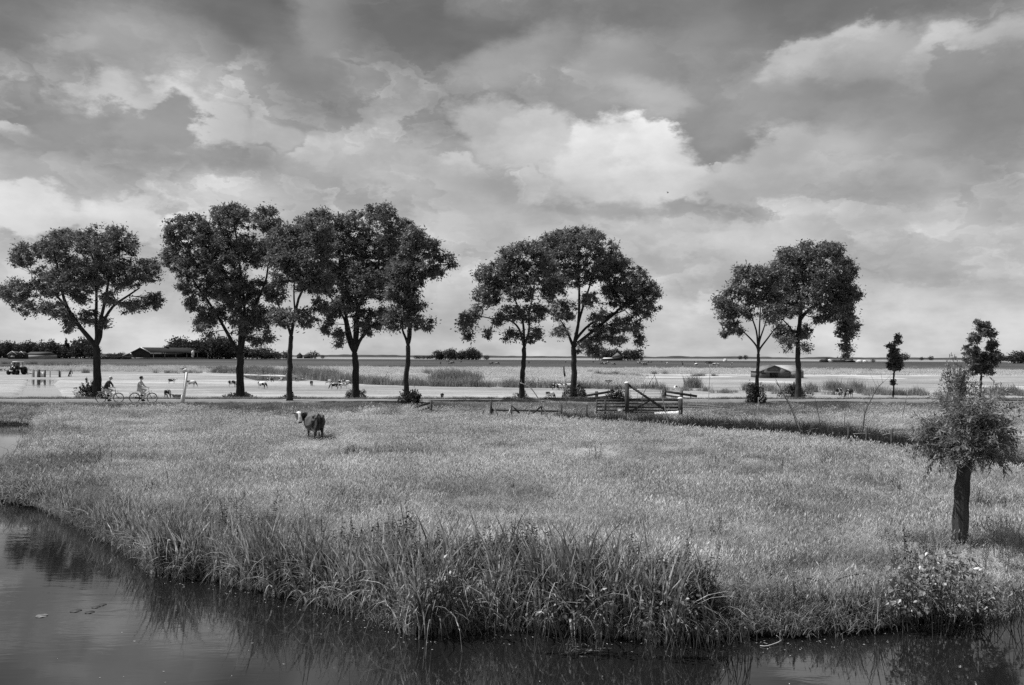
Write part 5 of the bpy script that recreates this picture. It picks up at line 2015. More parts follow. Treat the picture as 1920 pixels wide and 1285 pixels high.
def build_bicycle(x, y, z, label, lady=False):
    root = thing('bicycle', label, 'bicycle', (x, y, z), 'city bicycles ridden along the road')
    o = Vector((x, y, z))

    def P(a, b, c):
        return o + Vector((a, b, c))
    RW = .345
    for cx_ in (-.55, .56):
        w = put('wheel', MB().tube([P(cx_, -.035, RW), P(cx_, .035, RW)], .03, 10), M_metal, root, P(cx_, 0, RW))
        org = P(cx_, 0, RW)
        t1 = put('tyre', MB().torus(org, RW - .020, .020, seg=36), M_black, w, org, True, loc=(0, 0, 0))
        t2 = put('rim', MB().torus(org, RW - .052, .015, seg=36), M_white, w, org, True, loc=(0, 0, 0))
        sp_ = MB()
        for k in range(18):
            a = 2 * math.pi * k / 18
            sp_.tube([org + Vector((.02 * math.cos(a + .7), .02 * (-1) ** k, .02 * math.sin(a + .7))), org + Vector(((RW - .06) * math.cos(a), 0, (RW - .06) * math.sin(a)))], .0016, 3, cap=False)
        put('spokes', sp_, M_metal, w, org, loc=(0, 0, 0))
        md_ = MB()
        a0, a1 = (math.radians(15), math.radians(200)) if cx_ < 0 else (math.radians(40), math.radians(165))
        pts = [org + Vector(((RW + .022) * math.cos(a), 0, (RW + .022) * math.sin(a))) for a in np.linspace(a0, a1, 14)]
        md_.tube(pts, [(.005, .026)] * 14, 6)
        put('mudguard', md_, M_whited if cx_ > 0 else M_dark, root, org)
    fr = MB()
    bb = P(-.06, 0, .29)
    seat_t = P(-.24, 0, .80)
    head_t, head_b = P(.34, 0, .88), P(.37, 0, .68)
    rear = P(-.55, 0, RW)
    fr.tube([bb, seat_t], .016, 6)
    fr.tube([bb, head_b], .018, 6)
    if not lady:
        fr.tube([seat_t - Vector((-.01, 0, .06)), head_t - Vector((0, 0, .05))], .015, 6)
    else:
        fr.tube([P(-.14, 0, .50), P(.1, 0, .56), head_t - Vector((0, 0, .08))], .015, 6)
    fr.tube([head_b, head_t], .02, 6)
    for s in (-1, 1):
        fr.tube([rear + Vector((0, s * .06, 0)), bb], .010, 5)
        fr.tube([rear + Vector((0, s * .06, 0)), seat_t - Vector((0, 0, .08))], .008, 5)
    put('frame', fr, M_metal if lady else M_dark, root, bb, True)
    fk = MB()
    for s in (-1, 1):
        fk.tube([head_b + Vector((0, s * .03, 0)), P(.43, s * .05, .50), P(.56, s * .055, RW)], .011, 5)
    put('fork', fk, M_dark, root, head_b, True)
    hb = MB()
    hb.tube([head_t, P(.32, 0, 1.02)], .013, 6)
    for s in (-1, 1):
        hb.tube([P(.32, 0, 1.02), P(.36, s * .14, 1.04), P(.28, s * .26, 1.04), P(.15, s * .28, 1.01)], .011, 6)
    h = put('handlebar', hb, M_metal, root, P(.32, 0, 1.02), True)
    put('saddle', MB().tube([P(-.40, 0, .86), P(-.30, 0, .87), P(-.18, 0, .87), P(-.08, 0, .86)], [(.05, .06), (.035, .10), (.03, .05), (.015, .018)], 8), M_black, root, P(-.25, 0, .86), True)
    put('chain_guard', MB().tube([P(-.52, -.05, .36), P(-.3, -.05, .35), P(.02, -.05, .30), P(.08, -.05, .29)], [(.008, .05), (.008, .055), (.008, .09), (.006, .06)], 10), M_dark, root, bb, True)
    cr_ = MB().tube([P(.02, -.08, .14), bb - Vector((0, .07, 0)), bb + Vector((0, .07, 0)), P(-.14, .08, .44)], .010, 5)
    put('crank', cr_, M_metal, root, bb)
    put('pedal', MB().box(P(.02, -.12, .135), (.09, .09, .022)), M_black, root, bb)
    put('pedal', MB().box(P(-.14, .12, .445), (.09, .09, .022)), M_black, root, bb)
    rk = MB()
    for s in (-1, 1):
        rk.tube([P(-.34, s * .05, .74), P(-.78, s * .06, .74)], .007, 5)
        rk.tube([P(-.70, s * .06, .74), rear + Vector((0, s * .06, 0))], .006, 5)
    for k in range(4):
        rk.tube([P(-.4 - .12 * k, -.055, .74), P(-.4 - .12 * k, .055, .74)], .006, 4)
    put('rear_rack', rk, M_metal, root, rear)
    put('rear_light', MB().box(P(-.86, 0, .66), (.03, .05, .05)), M_dark, root, rear)
    put('headlight', MB().tube([P(.46, 0, .80), P(.52, 0, .80)], [.02, .035], 8), M_metal, root, head_t, True)
    return root


def limb_hand(b, wrist, direction, s):
    """palm with five separate fingers closed round the grip that runs along X"""
    w = Vector(wrist)
    b.tube([w, w + Vector((.04, 0, .002)), w + Vector((.075, 0, .0))], [(.026, .018), (.038, .016), (.036, .014)], 8)
    for k, (dy, ln) in enumerate(((-.027, .052), (-.009, .06), (.009, .056), (.027, .045))):
        k0 = w + Vector((.07, dy, .004))
        b.tube([k0, k0 + Vector((ln * .5, 0, -.006)), k0 + Vector((ln * .72, 0, -.032)), k0 + Vector((ln * .35, 0, -.048))], [.0098, .009, .0085, .007], 6)
    t0 = w + Vector((.025, -s * .03, -.004))
    b.tube([t0, t0 + Vector((.022, -s * .008, -.022)), t0 + Vector((.045, s * .006, -.036))], [.0115, .010, .008], 6)


def build_cyclist(x, y, z, label, style):
    root = thing('person', label, 'person', (x, y, z))
    o = Vector((x, y, z))

    def P(a, b, c):
        return Vector((a, b, c))
    lean = .16 if style == 'man' else .05
    hip = P(-.27, 0, .95)
    chest = P(-.27 + lean, 0, 1.27)
    sh = P(-.27 + lean * 1.35, 0, 1.42)
    neck = P(-.25 + lean * 1.5, 0, 1.50)
    headc = P(-.20 + lean * 1.6, 0, 1.645)
    feet = {-1: P(.03, -.13, .175), 1: P(-.13, .13, .49)}
    knees = {-1: P(.17, -.12, .60), 1: P(.15, .13, .86)}
    grips = {-1: P(.17, -.27, 1.02), 1: P(.17, .27, 1.02)}
    elb = {-1: P(sh.x + .14, -.25, 1.15), 1: P(sh.x + .14, .25, 1.15)}
    # body: ONE continuous surface
    b = MB()
    b.tube([hip - Vector((.02, 0, .08)), hip, (hip + chest) / 2, chest, sh, neck, neck + Vector((.03, 0, .06))],
           [(.10, .15), (.13, .16), (.11, .135), (.12, .165), (.085, .17), (.055, .06), (.052, .052)], 14)
    # head: skull, jaw, nose, ears
    b.ball(headc, (.098, .076, .118), 16, 12)
    b.ball(headc + Vector((.045, 0, -.055)), (.052, .05, .055), 12, 8)
    b.tube([headc + Vector((.088, 0, .02)), headc + Vector((.118, 0, -.022)), headc + Vector((.095, 0, -.032))], [.010, .016, .012], 6)
    b.ball(headc + Vector((.088, 0, -.060)), (.014, .024, .008), 8, 6)
    for s in (-1, 1):
        b.ball(headc + Vector((-.008, s * .078, -.005)), (.022, .010, .032), 8, 6)
        b.tube([sh + Vector((0, s * .15, -.01)), elb[s], grips[s] + Vector((-.055, 0, .02))], [.048, .037, .026], 9)
        limb_hand(b, grips[s] + Vector((-.065, 0, .02)), None, s)
        b.tube([hip + Vector((.02, s * .09, -.02)), knees[s], feet[s] + Vector((-.04, 0, .08))], [.082, .055, .038], 10)
        b.tube([feet[s] + Vector((-.09, 0, .02)), feet[s] + Vector((.0, 0, .02)), feet[s] + Vector((.10, 0, .0))], [(.03, .032), (.035, .038), (.02, .035)], 8)
    me = remeshed(b, .0085, 1, 'body')
    me.materials.append(M_skin)
    bo = bpy.data.objects.new('body', me)
    COL.objects.link(bo)
    bo.parent = root

    def child(name, mb, mat, vox=.014, parent=root):
        m_ = remeshed(mb, vox, 2, name)
        m_.materials.append(mat)
        oo = bpy.data.objects.new(name, m_)
        COL.objects.link(oo)
        oo.parent = parent
        return oo
    j = MB()
    long_ = -.16 if style == 'woman' else -.05
    j.tube([hip + Vector((-.03, 0, long_)), hip, (hip + chest) / 2 + Vector((-.03, 0, 0)), chest + Vector((-.02, 0, 0)), sh, neck - Vector((0, 0, .015))],
           [(.15, .19), (.155, .185), (.14, .165), (.145, .19), (.10, .19), (.062, .066)], 16)
    for s in (-1, 1):
        j.tube([sh + Vector((0, s * .15, -.015)), elb[s], grips[s] + Vector((-.09, 0, .022))], [.068, .055, .040], 10)
    child('jacket', j, grey('dark_jacket', .04, .8, .2, 8) if style == 'man' else grey('pale_jacket', .50, .8, .15, 8))
    t_ = MB()
    t_.tube([hip + Vector((-.03, 0, .05)), hip - Vector((0, 0, .06))], [(.135, .165), (.14, .175)], 14)
    for s in (-1, 1):
        t_.tube([hip + Vector((0, s * .09, -.03)), knees[s], feet[s] + Vector((-.04, 0, .12))], [.105, .080, .068], 12)
    child('trousers', t_, grey('pale_trousers', .66, .8, .12, 8))
    for s in (-1, 1):
        s_ = MB().tube([feet[s] + Vector((-.11, 0, .02)), feet[s] + Vector((.0, 0, .03)), feet[s] + Vector((.13, 0, .005))], [(.036, .042), (.046, .05), (.026, .044)], 10)
        s_.box(feet[s] + Vector((.01, 0, -.02)), (.25, .085, .02))
        child('shoe', s_, M_black, .01)
        e = MB().ball(headc + Vector((.083, s * .030, .012)), (.010, .013, .008), 8, 6)
        me_ = e.mesh('eye')
        me_.materials.append(M_black)
        oo = bpy.data.objects.new('eye', me_)
        COL.objects.link(oo)
        oo.parent = root
    h = MB()
    if style == 'man':
        h.ball(headc + Vector((-.018, 0, .035)), (.098, .088, .095), 14, 10)
        child('hair', h, grey('white_hair', .72, .8, .1, 20), .01)
    else:
        h.ball(headc + Vector((-.03, 0, .03)), (.108, .105, .112), 14, 10)
        for k in range(16):
            a = k * 2.4
            h.ball(headc + Vector((-.03 + .085 * math.cos(a), .09 * math.sin(a), .05 + .06 * math.sin(k * 1.3))), .035, 7, 6)
        child('hair', h, grey('dark_hair', .03, .8, .3, 20), .01)
    return root


def road_point(px, s):
    """on the road, s metres behind its near edge, at picture column px"""
    k = (px - 960) / F
    Yr = (54.0 + s) / (1 - .077 * k)
    return Vector((k * Yr, Yr, ROADZ + .035))


yaw = math.atan(.077)
for (px, st_, la, lb_, lady) in ((207, 'man', 'dark city bicycle with white rims under the white haired rider', 'white haired man in a dark jacket and pale trousers cycling behind the woman', False),
                                 (270, 'woman', 'pale framed city bicycle under the rider with dark hair', 'woman with dark curly hair and a pale jacket cycling in front', True)):
    p = road_point(px, .5)
    bk = build_bicycle(p.x, p.y, p.z, la, lady)
    bk.rotation_euler = (0, 0, yaw)
    pr = build_cyclist(p.x, p.y, p.z, lb_, st_)
    pr.rotation_euler = (0, 0, yaw)
for o_ in [o_ for o_ in COL.objects if o_.name.startswith('bicycle')]:
    pass

# ------------------------------------------------------------------ posts, fences, gates


def gp(px, py, D):
    """foot on the ground at distance D and picture column px"""
    p = W(px, py, D)
    return Vector((p.x, D, hz(p.x, D)))


def post(px, pyt, pyb, D, wpx, mat, parent, name='post', cap=None, tilt=0):
    a = W(px, pyb, D)
    b = W(px + tilt, pyt, D)
    a.z = min(a.z, hz(a.x, a.y)) - .15
    w = wpx * D / F
    ob = put(name, MB().beam(a, b, w, w, up=(0, 1, 0)), mat, parent, a)
    if cap:
        c = put('cap', MB().tube([b - Vector((0, 0, .02)), b + Vector((0, 0, .05)), b + Vector((0, 0, .10))], [w * .68, w * .66, w * .3], 12), cap, ob, b, True, loc=b - Vector(a))
    return ob


def rail(x0, y0, x1, y1, D, hpx, mat, parent, name='rail', D2=None, th=.035, off=0.0):
    a, b = W(x0, y0, D + off), W(x1, y1, (D2 or D) + off)
    h = hpx * D / F
    return put(name, MB().beam(a, b, th, h), mat, parent, a)


# big gate in front, with the white capped posts
D0 = 48.6
base = gp(1175, 772, D0)
gate = thing('field_gate', 'dark wooden field gate hung between white capped posts', 'gate', base)
post(1175.5, 719, 776, D0, 7.2, M_wood, gate, cap=M_white)
post(1275.5, 748, 775, D0, 7.6, M_wood, gate, cap=M_white)
for (yy, hpx, m_) in ((749.8, 3.6, M_wood), (757, 2.0, M_wood), (763.6, 3.4, M_wood), (769.2, 2.6, M_wood), (773.2, 2.2, M_woodg)):
    rail(1179, yy, 1272, yy + .9, D0, hpx, m_, gate, off=.08)
rail(1178.5, 722, 1246, 768, D0, 4.4, M_wood, gate, 'brace', off=-.03)
rail(1180, 774, 1218, 751, D0, 4.0, M_wood, gate, 'brace', off=-.04)
# fence piece left of the gate
fp = thing('rail_fence', 'short dark rail fence joining the gate post from the left', 'fence', gp(1135, 772, D0))
post(1135, 750, 772, D0, 3.4, M_wood, fp)
post(1119, 750, 770, D0, 2.4, M_wood, fp)
for (yy, hpx) in ((750.5, 3.4), (757, 2.2), (763, 2.8), (769.6, 2.4)):
    rail(1118, yy, 1172, yy, D0, hpx, M_wood, fp, off=.08)
bx = W(1163, 770.5, D0 - .4)
bxo = thing('white_box', 'small white box lying at the foot of the tall gate post', 'box', (bx.x, bx.y, hz(bx.x, bx.y)))
put('box_body', MB().box(bx, (.28, .22, .13)), M_white, bxo, (bx.x, bx.y, hz(bx.x, bx.y)))
put('box_lid', MB().box(bx + Vector((0, 0, .085)), (.31, .25, .035)), M_whited, bxo, (bx.x, bx.y, hz(bx.x, bx.y)))
# crumpled white plastic trough / sheet leaning on the gate foot
me = MB()
nseg = 14
v0 = []
for i in range(nseg + 1):
    t_ = i / nseg
    x_ = 1227.5 + 46 * t_
    yt = 773.0 - .5 * math.sin(t_ * 3) - 3.0 * max(0, t_ - .45) * 1.4 + .8 * math.sin(t_ * 17) * .4
    yb = 779.4 + .5 * math.sin(t_ * 9)
    a, b = W(x_, yt, D0 - .95 + .05 * math.sin(t_ * 11)), W(x_, yb, D0 - 1.25 + .05 * math.sin(t_ * 7))
    v0.append((a, b))
for i in range(nseg):
    a, b = v0[i]
    c_, d_ = v0[i + 1]
    th = Vector((0, .03, 0))
    me.add([a, b, d_, c_, a + th, b + th, d_ + th, c_ + th], [(0, 1, 2, 3), (7, 6, 5, 4), (0, 3, 7, 4), (1, 5, 6, 2)] + ([(0, 4, 5, 1)] if i == 0 else []) + ([(3, 2, 6, 7)] if i == nseg - 1 else []))
tag(put('plastic_sheet', me, M_white, origin=v0[0][1]), 'crumpled white sheet lying under the shorter gate post', 'sheet')

# fence and metal gate on the far side of the road
D1 = 63.0
fl = thing('rail_fence', 'black two railed fence sloping up to the flowering bush across the road', 'fence', gp(1118, 750, D1))
post(1118.5, 734, 751, D1, 5.6, M_wood, fl)
post(1147, 729, 751, D1, 5.6, M_wood, fl)
rail(1099, 742, 1152, 733.5, D1, 4.4, M_wood, fl, off=-.14)
rail(1097, 748.5, 1152, 742.2, D1, 3.6, M_wood, fl, off=-.14)
mg = thing('metal_gate', 'light tubular metal gate on the far side of the road', 'gate', gp(1210, 750, D1))
for k, yy in enumerate((730.8, 735, 738, 741, 744, 747.5)):
    a, b = W(1180, yy, D1), W(1243, yy, D1)
    put('bar', MB().tube([a, b], .045 if k == 0 else .017, 7), M_white if k == 0 else M_metal, mg, a, True)
for xx in (1181, 1242):
    a, b = W(xx, 730, D1), W(xx, 749, D1)
    put('upright', MB().tube([a, b], .03, 7), M_metal, mg, a, True)
fr_ = thing('rail_fence', 'black rail fence sloping down to the right from the metal gate', 'fence', gp(1277, 750, D1))
post(1246, 729, 752, D1, 6.0, M_wood, fr_)
post(1277.5, 733, 750, D1, 5.4, M_woodg, fr_)
post(1295, 738, 750, D1, 2.0, M_woodg, fr_)
rail(1249, 734.2, 1307, 743.5, D1, 4.6, M_wood, fr_, off=-.14)
rail(1249, 741.5, 1292, 748, D1, 3.6, M_wood, fr_, off=-.14)
tag(put('timber_balk', MB().beam(W(1298, 742, D1 - 2), W(1307, 743.6, D1 - 2), .1, .12), M_wood), None)
bpy.data.objects.remove([o_ for o_ in COL.objects if o_.name == 'timber_balk'][0])

# flowering elder behind the fence
el = make_shrub('rounded bush with pale blossom clusters behind the gate fence', 1158, 752, 34, 27, tr, D=56.5, leaf=.16, mat=M_bush, n=1500, name='flowering_shrub')
rr_ = np.random.default_rng(9)
b0 = el.location.copy()
for k in range(16):
    a = rr_.uniform(0, math.pi)
    e_ = rr_.uniform(.15, 1.3)
    c = b0 + Vector((math.cos(a) * .58 * math.cos(e_), -.42 * math.sin(a) * math.cos(e_) - .08, .25 + .8 * math.sin(e_)))
    f_ = MB()
    for q_ in range(5):
        f_.ball(c + Vector((rr_.normal(0, .06), rr_.normal(0, .03), rr_.normal(0, .02))), (.045, .04, .015), 6, 4)
    put('blossom', f_, M_flower, el, b0)

# broken fence piece, left
D2 = 49.5
fb = thing('broken_fence', 'broken piece of fence with two rails sagging from one post', 'fence', gp(807, 775, D2))
post(808, 750, 776, D2, 5.0, M_woodg, fb)
rail(777, 764.5, 806, 755.5, D2, 3.8, M_wood, fb, off=-.1)
rail(781, 772, 806, 764.5, D2, 3.6, M_wood, fb, off=-.1)
post(783, 762, 774, D2, 1.8, M_woodg, fb)
# collapsed fence in the middle
D3 = 44.5
fc = thing('collapsed_fence', 'long low collapsed fence with leaning braces at the ditch end', 'fence', gp(985, 785, D3))
post(920.5, 752, 787, D3, 4.8, M_wood, fc)
post(924, 766, 787, D3, 2.4, M_wood, fc)
post(958.5, 759.5, 784, D3, 2.6, M_wood, fc, tilt=.8)
post(1015.5, 761, 784, D3, 2.8, M_wood, fc)
post(1052.5, 759, 778, D3, 3.6, M_wood, fc)
rail(924, 769, 1052, 771.5, D3, 3.0, M_wood, fc, off=.12)
rail(924, 779.5, 1015, 781, D3, 2.6, M_wood, fc, off=.12)
rail(959, 760, 974, 775, D3, 3.0, M_wood, fc, 'brace', off=-.08)
rail(1015, 762, 1000, 775, D3, 3.0, M_wood, fc, 'brace', off=-.08)
for nm_, q0, q1, lab in (('stick', (925, 765), (936, 782), 'short grey stick leaning at the left end of the collapsed fence'), ('stick', (957, 766), (951, 783), 'bright peeled stick leaning against the collapsed fence'),
                         ('stick', (993, 768), (989, 785), 'short pale stick upright in the middle of the collapsed fence')):
    a, b = W(q0[0], q0[1], D3 - .3), W(q1[0], q1[1], D3 - .6)
    tag(put(nm_, MB().tube([a, (a + b) / 2 + Vector((.01, 0, 0)), b], [.028, .035, .04], 6), M_stick if 'bright' in lab else M_stickd, origin=b, smooth_=True), lab, 'stick', 'sticks stuck in the ground by the ditch')

# long cut shoots leaning in the ground and thin saplings
sapl = [
    ([(1036, 792), (1015, 758), (995, 728), (975, 718)], 42, .026, M_stick, 'long peeled pole leaning left behind the collapsed fence'),
    ([(1066, 796), (1048, 772), (1034, 757), (1022, 742)], 41, .024, M_stick, 'second peeled pole, leaning parallel to the first near the gate'),
    ([(1256, 797), (1246, 762), (1239, 737), (1228, 706), (1224, 696)], 42, .02, M_stick, 'long pale pole crossing in front of the gate'),
    ([(1200, 784), (1205, 745), (1216, 722), (1228, 703)], 44, .018, M_stickd, 'dark shoot crossing the pale pole at the top'),
    ([(1326, 803), (1328, 760), (1330, 720), (1331, 684)], 42, .016, M_stick, 'very thin upright pale sapling right of the gate'),
    ([(1418, 812), (1421, 780), (1422, 745)], 40, .018, M_stick, 'thin pale stem in front of the bush of the slender tree'),
    ([(1506, 814), (1494, 788), (1478, 752), (1453, 714)], 38, .026, M_stick, 'long bare pole leaning left across the road'),
    ([(1500, 800), (1484, 768), (1466, 735), (1455, 712)], 38.8, .018, M_stickd, 'thinner dark pole leaning beside the long bare one'),
    ([(1540, 808), (1535, 780), (1528, 748)], 38, .016, M_stickd, 'short dark stem right of the leaning poles'),
    ([(1582, 806), (1584, 780), (1587, 746)], 38, .013, M_stickd, 'thin dark stem below the pair of cows on the right'),
    ([(1617, 800), (1622, 775), (1634, 748), (1645, 728), (1657, 716)], 39, .024, M_stickd, 'branching dark shoot curving up to the right'),
    ([(1140, 792), (1141, 750), (1141, 714)], 43, .012, M_stickd, 'dead flower stalk left of the tall gate post'),
    ([(1196, 785), (1195, 750), (1196, 735)], 43, .008, M_stickd, 'hair thin stalk in front of the gate'),
    ([(1690, 760), (1700, 745), (1712, 738)], 46, .012, M_stickd, 'small crooked shoot left of the willow head'),
]
rs_ = np.random.default_rng(12)
for (pl, D_, rad, m_, lab) in sapl:
    pts = [W(a, b, D_) for a, b in pl]
    g = hz(pts[0].x, pts[0].y)
    pts[0].z = min(pts[0].z, g) - .05
    sp3 = interp_poly(pts, 4)
    n_ = len(sp3)
    root = thing('sapling' if len(pl) > 3 else 'bare_stem', lab, 'sapling', pts[0], 'bare poles and shoots along the ditch')
    put('stem', MB().tube(sp3, [rad * 1.5 * (1 - .6 * i / n_) for i in range(n_)], 5), m_, root, pts[0], True)
    tw = MB()
    for k in range(3, n_ - 1):
        if rs_.uniform() < (.9 if len(pl) > 3 else .5):
            L_ = rs_.uniform(.15, .5) * (1.8 if 'branching' in lab else .8)
            s_ = rs_.choice([-1, 1])
            d_ = Vector((s_ * rs_.uniform(.2, .7), rs_.normal(0, .4), rs_.uniform(.5, 1))).normalized()
            tw.tube([sp3[k], sp3[k] + d_ * L_ * .5, sp3[k] + d_ * L_ + Vector((0, 0, .05))], [rad * .35, rad * .28, rad * .15], 4, cap=False)
    if tw.v:
        put('twigs', tw, m_, root, pts[0])
    if 'flower stalk' in lab:
        h = MB()
        for k in range(14):
            a = k * 2.4
            h.tube([pts[-1] - Vector((0, 0, .15)), pts[-1] + Vector((math.cos(a) * .16, math.sin(a) * .16, .02 * math.sin(k)))], .006, 3, cap=False)
            h.ball(pts[-1] + Vector((math.cos(a) * .16, math.sin(a) * .16, .02 * math.sin(k))), (.05, .05, .02), 6, 4)
        put('dead_umbel', h, M_stickd, root, pts[0])

# short stakes along the ditch, with the light laid branches
for (px, yt, yb, D_, lab) in ((1289, 779, 800, 42, 'dark short stake right below the shorter gate post'), (1335, 786, 800, 41, 'leaning dark stake with a split top'), (1451, 790, 812, 39.5, 'dark stake left of the long leaning poles'),
                              (1591, 801, 824, 36, 'dark stake in the deepest part of the ditch edge'), (1625, 802, 826, 35, 'pale topped stake between willow and branching shoot'), (1672, 806, 832, 33.5, 'dark stake nearest the willow'),
                              (1100, 760, 777, 45, 'small stake between collapsed fence and gate'), (906, 770, 780, 46, 'short stub left of the collapsed fence')):
    a, b = W(px, yb, D_), W(px - (1.5 if 'leaning' in lab else 0), yt, D_)
    a.z = min(a.z, hz(a.x, a.y)) - .1
    tag(put('stake', MB().tube([a, b], [.055, .05], 8), M_wood, origin=a), lab, 'stake', 'stakes along the ditch')
lay = [((1372, 800), (1420, 803), 40.5), ((1420, 800), (1480, 804), 39.8), ((1508, 810), (1536, 804), 38), ((1600, 814), (1640, 816), 35.6), ((1560, 803), (1620, 800), 38.5), ((1655, 816), (1700, 811), 34.4),
       ((1296, 803), (1312, 806), 41), ((1340, 797), (1400, 795), 41), ((1280, 762), (1380, 770), 46.5), ((1282, 767), (1400, 774), 46), ((1283, 772), (1340, 779), 45.5), ((1290, 758), (1360, 764), 47)]
for i, ((x0, y0), (x1, y1), D_) in enumerate(lay):
    a, b = W(x0, y0, D_), W(x1, y1, D_ + .4)
    m_ = (a + b) / 2 + Vector((0, 0, .05))
    dx = 'pale cut branch lying along the dark ditch side' if i < 8 else 'thin pale branch in the brushwood beside the gate'
    tag(put('cut_branch', MB().tube(interp_poly([a, m_, b], 4), .016, 5), M_stick, origin=a, smooth_=True), dx, 'branch', 'pale branches laid along the ditch' if i < 8 else 'pale branches in the brushwood by the gate')

# sign on a thin pole
D4 = 52.5
sg = thing('signpost', 'narrow dark board on top of a thin pole left of the wide rounded tree', 'sign', gp(1062, 757, D4))
a, b = W(1062.5, 757, D4), W(1058, 700, D4)
a.z = hz(a.x, a.y) - .1
put('pole', MB().tube([a, b], .028, 7), M_metal, sg, a, True)
put('board', MB().beam(W(1060, 706, D4 - .05), W(1057, 684.5, D4 - .05), .05, .20, up=(0, 1, 0)).beam(W(1058, 706, D4 - .02), W(1055.5, 685.5, D4 - .02), .04, .09, up=(0, 1, 0)), M_stickd, sg, a)

# leaning white post by the cyclists
D5 = 52.0
wp = thing('marker_post', 'leaning white post with a narrow dark panel and a white top, beside the road', 'post', gp(342, 765, D5))
a, b = W(342.2, 764.5, D5), W(350.6, 696.5, D5)
a.z -= .1
put('post', MB().beam(a, b, .13, .12, up=(0, 1, 0)), M_white, wp, a)
put('side_panel', MB().beam(W(343.5, 741, D5), W(347.6, 697, D5), .05, .055, up=(0, 1, 0)), M_dark, wp, a)
put('support', MB().beam(W(339.5, 760, D5 + .1), W(341.2, 741, D5 + .1), .07, .07, up=(0, 1, 0)), M_white, wp, a)
put('top_finial', MB().ball(W(347.8, 693.5, D5), (.11, .08, .07), 10, 7).ball(W(344.5, 694.5, D5), (.05, .05, .045), 8, 6), M_white, wp, a, True)  # plain white ornament with a side knob, not a lamp

# coot on the meadow edge
cp = on_ground(80, 893)
ct = thing('coot', 'black water bird with a bright white face sitting in the grass by the river', 'bird', cp)
b = MB()
b.ball(cp + Vector((.06, 0, .17)), (.20, .11, .10), 12, 8)
b.tube([cp + Vector((-.06, 0, .2)), cp + Vector((-.11, 0, .28)), cp + Vector((-.12, 0, .31))], [.055, .04, .042], 8)
b.ball(cp + Vector((-.125, 0, .315)), (.055, .042, .045), 10, 7)
b.tube([cp + Vector((.2, 0, .18)), cp + Vector((.3, 0, .17))], [(.05, .03), (.02, .01)], 6)
for s in (-1, 1):
    b.tube([cp + Vector((.05, s * .04, .12)), cp + Vector((.04, s * .05, 0))], .012, 5)
me_ = remeshed(MB().__class__() if False else b, .014, 1, 'body')
me_.materials.append(M_black)
ob = bpy.data.objects.new('body', me_)
COL.objects.link(ob)
ob.parent = ct
ob.location = -Vector(ct.location)
put('face_shield', MB().ball(cp + Vector((-.165, -.015, .325)), (.028, .032, .036), 8, 6), M_white, ct, cp, True)
put('beak', MB().tube([cp + Vector((-.17, -.01, .305)), cp + Vector((-.22, -.01, .29))], [.018, .004], 6), M_white, ct, cp, True)

# bird in the sky
bc = W(1252, 362, 60)
bd = thing('flying_bird', 'tiny dark bird flying under the bright cloud', 'bird', bc)
put('body', MB().tube([bc + Vector((-.08, 0, 0)), bc, bc + Vector((.08, 0, .02))], [.008, .025, .008], 6), M_dark, bd, bc, True)
for s in (-1, 1):
    put('wing', MB().add([bc + Vector((-.03, 0, 0)), bc + Vector((.04, 0, 0)), bc + Vector((.05 * s + .02, s * .06, .16)), bc + Vector((.05 * s - .01, s * .06, .15))], [(0, 1, 2, 3)]) or MB().tube([bc, bc + Vector((.06 * s, s * .05, .09)), bc + Vector((.11 * s, s * .09, .07))], [(.02, .006), (.018, .005), (.004, .002)], 5), M_dark, bd, bc)

# ------------------------------------------------------------------ weir and tractor on the left
D6 = CAMH * F / (709 - 664.5)
wr = thing('sluice_fence', 'low fence of posts and rails with a pale board across the end of the pond', 'fence', (W(84, 706, D6).x, D6, .1))
for (xx, yt, yb, w_, m_) in ((63.5, 694, 709, 1.8, M_woodg), (60.5, 695, 706, 1.0, M_metal), (72.5, 693, 709, 4.0, M_woodg), (84.5, 694, 708, 2.0, M_wood), (111.5, 695, 706.5, 2.2, M_wood), (94, 696, 708, 1.0, M_woodg), (114, 695, 706, .9, M_metal)):
    post(xx, yt, yb, D6, w_, m_, wr)
put('board', MB().beam(W(75.5, 703, D6), W(83.5, 703, D6), .06, .75), M_white, wr, W(79, 703, D6))
for (x0, y0, x1, y1, h_) in ((60, 695.5, 84, 695.3, .8), (85, 695.5, 112, 695.3, .5), (85, 699.5, 112, 699.5, .5), (85, 703, 112, 703, .5), (62, 708.6, 84, 708.8, 1.6)):
    rail(x0, y0, x1, y1, D6, h_, M_woodg, wr)
pu = thing('water_pump', 'small dark hand pump standing in the grass right of the sluice fence', 'pump', (W(131, 708, D6 + 4).x, D6 + 4, .12))
o_ = W(131, 707, D6 + 4)
o_.z = .12
mb = MB().tube([o_, o_ + Vector((0, 0, .7)), o_ + Vector((.1, 0, 1.1))], [.22, .16, .12], 9)
mb.tube([o_ + Vector((.1, 0, 1.05)), o_ + Vector((.35, 0, .95)), o_ + Vector((.42, 0, .5))], .07, 7)
mb.tube([o_ + Vector((-.35, 0, 0)), o_ + Vector((-.1, 0, .75)), o_ + Vector((.2, 0, 1.35))], .05, 6)
put('pump_body', mb, M_dark, pu, o_, True)
put('basin', MB().tube([o_ + Vector((.25, -.2, 0)), o_ + Vector((.25, -.2, .38))], [.13, .15], 10), M_white, pu, o_, True)

DT = 150.0
tp_ = W(30, 702, DT)
tp_.z = .12
tc_ = thing('tractor', 'dark tractor seen head on with a pale cab roof in the far left pasture', 'tractor', tp_)


def TP(x_, y_, z_):
    return tp_ + Vector((x_, y_, z_))


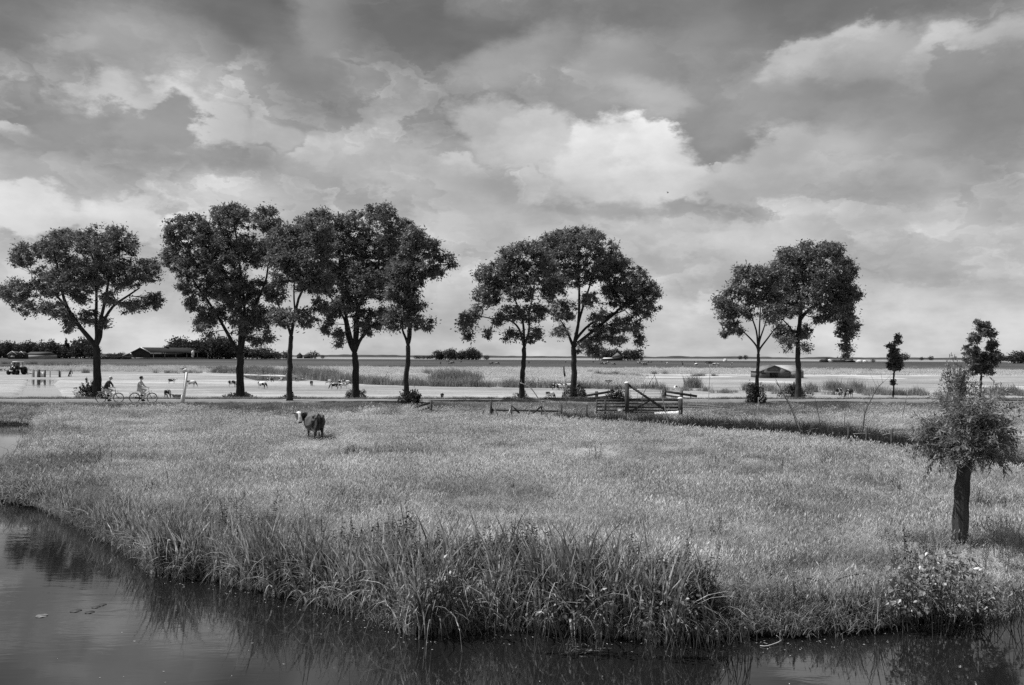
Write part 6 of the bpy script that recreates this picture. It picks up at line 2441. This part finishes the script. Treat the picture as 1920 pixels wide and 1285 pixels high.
def big_wheel(x_, y_, rad, wid):
    w = put('wheel', MB().tube([TP(x_ - wid / 2, y_, rad), TP(x_ + wid / 2, y_, rad)], rad * .5, 18), M_whited, tc_, TP(x_, y_, rad), False)
    tb = MB()
    for k in range(4):
        a, b = -wid / 2 + wid * k / 4, -wid / 2 + wid * (k + 1) / 4
    tb.torus(TP(x_, y_, rad), rad * .78, rad * .22, 'X', 26, 8)
    tb.tube([TP(x_ - wid / 2, y_, rad), TP(x_ + wid / 2, y_, rad)], rad * .93, 22)
    put('tyre', tb, M_black, w, TP(x_, y_, rad), True, loc=(0, 0, 0))


for s in (-1, 1):
    big_wheel(s * .98, .9, .78, .46)
    big_wheel(s * .80, -.9, .5, .34)
put('bonnet', MB().box(TP(0, -.75, 1.15), (.62, 1.3, .62)).box(TP(0, -.75, 1.5), (.5, 1.25, .12)), M_dark, tc_, tp_)
put('grille', MB().box(TP(0, -1.42, 1.12), (.46, .05, .42)), M_black, tc_, tp_)
put('front_weight', MB().box(TP(0, -1.55, .78), (.55, .25, .24)), M_whited, tc_, tp_)
put('front_axle', MB().box(TP(0, -.9, .5), (1.5, .14, .16)), M_dark, tc_, tp_)
cb = MB()
for sx in (-1, 1):
    for sy in (.1, 1.15):
        cb.beam(TP(sx * .62, sy, 1.25), TP(sx * .50, sy, 2.38), .08, .08, up=(0, 1, 0))
cb.box(TP(0, .62, 1.2), (1.3, 1.15, .5))
put('cab_frame', cb, M_dark, tc_, tp_)
put('windscreen', MB().box(TP(0, .10, 1.88), (1.0, .03, .9)), grey('tractor_glass', .06, .1, .05, 1, spec=.9), tc_, tp_)
put('roof', MB().box(TP(0, .62, 2.45), (1.35, 1.35, .14)), M_white, tc_, tp_)
for s in (-1, 1):
    put('mudguard', MB().tube([TP(s * .95, .3, 1.45), TP(s * .95, .75, 1.66), TP(s * .95, 1.3, 1.6)], [(.24, .04)] * 3, 8), M_whited, tc_, tp_, True)
    put('headlight', MB().tube([TP(s * .42, -1.2, 1.38), TP(s * .42, -1.28, 1.38)], .12, 10), M_white, tc_, tp_, True)
    put('mirror', MB().box(TP(s * .88, 0, 2.1), (.14, .05, .26)), M_white if s < 0 else M_whited, tc_, tp_)
put('exhaust_pipe', MB().tube([TP(.36, -.4, 1.4), TP(.36, -.4, 2.3)], .05, 8), M_black, tc_, tp_, True)
drw = MB().beam(TP(1.0, .5, .55), TP(3.0, .3, .18), .12, .12).beam(TP(1.8, .4, .35), TP(2.6, -.6, .15), .1, .1)
put('towed_bar', drw, M_dark, tc_, tp_)

# ------------------------------------------------------------------ shed
DS = 150.0
sx0 = W(1425, 712, DS)
zb = .12


def SP(px, dy, zz):
    """picture column px at the shed front, dy metres behind it, zz above ground"""
    w = W(px, 700, DS)
    return Vector((w.x, DS + dy, zb + zz))


sb_ = thing('field_shed', 'low weathered shed with an open black doorway in the bleached field', 'shed', SP(1452, 0, 0))
M_board = grey('shed_boards', .13, .9, .4, 3, .5, 6, stretch=(6, 1, 1))
M_boardl = grey('pale_shed_boards', .26, .9, .35, 3, .5, 6, stretch=(8, 1, 1))
hE, hR = 1.35, 2.35
th = .12
xa_, xd0, xd1, xb_ = SP(1426, 0, 0).x, SP(1443, 0, 0).x, SP(1459, 0, 0).x, SP(1479, 0, 0).x
xm = (xa_ + xb_) / 2


def roofz(x_):
    return zb + hR - (hR - hE) * abs(x_ - xm) / ((xb_ - xa_) / 2)


wl = MB()
for (u0, u1, z0_) in ((xa_, xd0, 0), (xd0, xm, hE * .88), (xm, xd1, hE * .88), (xd1, xb_, 0)):
    vs = [Vector((u0, DS, zb + z0_)), Vector((u1, DS, zb + z0_)), Vector((u1, DS, roofz(u1) - .03)), Vector((u0, DS, roofz(u0) - .03))]
    vs += [v_ + Vector((0, th, 0)) for v_ in vs]
    wl.add(vs, [(0, 1, 2, 3), (7, 6, 5, 4), (0, 4, 5, 1), (3, 2, 6, 7), (0, 3, 7, 4), (1, 5, 6, 2)])
put('front_wall', wl, M_board, sb_, SP(1452, 0, 0))
wl = MB().box(((xa_ + .06), DS + 3.1, zb + hE / 2), (.12, 5.9, hE)).box((xm, DS + 6.1, zb + hE / 2), (xb_ - xa_, .12, hE))
put('back_wall', wl, M_board, sb_, SP(1452, 0, 0))
put('doorway_shade_floor', MB().box((xm, DS + 3.0, zb + .03), (xb_ - xa_ - .3, 5.6, .05)), M_black, sb_, SP(1452, 0, 0))  # black floor sheet: shade inside the doorway put into the colour
put('window_dark_panel', MB().box((SP(1431, 0, 0).x, DS - .03, zb + .95), (.95, .05, .22)), M_black, sb_, SP(1452, 0, 0))  # solid black slab paints the dark of an opening onto the wall
put('crossbeam', MB().box((xm, DS - .05, zb + hE * .86), (xb_ - xa_ - .1, .08, .10)), M_boardl, sb_, SP(1452, 0, 0))
rf = MB()
ov = .22
for sgn in (-1, 1):
    xe = xm + sgn * ((xb_ - xa_) / 2 + ov)
    ze = zb + hE - .1
    vs = [Vector((xe, DS - .25, ze)), Vector((xm, DS - .25, zb + hR + .02)), Vector((xm, DS + 6.4, zb + hR + .02)), Vector((xe, DS + 6.4, ze))]
    vs += [v_ + Vector((0, 0, .09)) for v_ in vs]
    rf.add(vs, [(0, 1, 2, 3), (7, 6, 5, 4), (0, 4, 5, 1), (3, 2, 6, 7), (0, 3, 7, 4), (1, 5, 6, 2)])
put('roof', rf, grey('shed_roof', .20, .9, .35, 2, .3, 8), sb_, SP(1452, 0, 0))
# lean-to wing to the right, its roof slopes to us
x2 = SP(1508, 0, 0).x
put('wing_wall', MB().box(((xb_ + x2) / 2 + .05, DS + .8, zb + .64), (x2 - xb_, .12, 1.28)), M_boardl, sb_, SP(1452, 0, 0))
vs = [Vector((xb_ - .1, DS + .45, zb + 1.27)), Vector((x2 + .15, DS + .45, zb + 1.27)), Vector((x2 + .15, DS + 5.5, zb + 2.35)), Vector((xb_ - 1.6, DS + 5.5, zb + 2.35))]
vs += [v_ + Vector((0, 0, .09)) for v_ in vs]
put('wing_roof', MB().add(vs, [(0, 1, 2, 3), (7, 6, 5, 4), (0, 4, 5, 1), (3, 2, 6, 7), (0, 3, 7, 4), (1, 5, 6, 2)]) or (lambda q: q)(MB()), M_boardl, sb_) if False else None
wr_ = MB()
wr_.add(vs, [(0, 1, 2, 3), (7, 6, 5, 4), (0, 4, 5, 1), (3, 2, 6, 7), (0, 3, 7, 4), (1, 5, 6, 2)])
put('wing_roof', wr_, grey('pale_shed_roof', .34, .9, .25, 2, .3, 8), sb_, SP(1452, 0, 0))
put('corner_post', MB().box((xb_ + .12, DS + .6, zb + .62), (.12, .12, 1.24)), M_whited, sb_, SP(1452, 0, 0))
put('corner_post', MB().box((x2 + .1, DS + .72, zb + .60), (.10, .10, 1.2)), M_whited, sb_, SP(1452, 0, 0))

# ------------------------------------------------------------------ far farms
M_roofd = grey('dark_roof', .045, .8, .25, .15, stretch=(1, 1, 1))
M_walld = grey('dark_wall', .035, .9, .2, .3)
M_wallm = grey('concrete_base', .22, .9, .2, .5)
DB = 700.0


def BX(px):
    return W(px, 668, DB).x


def BZ(px, py):
    return max(W(px, py, DB).z, .1)


z0 = .1
xl, xap, xr, xe, xe2 = BX(246), BX(264), BX(281), BX(336), BX(353)
zap, zev = BZ(264, 652.2), BZ(280, 662)
bn = thing('barn', 'long black cattle barn with white roof edges and open bays', 'barn', (BX(300), DB, z0))
bo_ = (BX(300), DB, z0)
wd = (xe - xap)                   # roof runs away to the right and back
dep_ = 45.0
# gable front wall
mb = MB()
mb.add([(xl, DB, z0), (xr, DB, z0), (xr, DB, zev), (xap, DB, zap), (xl, DB, zev), (xl, DB + .5, z0), (xr, DB + .5, z0), (xr, DB + .5, zev), (xap, DB + .5, zap), (xl, DB + .5, zev)],
       [(0, 1, 2, 3, 4), (9, 8, 7, 6, 5), (2, 7, 8, 3), (3, 8, 9, 4)])
put('gable_wall', mb, M_walld, bn, bo_)
put('barn_door', MB().box((BX(262), DB - .15, z0 + 1.9), (3.4, .2, 3.6)), M_black, bn, bo_)
# long side wall seen obliquely: low base, open bays
sx_ = xe2 - xr
mb = MB()
mb.add([(xr, DB, z0), (xe2, DB + dep_, z0), (xe2, DB + dep_, z0 + 1.5), (xr, DB, z0 + 1.5), (xr, DB + .4, z0), (xe2, DB + dep_ + .4, z0), (xe2, DB + dep_ + .4, z0 + 1.5), (xr, DB + .4, z0 + 1.5)],
       [(0, 1, 2, 3), (3, 2, 6, 7), (7, 6, 5, 4)])
put('low_wall', mb, M_wallm, bn, bo_)
put('front_base_wall', MB().box(((xl + xr) / 2, DB - .25, z0 + .7), (xr - xl - .4, .3, 1.4)), M_wallm, bn, bo_)
put('inner_back_wall', MB().beam((xl + 2, DB + 8, z0 + 2.6), (xe2 - 8, DB + dep_ + 12, z0 + 2.6), .4, zev - z0), M_walld, bn, bo_)
for k in range(6):
    t_ = (.06 + .94 * k / 5)
    put('bay_post', MB().box((xr + (xe2 - xr) * t_, DB + dep_ * t_ - .2, (z0 + zev) / 2), (.36 if k < 5 else 1.3, .36, zev - z0)), M_whited if k in (0, 5) else M_metal, bn, bo_)
rf = MB()
A0, A1 = Vector((xap, DB - .6, zap + .05)), Vector((xap + (xe - xap), DB + dep_, zap + .05))
E0, E1 = Vector((xr + .6, DB - .6, zev)), Vector((xe2 + .3, DB + dep_, zev))
B0, B1 = Vector((xl - .6, DB - .6, zev)), Vector((xl + (xe - xap), DB + dep_, zev))
up_ = Vector((0, 0, .3))
rf.add([E0, E1, A1, A0, E0 + up_, E1 + up_, A1 + up_, A0 + up_], [(0, 3, 2, 1), (4, 5, 6, 7), (0, 1, 5, 4), (1, 2, 6, 5)])
rf.add([A0, A1, B1, B0, A0 + up_, A1 + up_, B1 + up_, B0 + up_], [(0, 3, 2, 1), (4, 5, 6, 7), (2, 3, 7, 6), (1, 2, 6, 5)])
put('roof', rf, M_roofd, bn, bo_)
for (a, b) in ((A0, E0), (A0, B0), (A1, E1)):
    put('roof_edge', MB().beam(a + Vector((0, -.3, .3)), b + Vector((0, -.3, .3)), .3, .75), M_white, bn, bo_)
put('ventilator', MB().ball((BX(293), DB + 20, zap + .6), (2.2, 2.2, 1.4), 10, 6), M_walld, bn, bo_, True)
# small annex left
an = thing('farm_shed', 'small dark shed with white roof edges left of the barn', 'shed', (BX(235), DB + 6, z0))
ax0, axa, ax1 = BX(224), BX(238), BX(244)
mb = MB()
mb.add([(ax0, DB + 6, z0), (ax1, DB + 6, z0), (ax1, DB + 6, BZ(244, 668)), (axa, DB + 6, BZ(238, 662.5)), (ax0, DB + 6, BZ(224, 667)), (ax0, DB + 20, z0), (ax1, DB + 20, z0), (ax1, DB + 20, BZ(244, 668)), (axa, DB + 20, BZ(238, 662.5)), (ax0, DB + 20, BZ(224, 667))],
       [(0, 1, 2, 3, 4), (2, 7, 8, 3), (3, 8, 9, 4), (1, 6, 7, 2)])
put('wall', mb, M_walld, an, (BX(235), DB + 6, z0))
put('roof_edge', MB().beam((axa, DB + 5.6, BZ(238, 662)), (ax0, DB + 5.6, BZ(224, 667)), .25, .5), M_whited, an, (BX(235), DB + 6, z0))
put('roof_edge', MB().beam((axa, DB + 5.6, BZ(238, 662)), (ax1, DB + 5.6, BZ(244, 668)), .25, .6), M_white, an, (BX(235), DB + 6, z0))
si = thing('silo', 'small white silo standing right of the barn', 'silo', (BX(361), DB + 30, z0))
k_ = (DB + 30) / DB
put('tank', MB().tube([(BX(361.5) * k_, DB + 30, 3.4), (BX(361.5) * k_, DB + 30, 7.2), (BX(361.5) * k_, DB + 30, 7.9)], [1.25, 1.25, .5], 14), M_white, si, (BX(361), DB + 30, z0), True)
put('cone', MB().tube([(BX(361.5) * k_, DB + 30, .2), (BX(361.5) * k_, DB + 30, 3.4)], [.5, 1.25], 14), M_metal, si, (BX(361), DB + 30, z0), True)


def farmhouse(label, px0, px1, pya, pye, D_, wallm, roofm, edge=None, ridge=False, name='farmhouse', cat='house'):
    x0, x1 = W(px0, 668, D_).x, W(px1, 668, D_).x
    za, ze = max(W((px0 + px1) / 2, pya, D_).z, 1.5), max(W((px0 + px1) / 2, pye, D_).z, .8)
    xm_ = (x0 + x1) / 2
    o_ = (xm_, D_, .1)
    root = thing(name, label, cat, o_)
    dp = max((x1 - x0) * .8, 5)
    put('wall', MB().box((xm_, D_ + dp / 2, (ze + .1) / 2), (x1 - x0 - .5, dp, ze)), wallm, root, o_)
    rf = MB()
    if ridge == 'hip':
        ap = (xm_, D_ + dp / 2, za)
        q = [(x0, D_ - .4, ze), (x1, D_ - .4, ze), (x1, D_ + dp, ze), (x0, D_ + dp, ze)]
        rf.add(q + [ap], [(0, 1, 4), (1, 2, 4), (2, 3, 4), (3, 0, 4), (3, 2, 1, 0)])
    elif ridge:
        rf.add([(x0, D_ - .4, ze), (x1, D_ - .4, ze), (x1 - 1, D_ + dp / 2, za), (x0 + 1, D_ + dp / 2, za), (x0, D_ + dp, ze), (x1, D_ + dp, ze)],
               [(0, 1, 2, 3), (3, 2, 5, 4), (0, 3, 4), (1, 5, 2), (4, 5, 1, 0)])
    else:
        rf.add([(x0, D_ - .4, ze), (x1, D_ - .4, ze), (xm_, D_ - .4, za), (x0, D_ + dp, ze), (x1, D_ + dp, ze), (xm_, D_ + dp, za)],
               [(0, 1, 2), (5, 4, 3), (1, 4, 5, 2), (0, 2, 5, 3), (3, 4, 1, 0)])
    rfo = put('roof', rf, roofm, root, o_)
    if edge:
        for e_ in (x0, x1):
            put('roof_edge', MB().beam((xm_, D_ - .7, za + .1), (e_, D_ - .7, ze + .1), .2, .45), edge, root, o_)
        put('window', MB().box((xm_, D_ - .2, ze * .6), ((x1 - x0) * .45, .3, .9)), M_whited, root, o_)
    return root


farmhouse('dark gabled farmhouse with white roof edges at the far left', 14, 33, 659, 665.5, 640, M_walld, M_roofd, M_whited)
farmhouse('second dark gable with white edges beside the farmhouse', 33, 47, 659.5, 665.5, 648, M_walld, M_roofd, M_white)
farmhouse('long dark farm building stretching behind the two gables', 45, 88, 660, 666, 668, grey('pale_wall', .3, .9, .15, .3), M_roofd, ridge=True)
farmhouse('pyramid roofed farmhouse among the far trees in the middle', 569, 584, 660.5, 667, 1000, M_walld, grey('grey_thatch', .16, .9, .2, .2), ridge='hip')
farmhouse('small dark pyramid roof left of the other one on the horizon', 556, 566, 661, 667, 1050, M_walld, M_roofd, ridge='hip')
farmhouse('farmhouse with a big pyramid roof under the wide rounded tree', 1149, 1168, 661.5, 669.5, 820, M_walld, grey('grey_thatch', .16), ridge='hip')
farmhouse('low white roofed barn beside the far pyramid roof', 1131, 1150, 671, 673, 800, M_walld, M_white, ridge=True, name='farm_barn', cat='barn')
for (a, b, ya, ye, m_, lab) in ((1554, 1561, 674, 676, M_white, 'tiny white shed on the far right fields, first of the row'), (1609, 1618, 675, 677, M_white, 'larger white greenhouse shed on the far right fields'),
                               (1620, 1627, 675.5, 677, M_white, 'white shed immediately right of the larger one'), (1540, 1554, 674, 676.5, M_walld, 'dark low shed left of the tiny white one'),
                               (1566, 1604, 674.5, 677, M_walld, 'long low dark farm among hedges on the right'), (1585, 1600, 673, 675, M_wallm, 'grey roofed far house behind the long low farm'),
                               (1896, 1906, 679, 681, M_white, 'small white house by the dark wood at the right edge'), (1358, 1364, 673, 674.5, M_white, 'lone white hut on the far line of fields')):
    farmhouse(lab, a, b, ya, ye, 700, m_, m_ if m_ is not M_wallm else M_roofd, ridge=True)

# ------------------------------------------------------------------ far trees
r = np.random.default_rng(77)


def far_tree_proto(kind):
    n = 700
    u = unit(r.normal(0, 1, (n, 3))) * r.uniform(.3, 1, (n, 1)) ** .4
    lump = 1 + .30 * np.sin(u[:, 0] * 6 + kind) * np.sin(u[:, 2] * 5 + kind * 2) + .22 * np.sin(u[:, 1] * 9 + kind) - .10 * r.uniform(0, 1, n)
    sh = {0: (.50, .50, .50), 1: (.36, .36, .50), 2: (.16, .16, .5)}[kind % 3]
    c = u * lump[:, None] * np.array(sh) + np.array([0, 0, 1 - sh[2] * 1.02])
    c[:, 2] = np.maximum(c[:, 2], .02)
    ll = r.uniform(.07, .14, n)
    me = MB().quads(leafquads(c, r.normal(0, 1, (n, 3)), r.normal(0, .7, (n, 3)) + [0, 0, .5], ll, ll * .7)).mesh('crown')
    me.materials.append(M_leafd)
    mt = MB().tube([(0, 0, -.02), (0, 0, .4), (.01, 0, .75)], [.028, .02, .01], 6)
    for k in range(4):
        a = k * 1.6
        mt.tube([(0, 0, .35 + .08 * k), (math.cos(a) * .2, math.sin(a) * .2, .6 + .06 * k)], [.012, .005], 4)
    mt = mt.mesh('trunk')
    mt.materials.append(M_bark)
    return me, mt


FT = [far_tree_proto(k) for k in range(6)]


ORDW = ['leftmost', 'second', 'third', 'fourth', 'fifth', 'sixth', 'seventh', 'eighth', 'ninth', 'tenth', 'eleventh', 'twelfth', 'thirteenth', 'fourteenth', 'fifteenth', 'sixteenth',
        'seventeenth', 'eighteenth', 'nineteenth', 'twentieth', 'twenty-first', 'twenty-second', 'twenty-third', 'twenty-fourth', 'twenty-fifth', 'twenty-sixth', 'twenty-seventh', 'twenty-eighth']


def number_labels(group, what):
    obs = sorted([o for o in COL.objects if o.parent is None and o.get('group') == group], key=lambda o: o.location.x / o.location.y)
    for i, o in enumerate(obs):
        o['label'] = '%s of the %s' % (ORDW[i], what) if i == 0 else '%s from left of the %s' % (ORDW[i], what)


def far_tree(px, pyt, D_, kind, label, group, wscale=1.0):
    h = W(px, pyt, D_).z * float(r.uniform(.86, 1.12))
    x_ = W(px, 668, D_).x
    root = thing('far_tree', label, 'tree', (x_, D_, .05), group, rz=float(r.uniform(0, 6)))
    root.scale = (h * wscale, h * wscale, h)
    for nm, me in (('crown', FT[kind][0]), ('trunk', FT[kind][1])):
        o = bpy.data.objects.new(nm, me)
        COL.objects.link(o)
        o.parent = root
    return root


ga = 'dark windbreak trees behind the far left farmhouse'
for i, px in enumerate(np.arange(-4, 84, 6.2)):
    far_tree(px, 642.5 + 1.6 * math.sin(i * 2.3) + (2 if px > 74 else 0), 760 + 10 * (i % 3), i % 2, 'one of the dark windbreak trees standing in a row behind the far left farmhouse', ga, .85)
gb = 'wood between the far left farm and the first tree'
for i, (px, py, k) in enumerate([(98, 636, 1), (92, 640, 0), (104, 641, 0), (111, 646, 0), (118, 648, 3), (124, 636.5, 2), (130, 647, 0), (137, 645, 3), (144, 642, 0), (151, 639, 3), (158, 635, 0), (166, 637, 3), (172, 642, 0), (97, 652, 3), (126, 650, 0), (108, 652, 0)]):
    lab = {0: 'tallest round tree at the left end of the far wood', 5: 'narrow pointed tree spiking out of the far wood', 10: 'highest tree at the right end of the far wood behind the first trunk'}.get(i, 'one of the dark rounded trees of the wood between the far farm and the first trunk')
    far_tree(px, py, 720 + 12 * (i % 4), k, lab, gb, 1.0)
gc = 'dark poplar wood behind the barn'
for i, px in enumerate(np.concatenate([np.arange(320, 446, 7.0), np.arange(328, 440, 16.0)])):
    py = np.interp(px, [316, 322, 335, 358, 372, 378, 395, 410, 420, 440, 460], [646, 639, 635.5, 636, 640, 636, 634, 632.5, 632, 640, 650]) + 1.2 * math.sin(i * 1.9)
    far_tree(px, py, 745 + 10 * (i % 4), (0, 1, 3)[i % 3], 'one of the tall dark trees in the poplar wood behind the barn', gc, .9)
gd = 'low trees trailing off right of the poplar wood'
for i, (px, py) in enumerate([(452, 650), (462, 652), (472, 655), (482, 656), (490, 652), (498, 651), (500, 658), (508, 661), (515, 659), (522, 660), (536, 658), (206, 663), (216, 662), (222, 661), (229, 660)]):
    lab = 'one of the low rounded trees trailing off right of the poplar wood' if px > 300 else 'one of the bushes growing left of the black barn'
    far_tree(px, py, 740 + 8 * (i % 3), (0, 3)[i % 2], lab, gd if px > 300 else 'bushes left of the black barn', 1.3)
far_tree(589, 658.5, 990, 0, 'single ball shaped tree right of the small pyramid roofs', None, 1.3)
far_tree(605, 666, 1000, 0, 'tiny bush alone on the horizon right of the ball shaped tree', None, 1.3)
ge = 'clump of trees on the horizon left of the collapsed fence tree'
for i, (px, py) in enumerate([(818, 658), (824, 655), (835, 653.5), (842, 654), (848, 654), (854, 656.5), (860, 659), (867, 658), (873, 659), (880, 653), (885, 652), (891, 654), (896, 658), (828, 661), (866, 662)]):
    far_tree(px, py + .5, 830 + 8 * (i % 3), (0, 1, 3)[i % 3], 'one of the trees in the clump on the horizon in the open gap', ge, 1.0)
far_tree(912, 665, 830, 0, 'small round tree just right of the horizon clump', None, 1.3)
for i, (px, py) in enumerate([(780, 667), (787, 667), (794, 667), (802, 667), (808, 666.5)]):
    far_tree(px, py, 1000, 0, 'one of the low bushes left of the horizon clump', 'low bushes left of the horizon clump', 1.6)
gf = 'trees round the farmhouse under the wide rounded tree'
for i, (px, py, k) in enumerate([(1136, 652, 0), (1143, 652, 0), (1152, 655, 3), (1158, 655, 0), (1166, 658, 3), (1176, 655, 1), (1183, 654, 0), (1190, 655, 3), (1197, 654, 0), (1203, 668, 0), (1188, 669, 0), (1128, 655, 0)]):
    far_tree(px, py, 850 + 6 * (i % 3), k, 'one of the trees round the farmhouse under the wide rounded tree', gf, .95)
for (px, py, D_, lab) in ((1388, 667, 1400, 'tiny round tree alone on the right horizon'), (1398, 664.5, 1450, 'slightly taller tree beside the tiny one on the horizon'), (1551, 671, 760, 'small dome shaped tree over the far right farm'),
                          (1637, 674, 700, 'low bush at the right end of the far farm'), (1696, 663, 1200, 'dark round tree just right of the slim young tree'), (1728, 669, 1400, 'low bush on the horizon, first right of the young tree'),
                          (1746, 668, 1400, 'low tree on the horizon, second right of the young tree'), (1690, 670, 1200, 'low hedge tree beside the dark round one')):
    far_tree(px, py, D_, 0, lab, None, 1.2)
for i, (px, py) in enumerate([(1900, 665), (1908, 661), (1916, 659), (1925, 658), (1934, 660)]):
    far_tree(px, py, 640 + 6 * i, (0, 3)[i % 2], 'one of the dark trees of the wood at the right edge', 'dark wood at the right edge', 1.2)
for i, px in enumerate(np.arange(1860, 1896, 7)):
    far_tree(px, 668 + (i % 2), 1100, 0, 'one of the pale distant trees left of the right edge wood', 'distant trees left of the right edge wood', 1.4)
far_tree(1330, 677.5, 480, 0, 'wide flat dark bush in the far herd', None, 3.2)
# hedge bushes along the foot of the barn
for i, px in enumerate(np.arange(176, 246, 8)):
    far_tree(px, 667.5, 660, 0, 'one of the low hedge bushes running up to the barn', 'low hedge bushes up to the barn', 2.6)
for g_, w_ in ((ga, 'dark windbreak trees behind the far left farmhouse'), (gb, 'dark rounded trees in the wood beside the far left farm'), (gc, 'tall dark trees in the poplar wood behind the barn'),
               (gd, 'low rounded trees trailing off right of the poplar wood'), ('bushes left of the black barn', 'bushes beside the black barn'), (ge, 'trees in the clump on the open horizon'),
               ('low bushes left of the horizon clump', 'low bushes before the horizon clump'), (gf, 'trees round the farmhouse with the pyramid roof'), ('dark wood at the right edge', 'dark trees at the picture edge'),
               ('distant trees left of the right edge wood', 'pale distant trees before the edge wood'), ('low hedge bushes up to the barn', 'low hedge bushes running up to the barn')):
    number_labels(g_, w_)
number_labels('pale branches laid along the ditch', 'pale cut branches lying along the dark ditch side')
number_labels('pale branches in the brushwood by the gate', 'thin pale branches in the brushwood beside the gate')
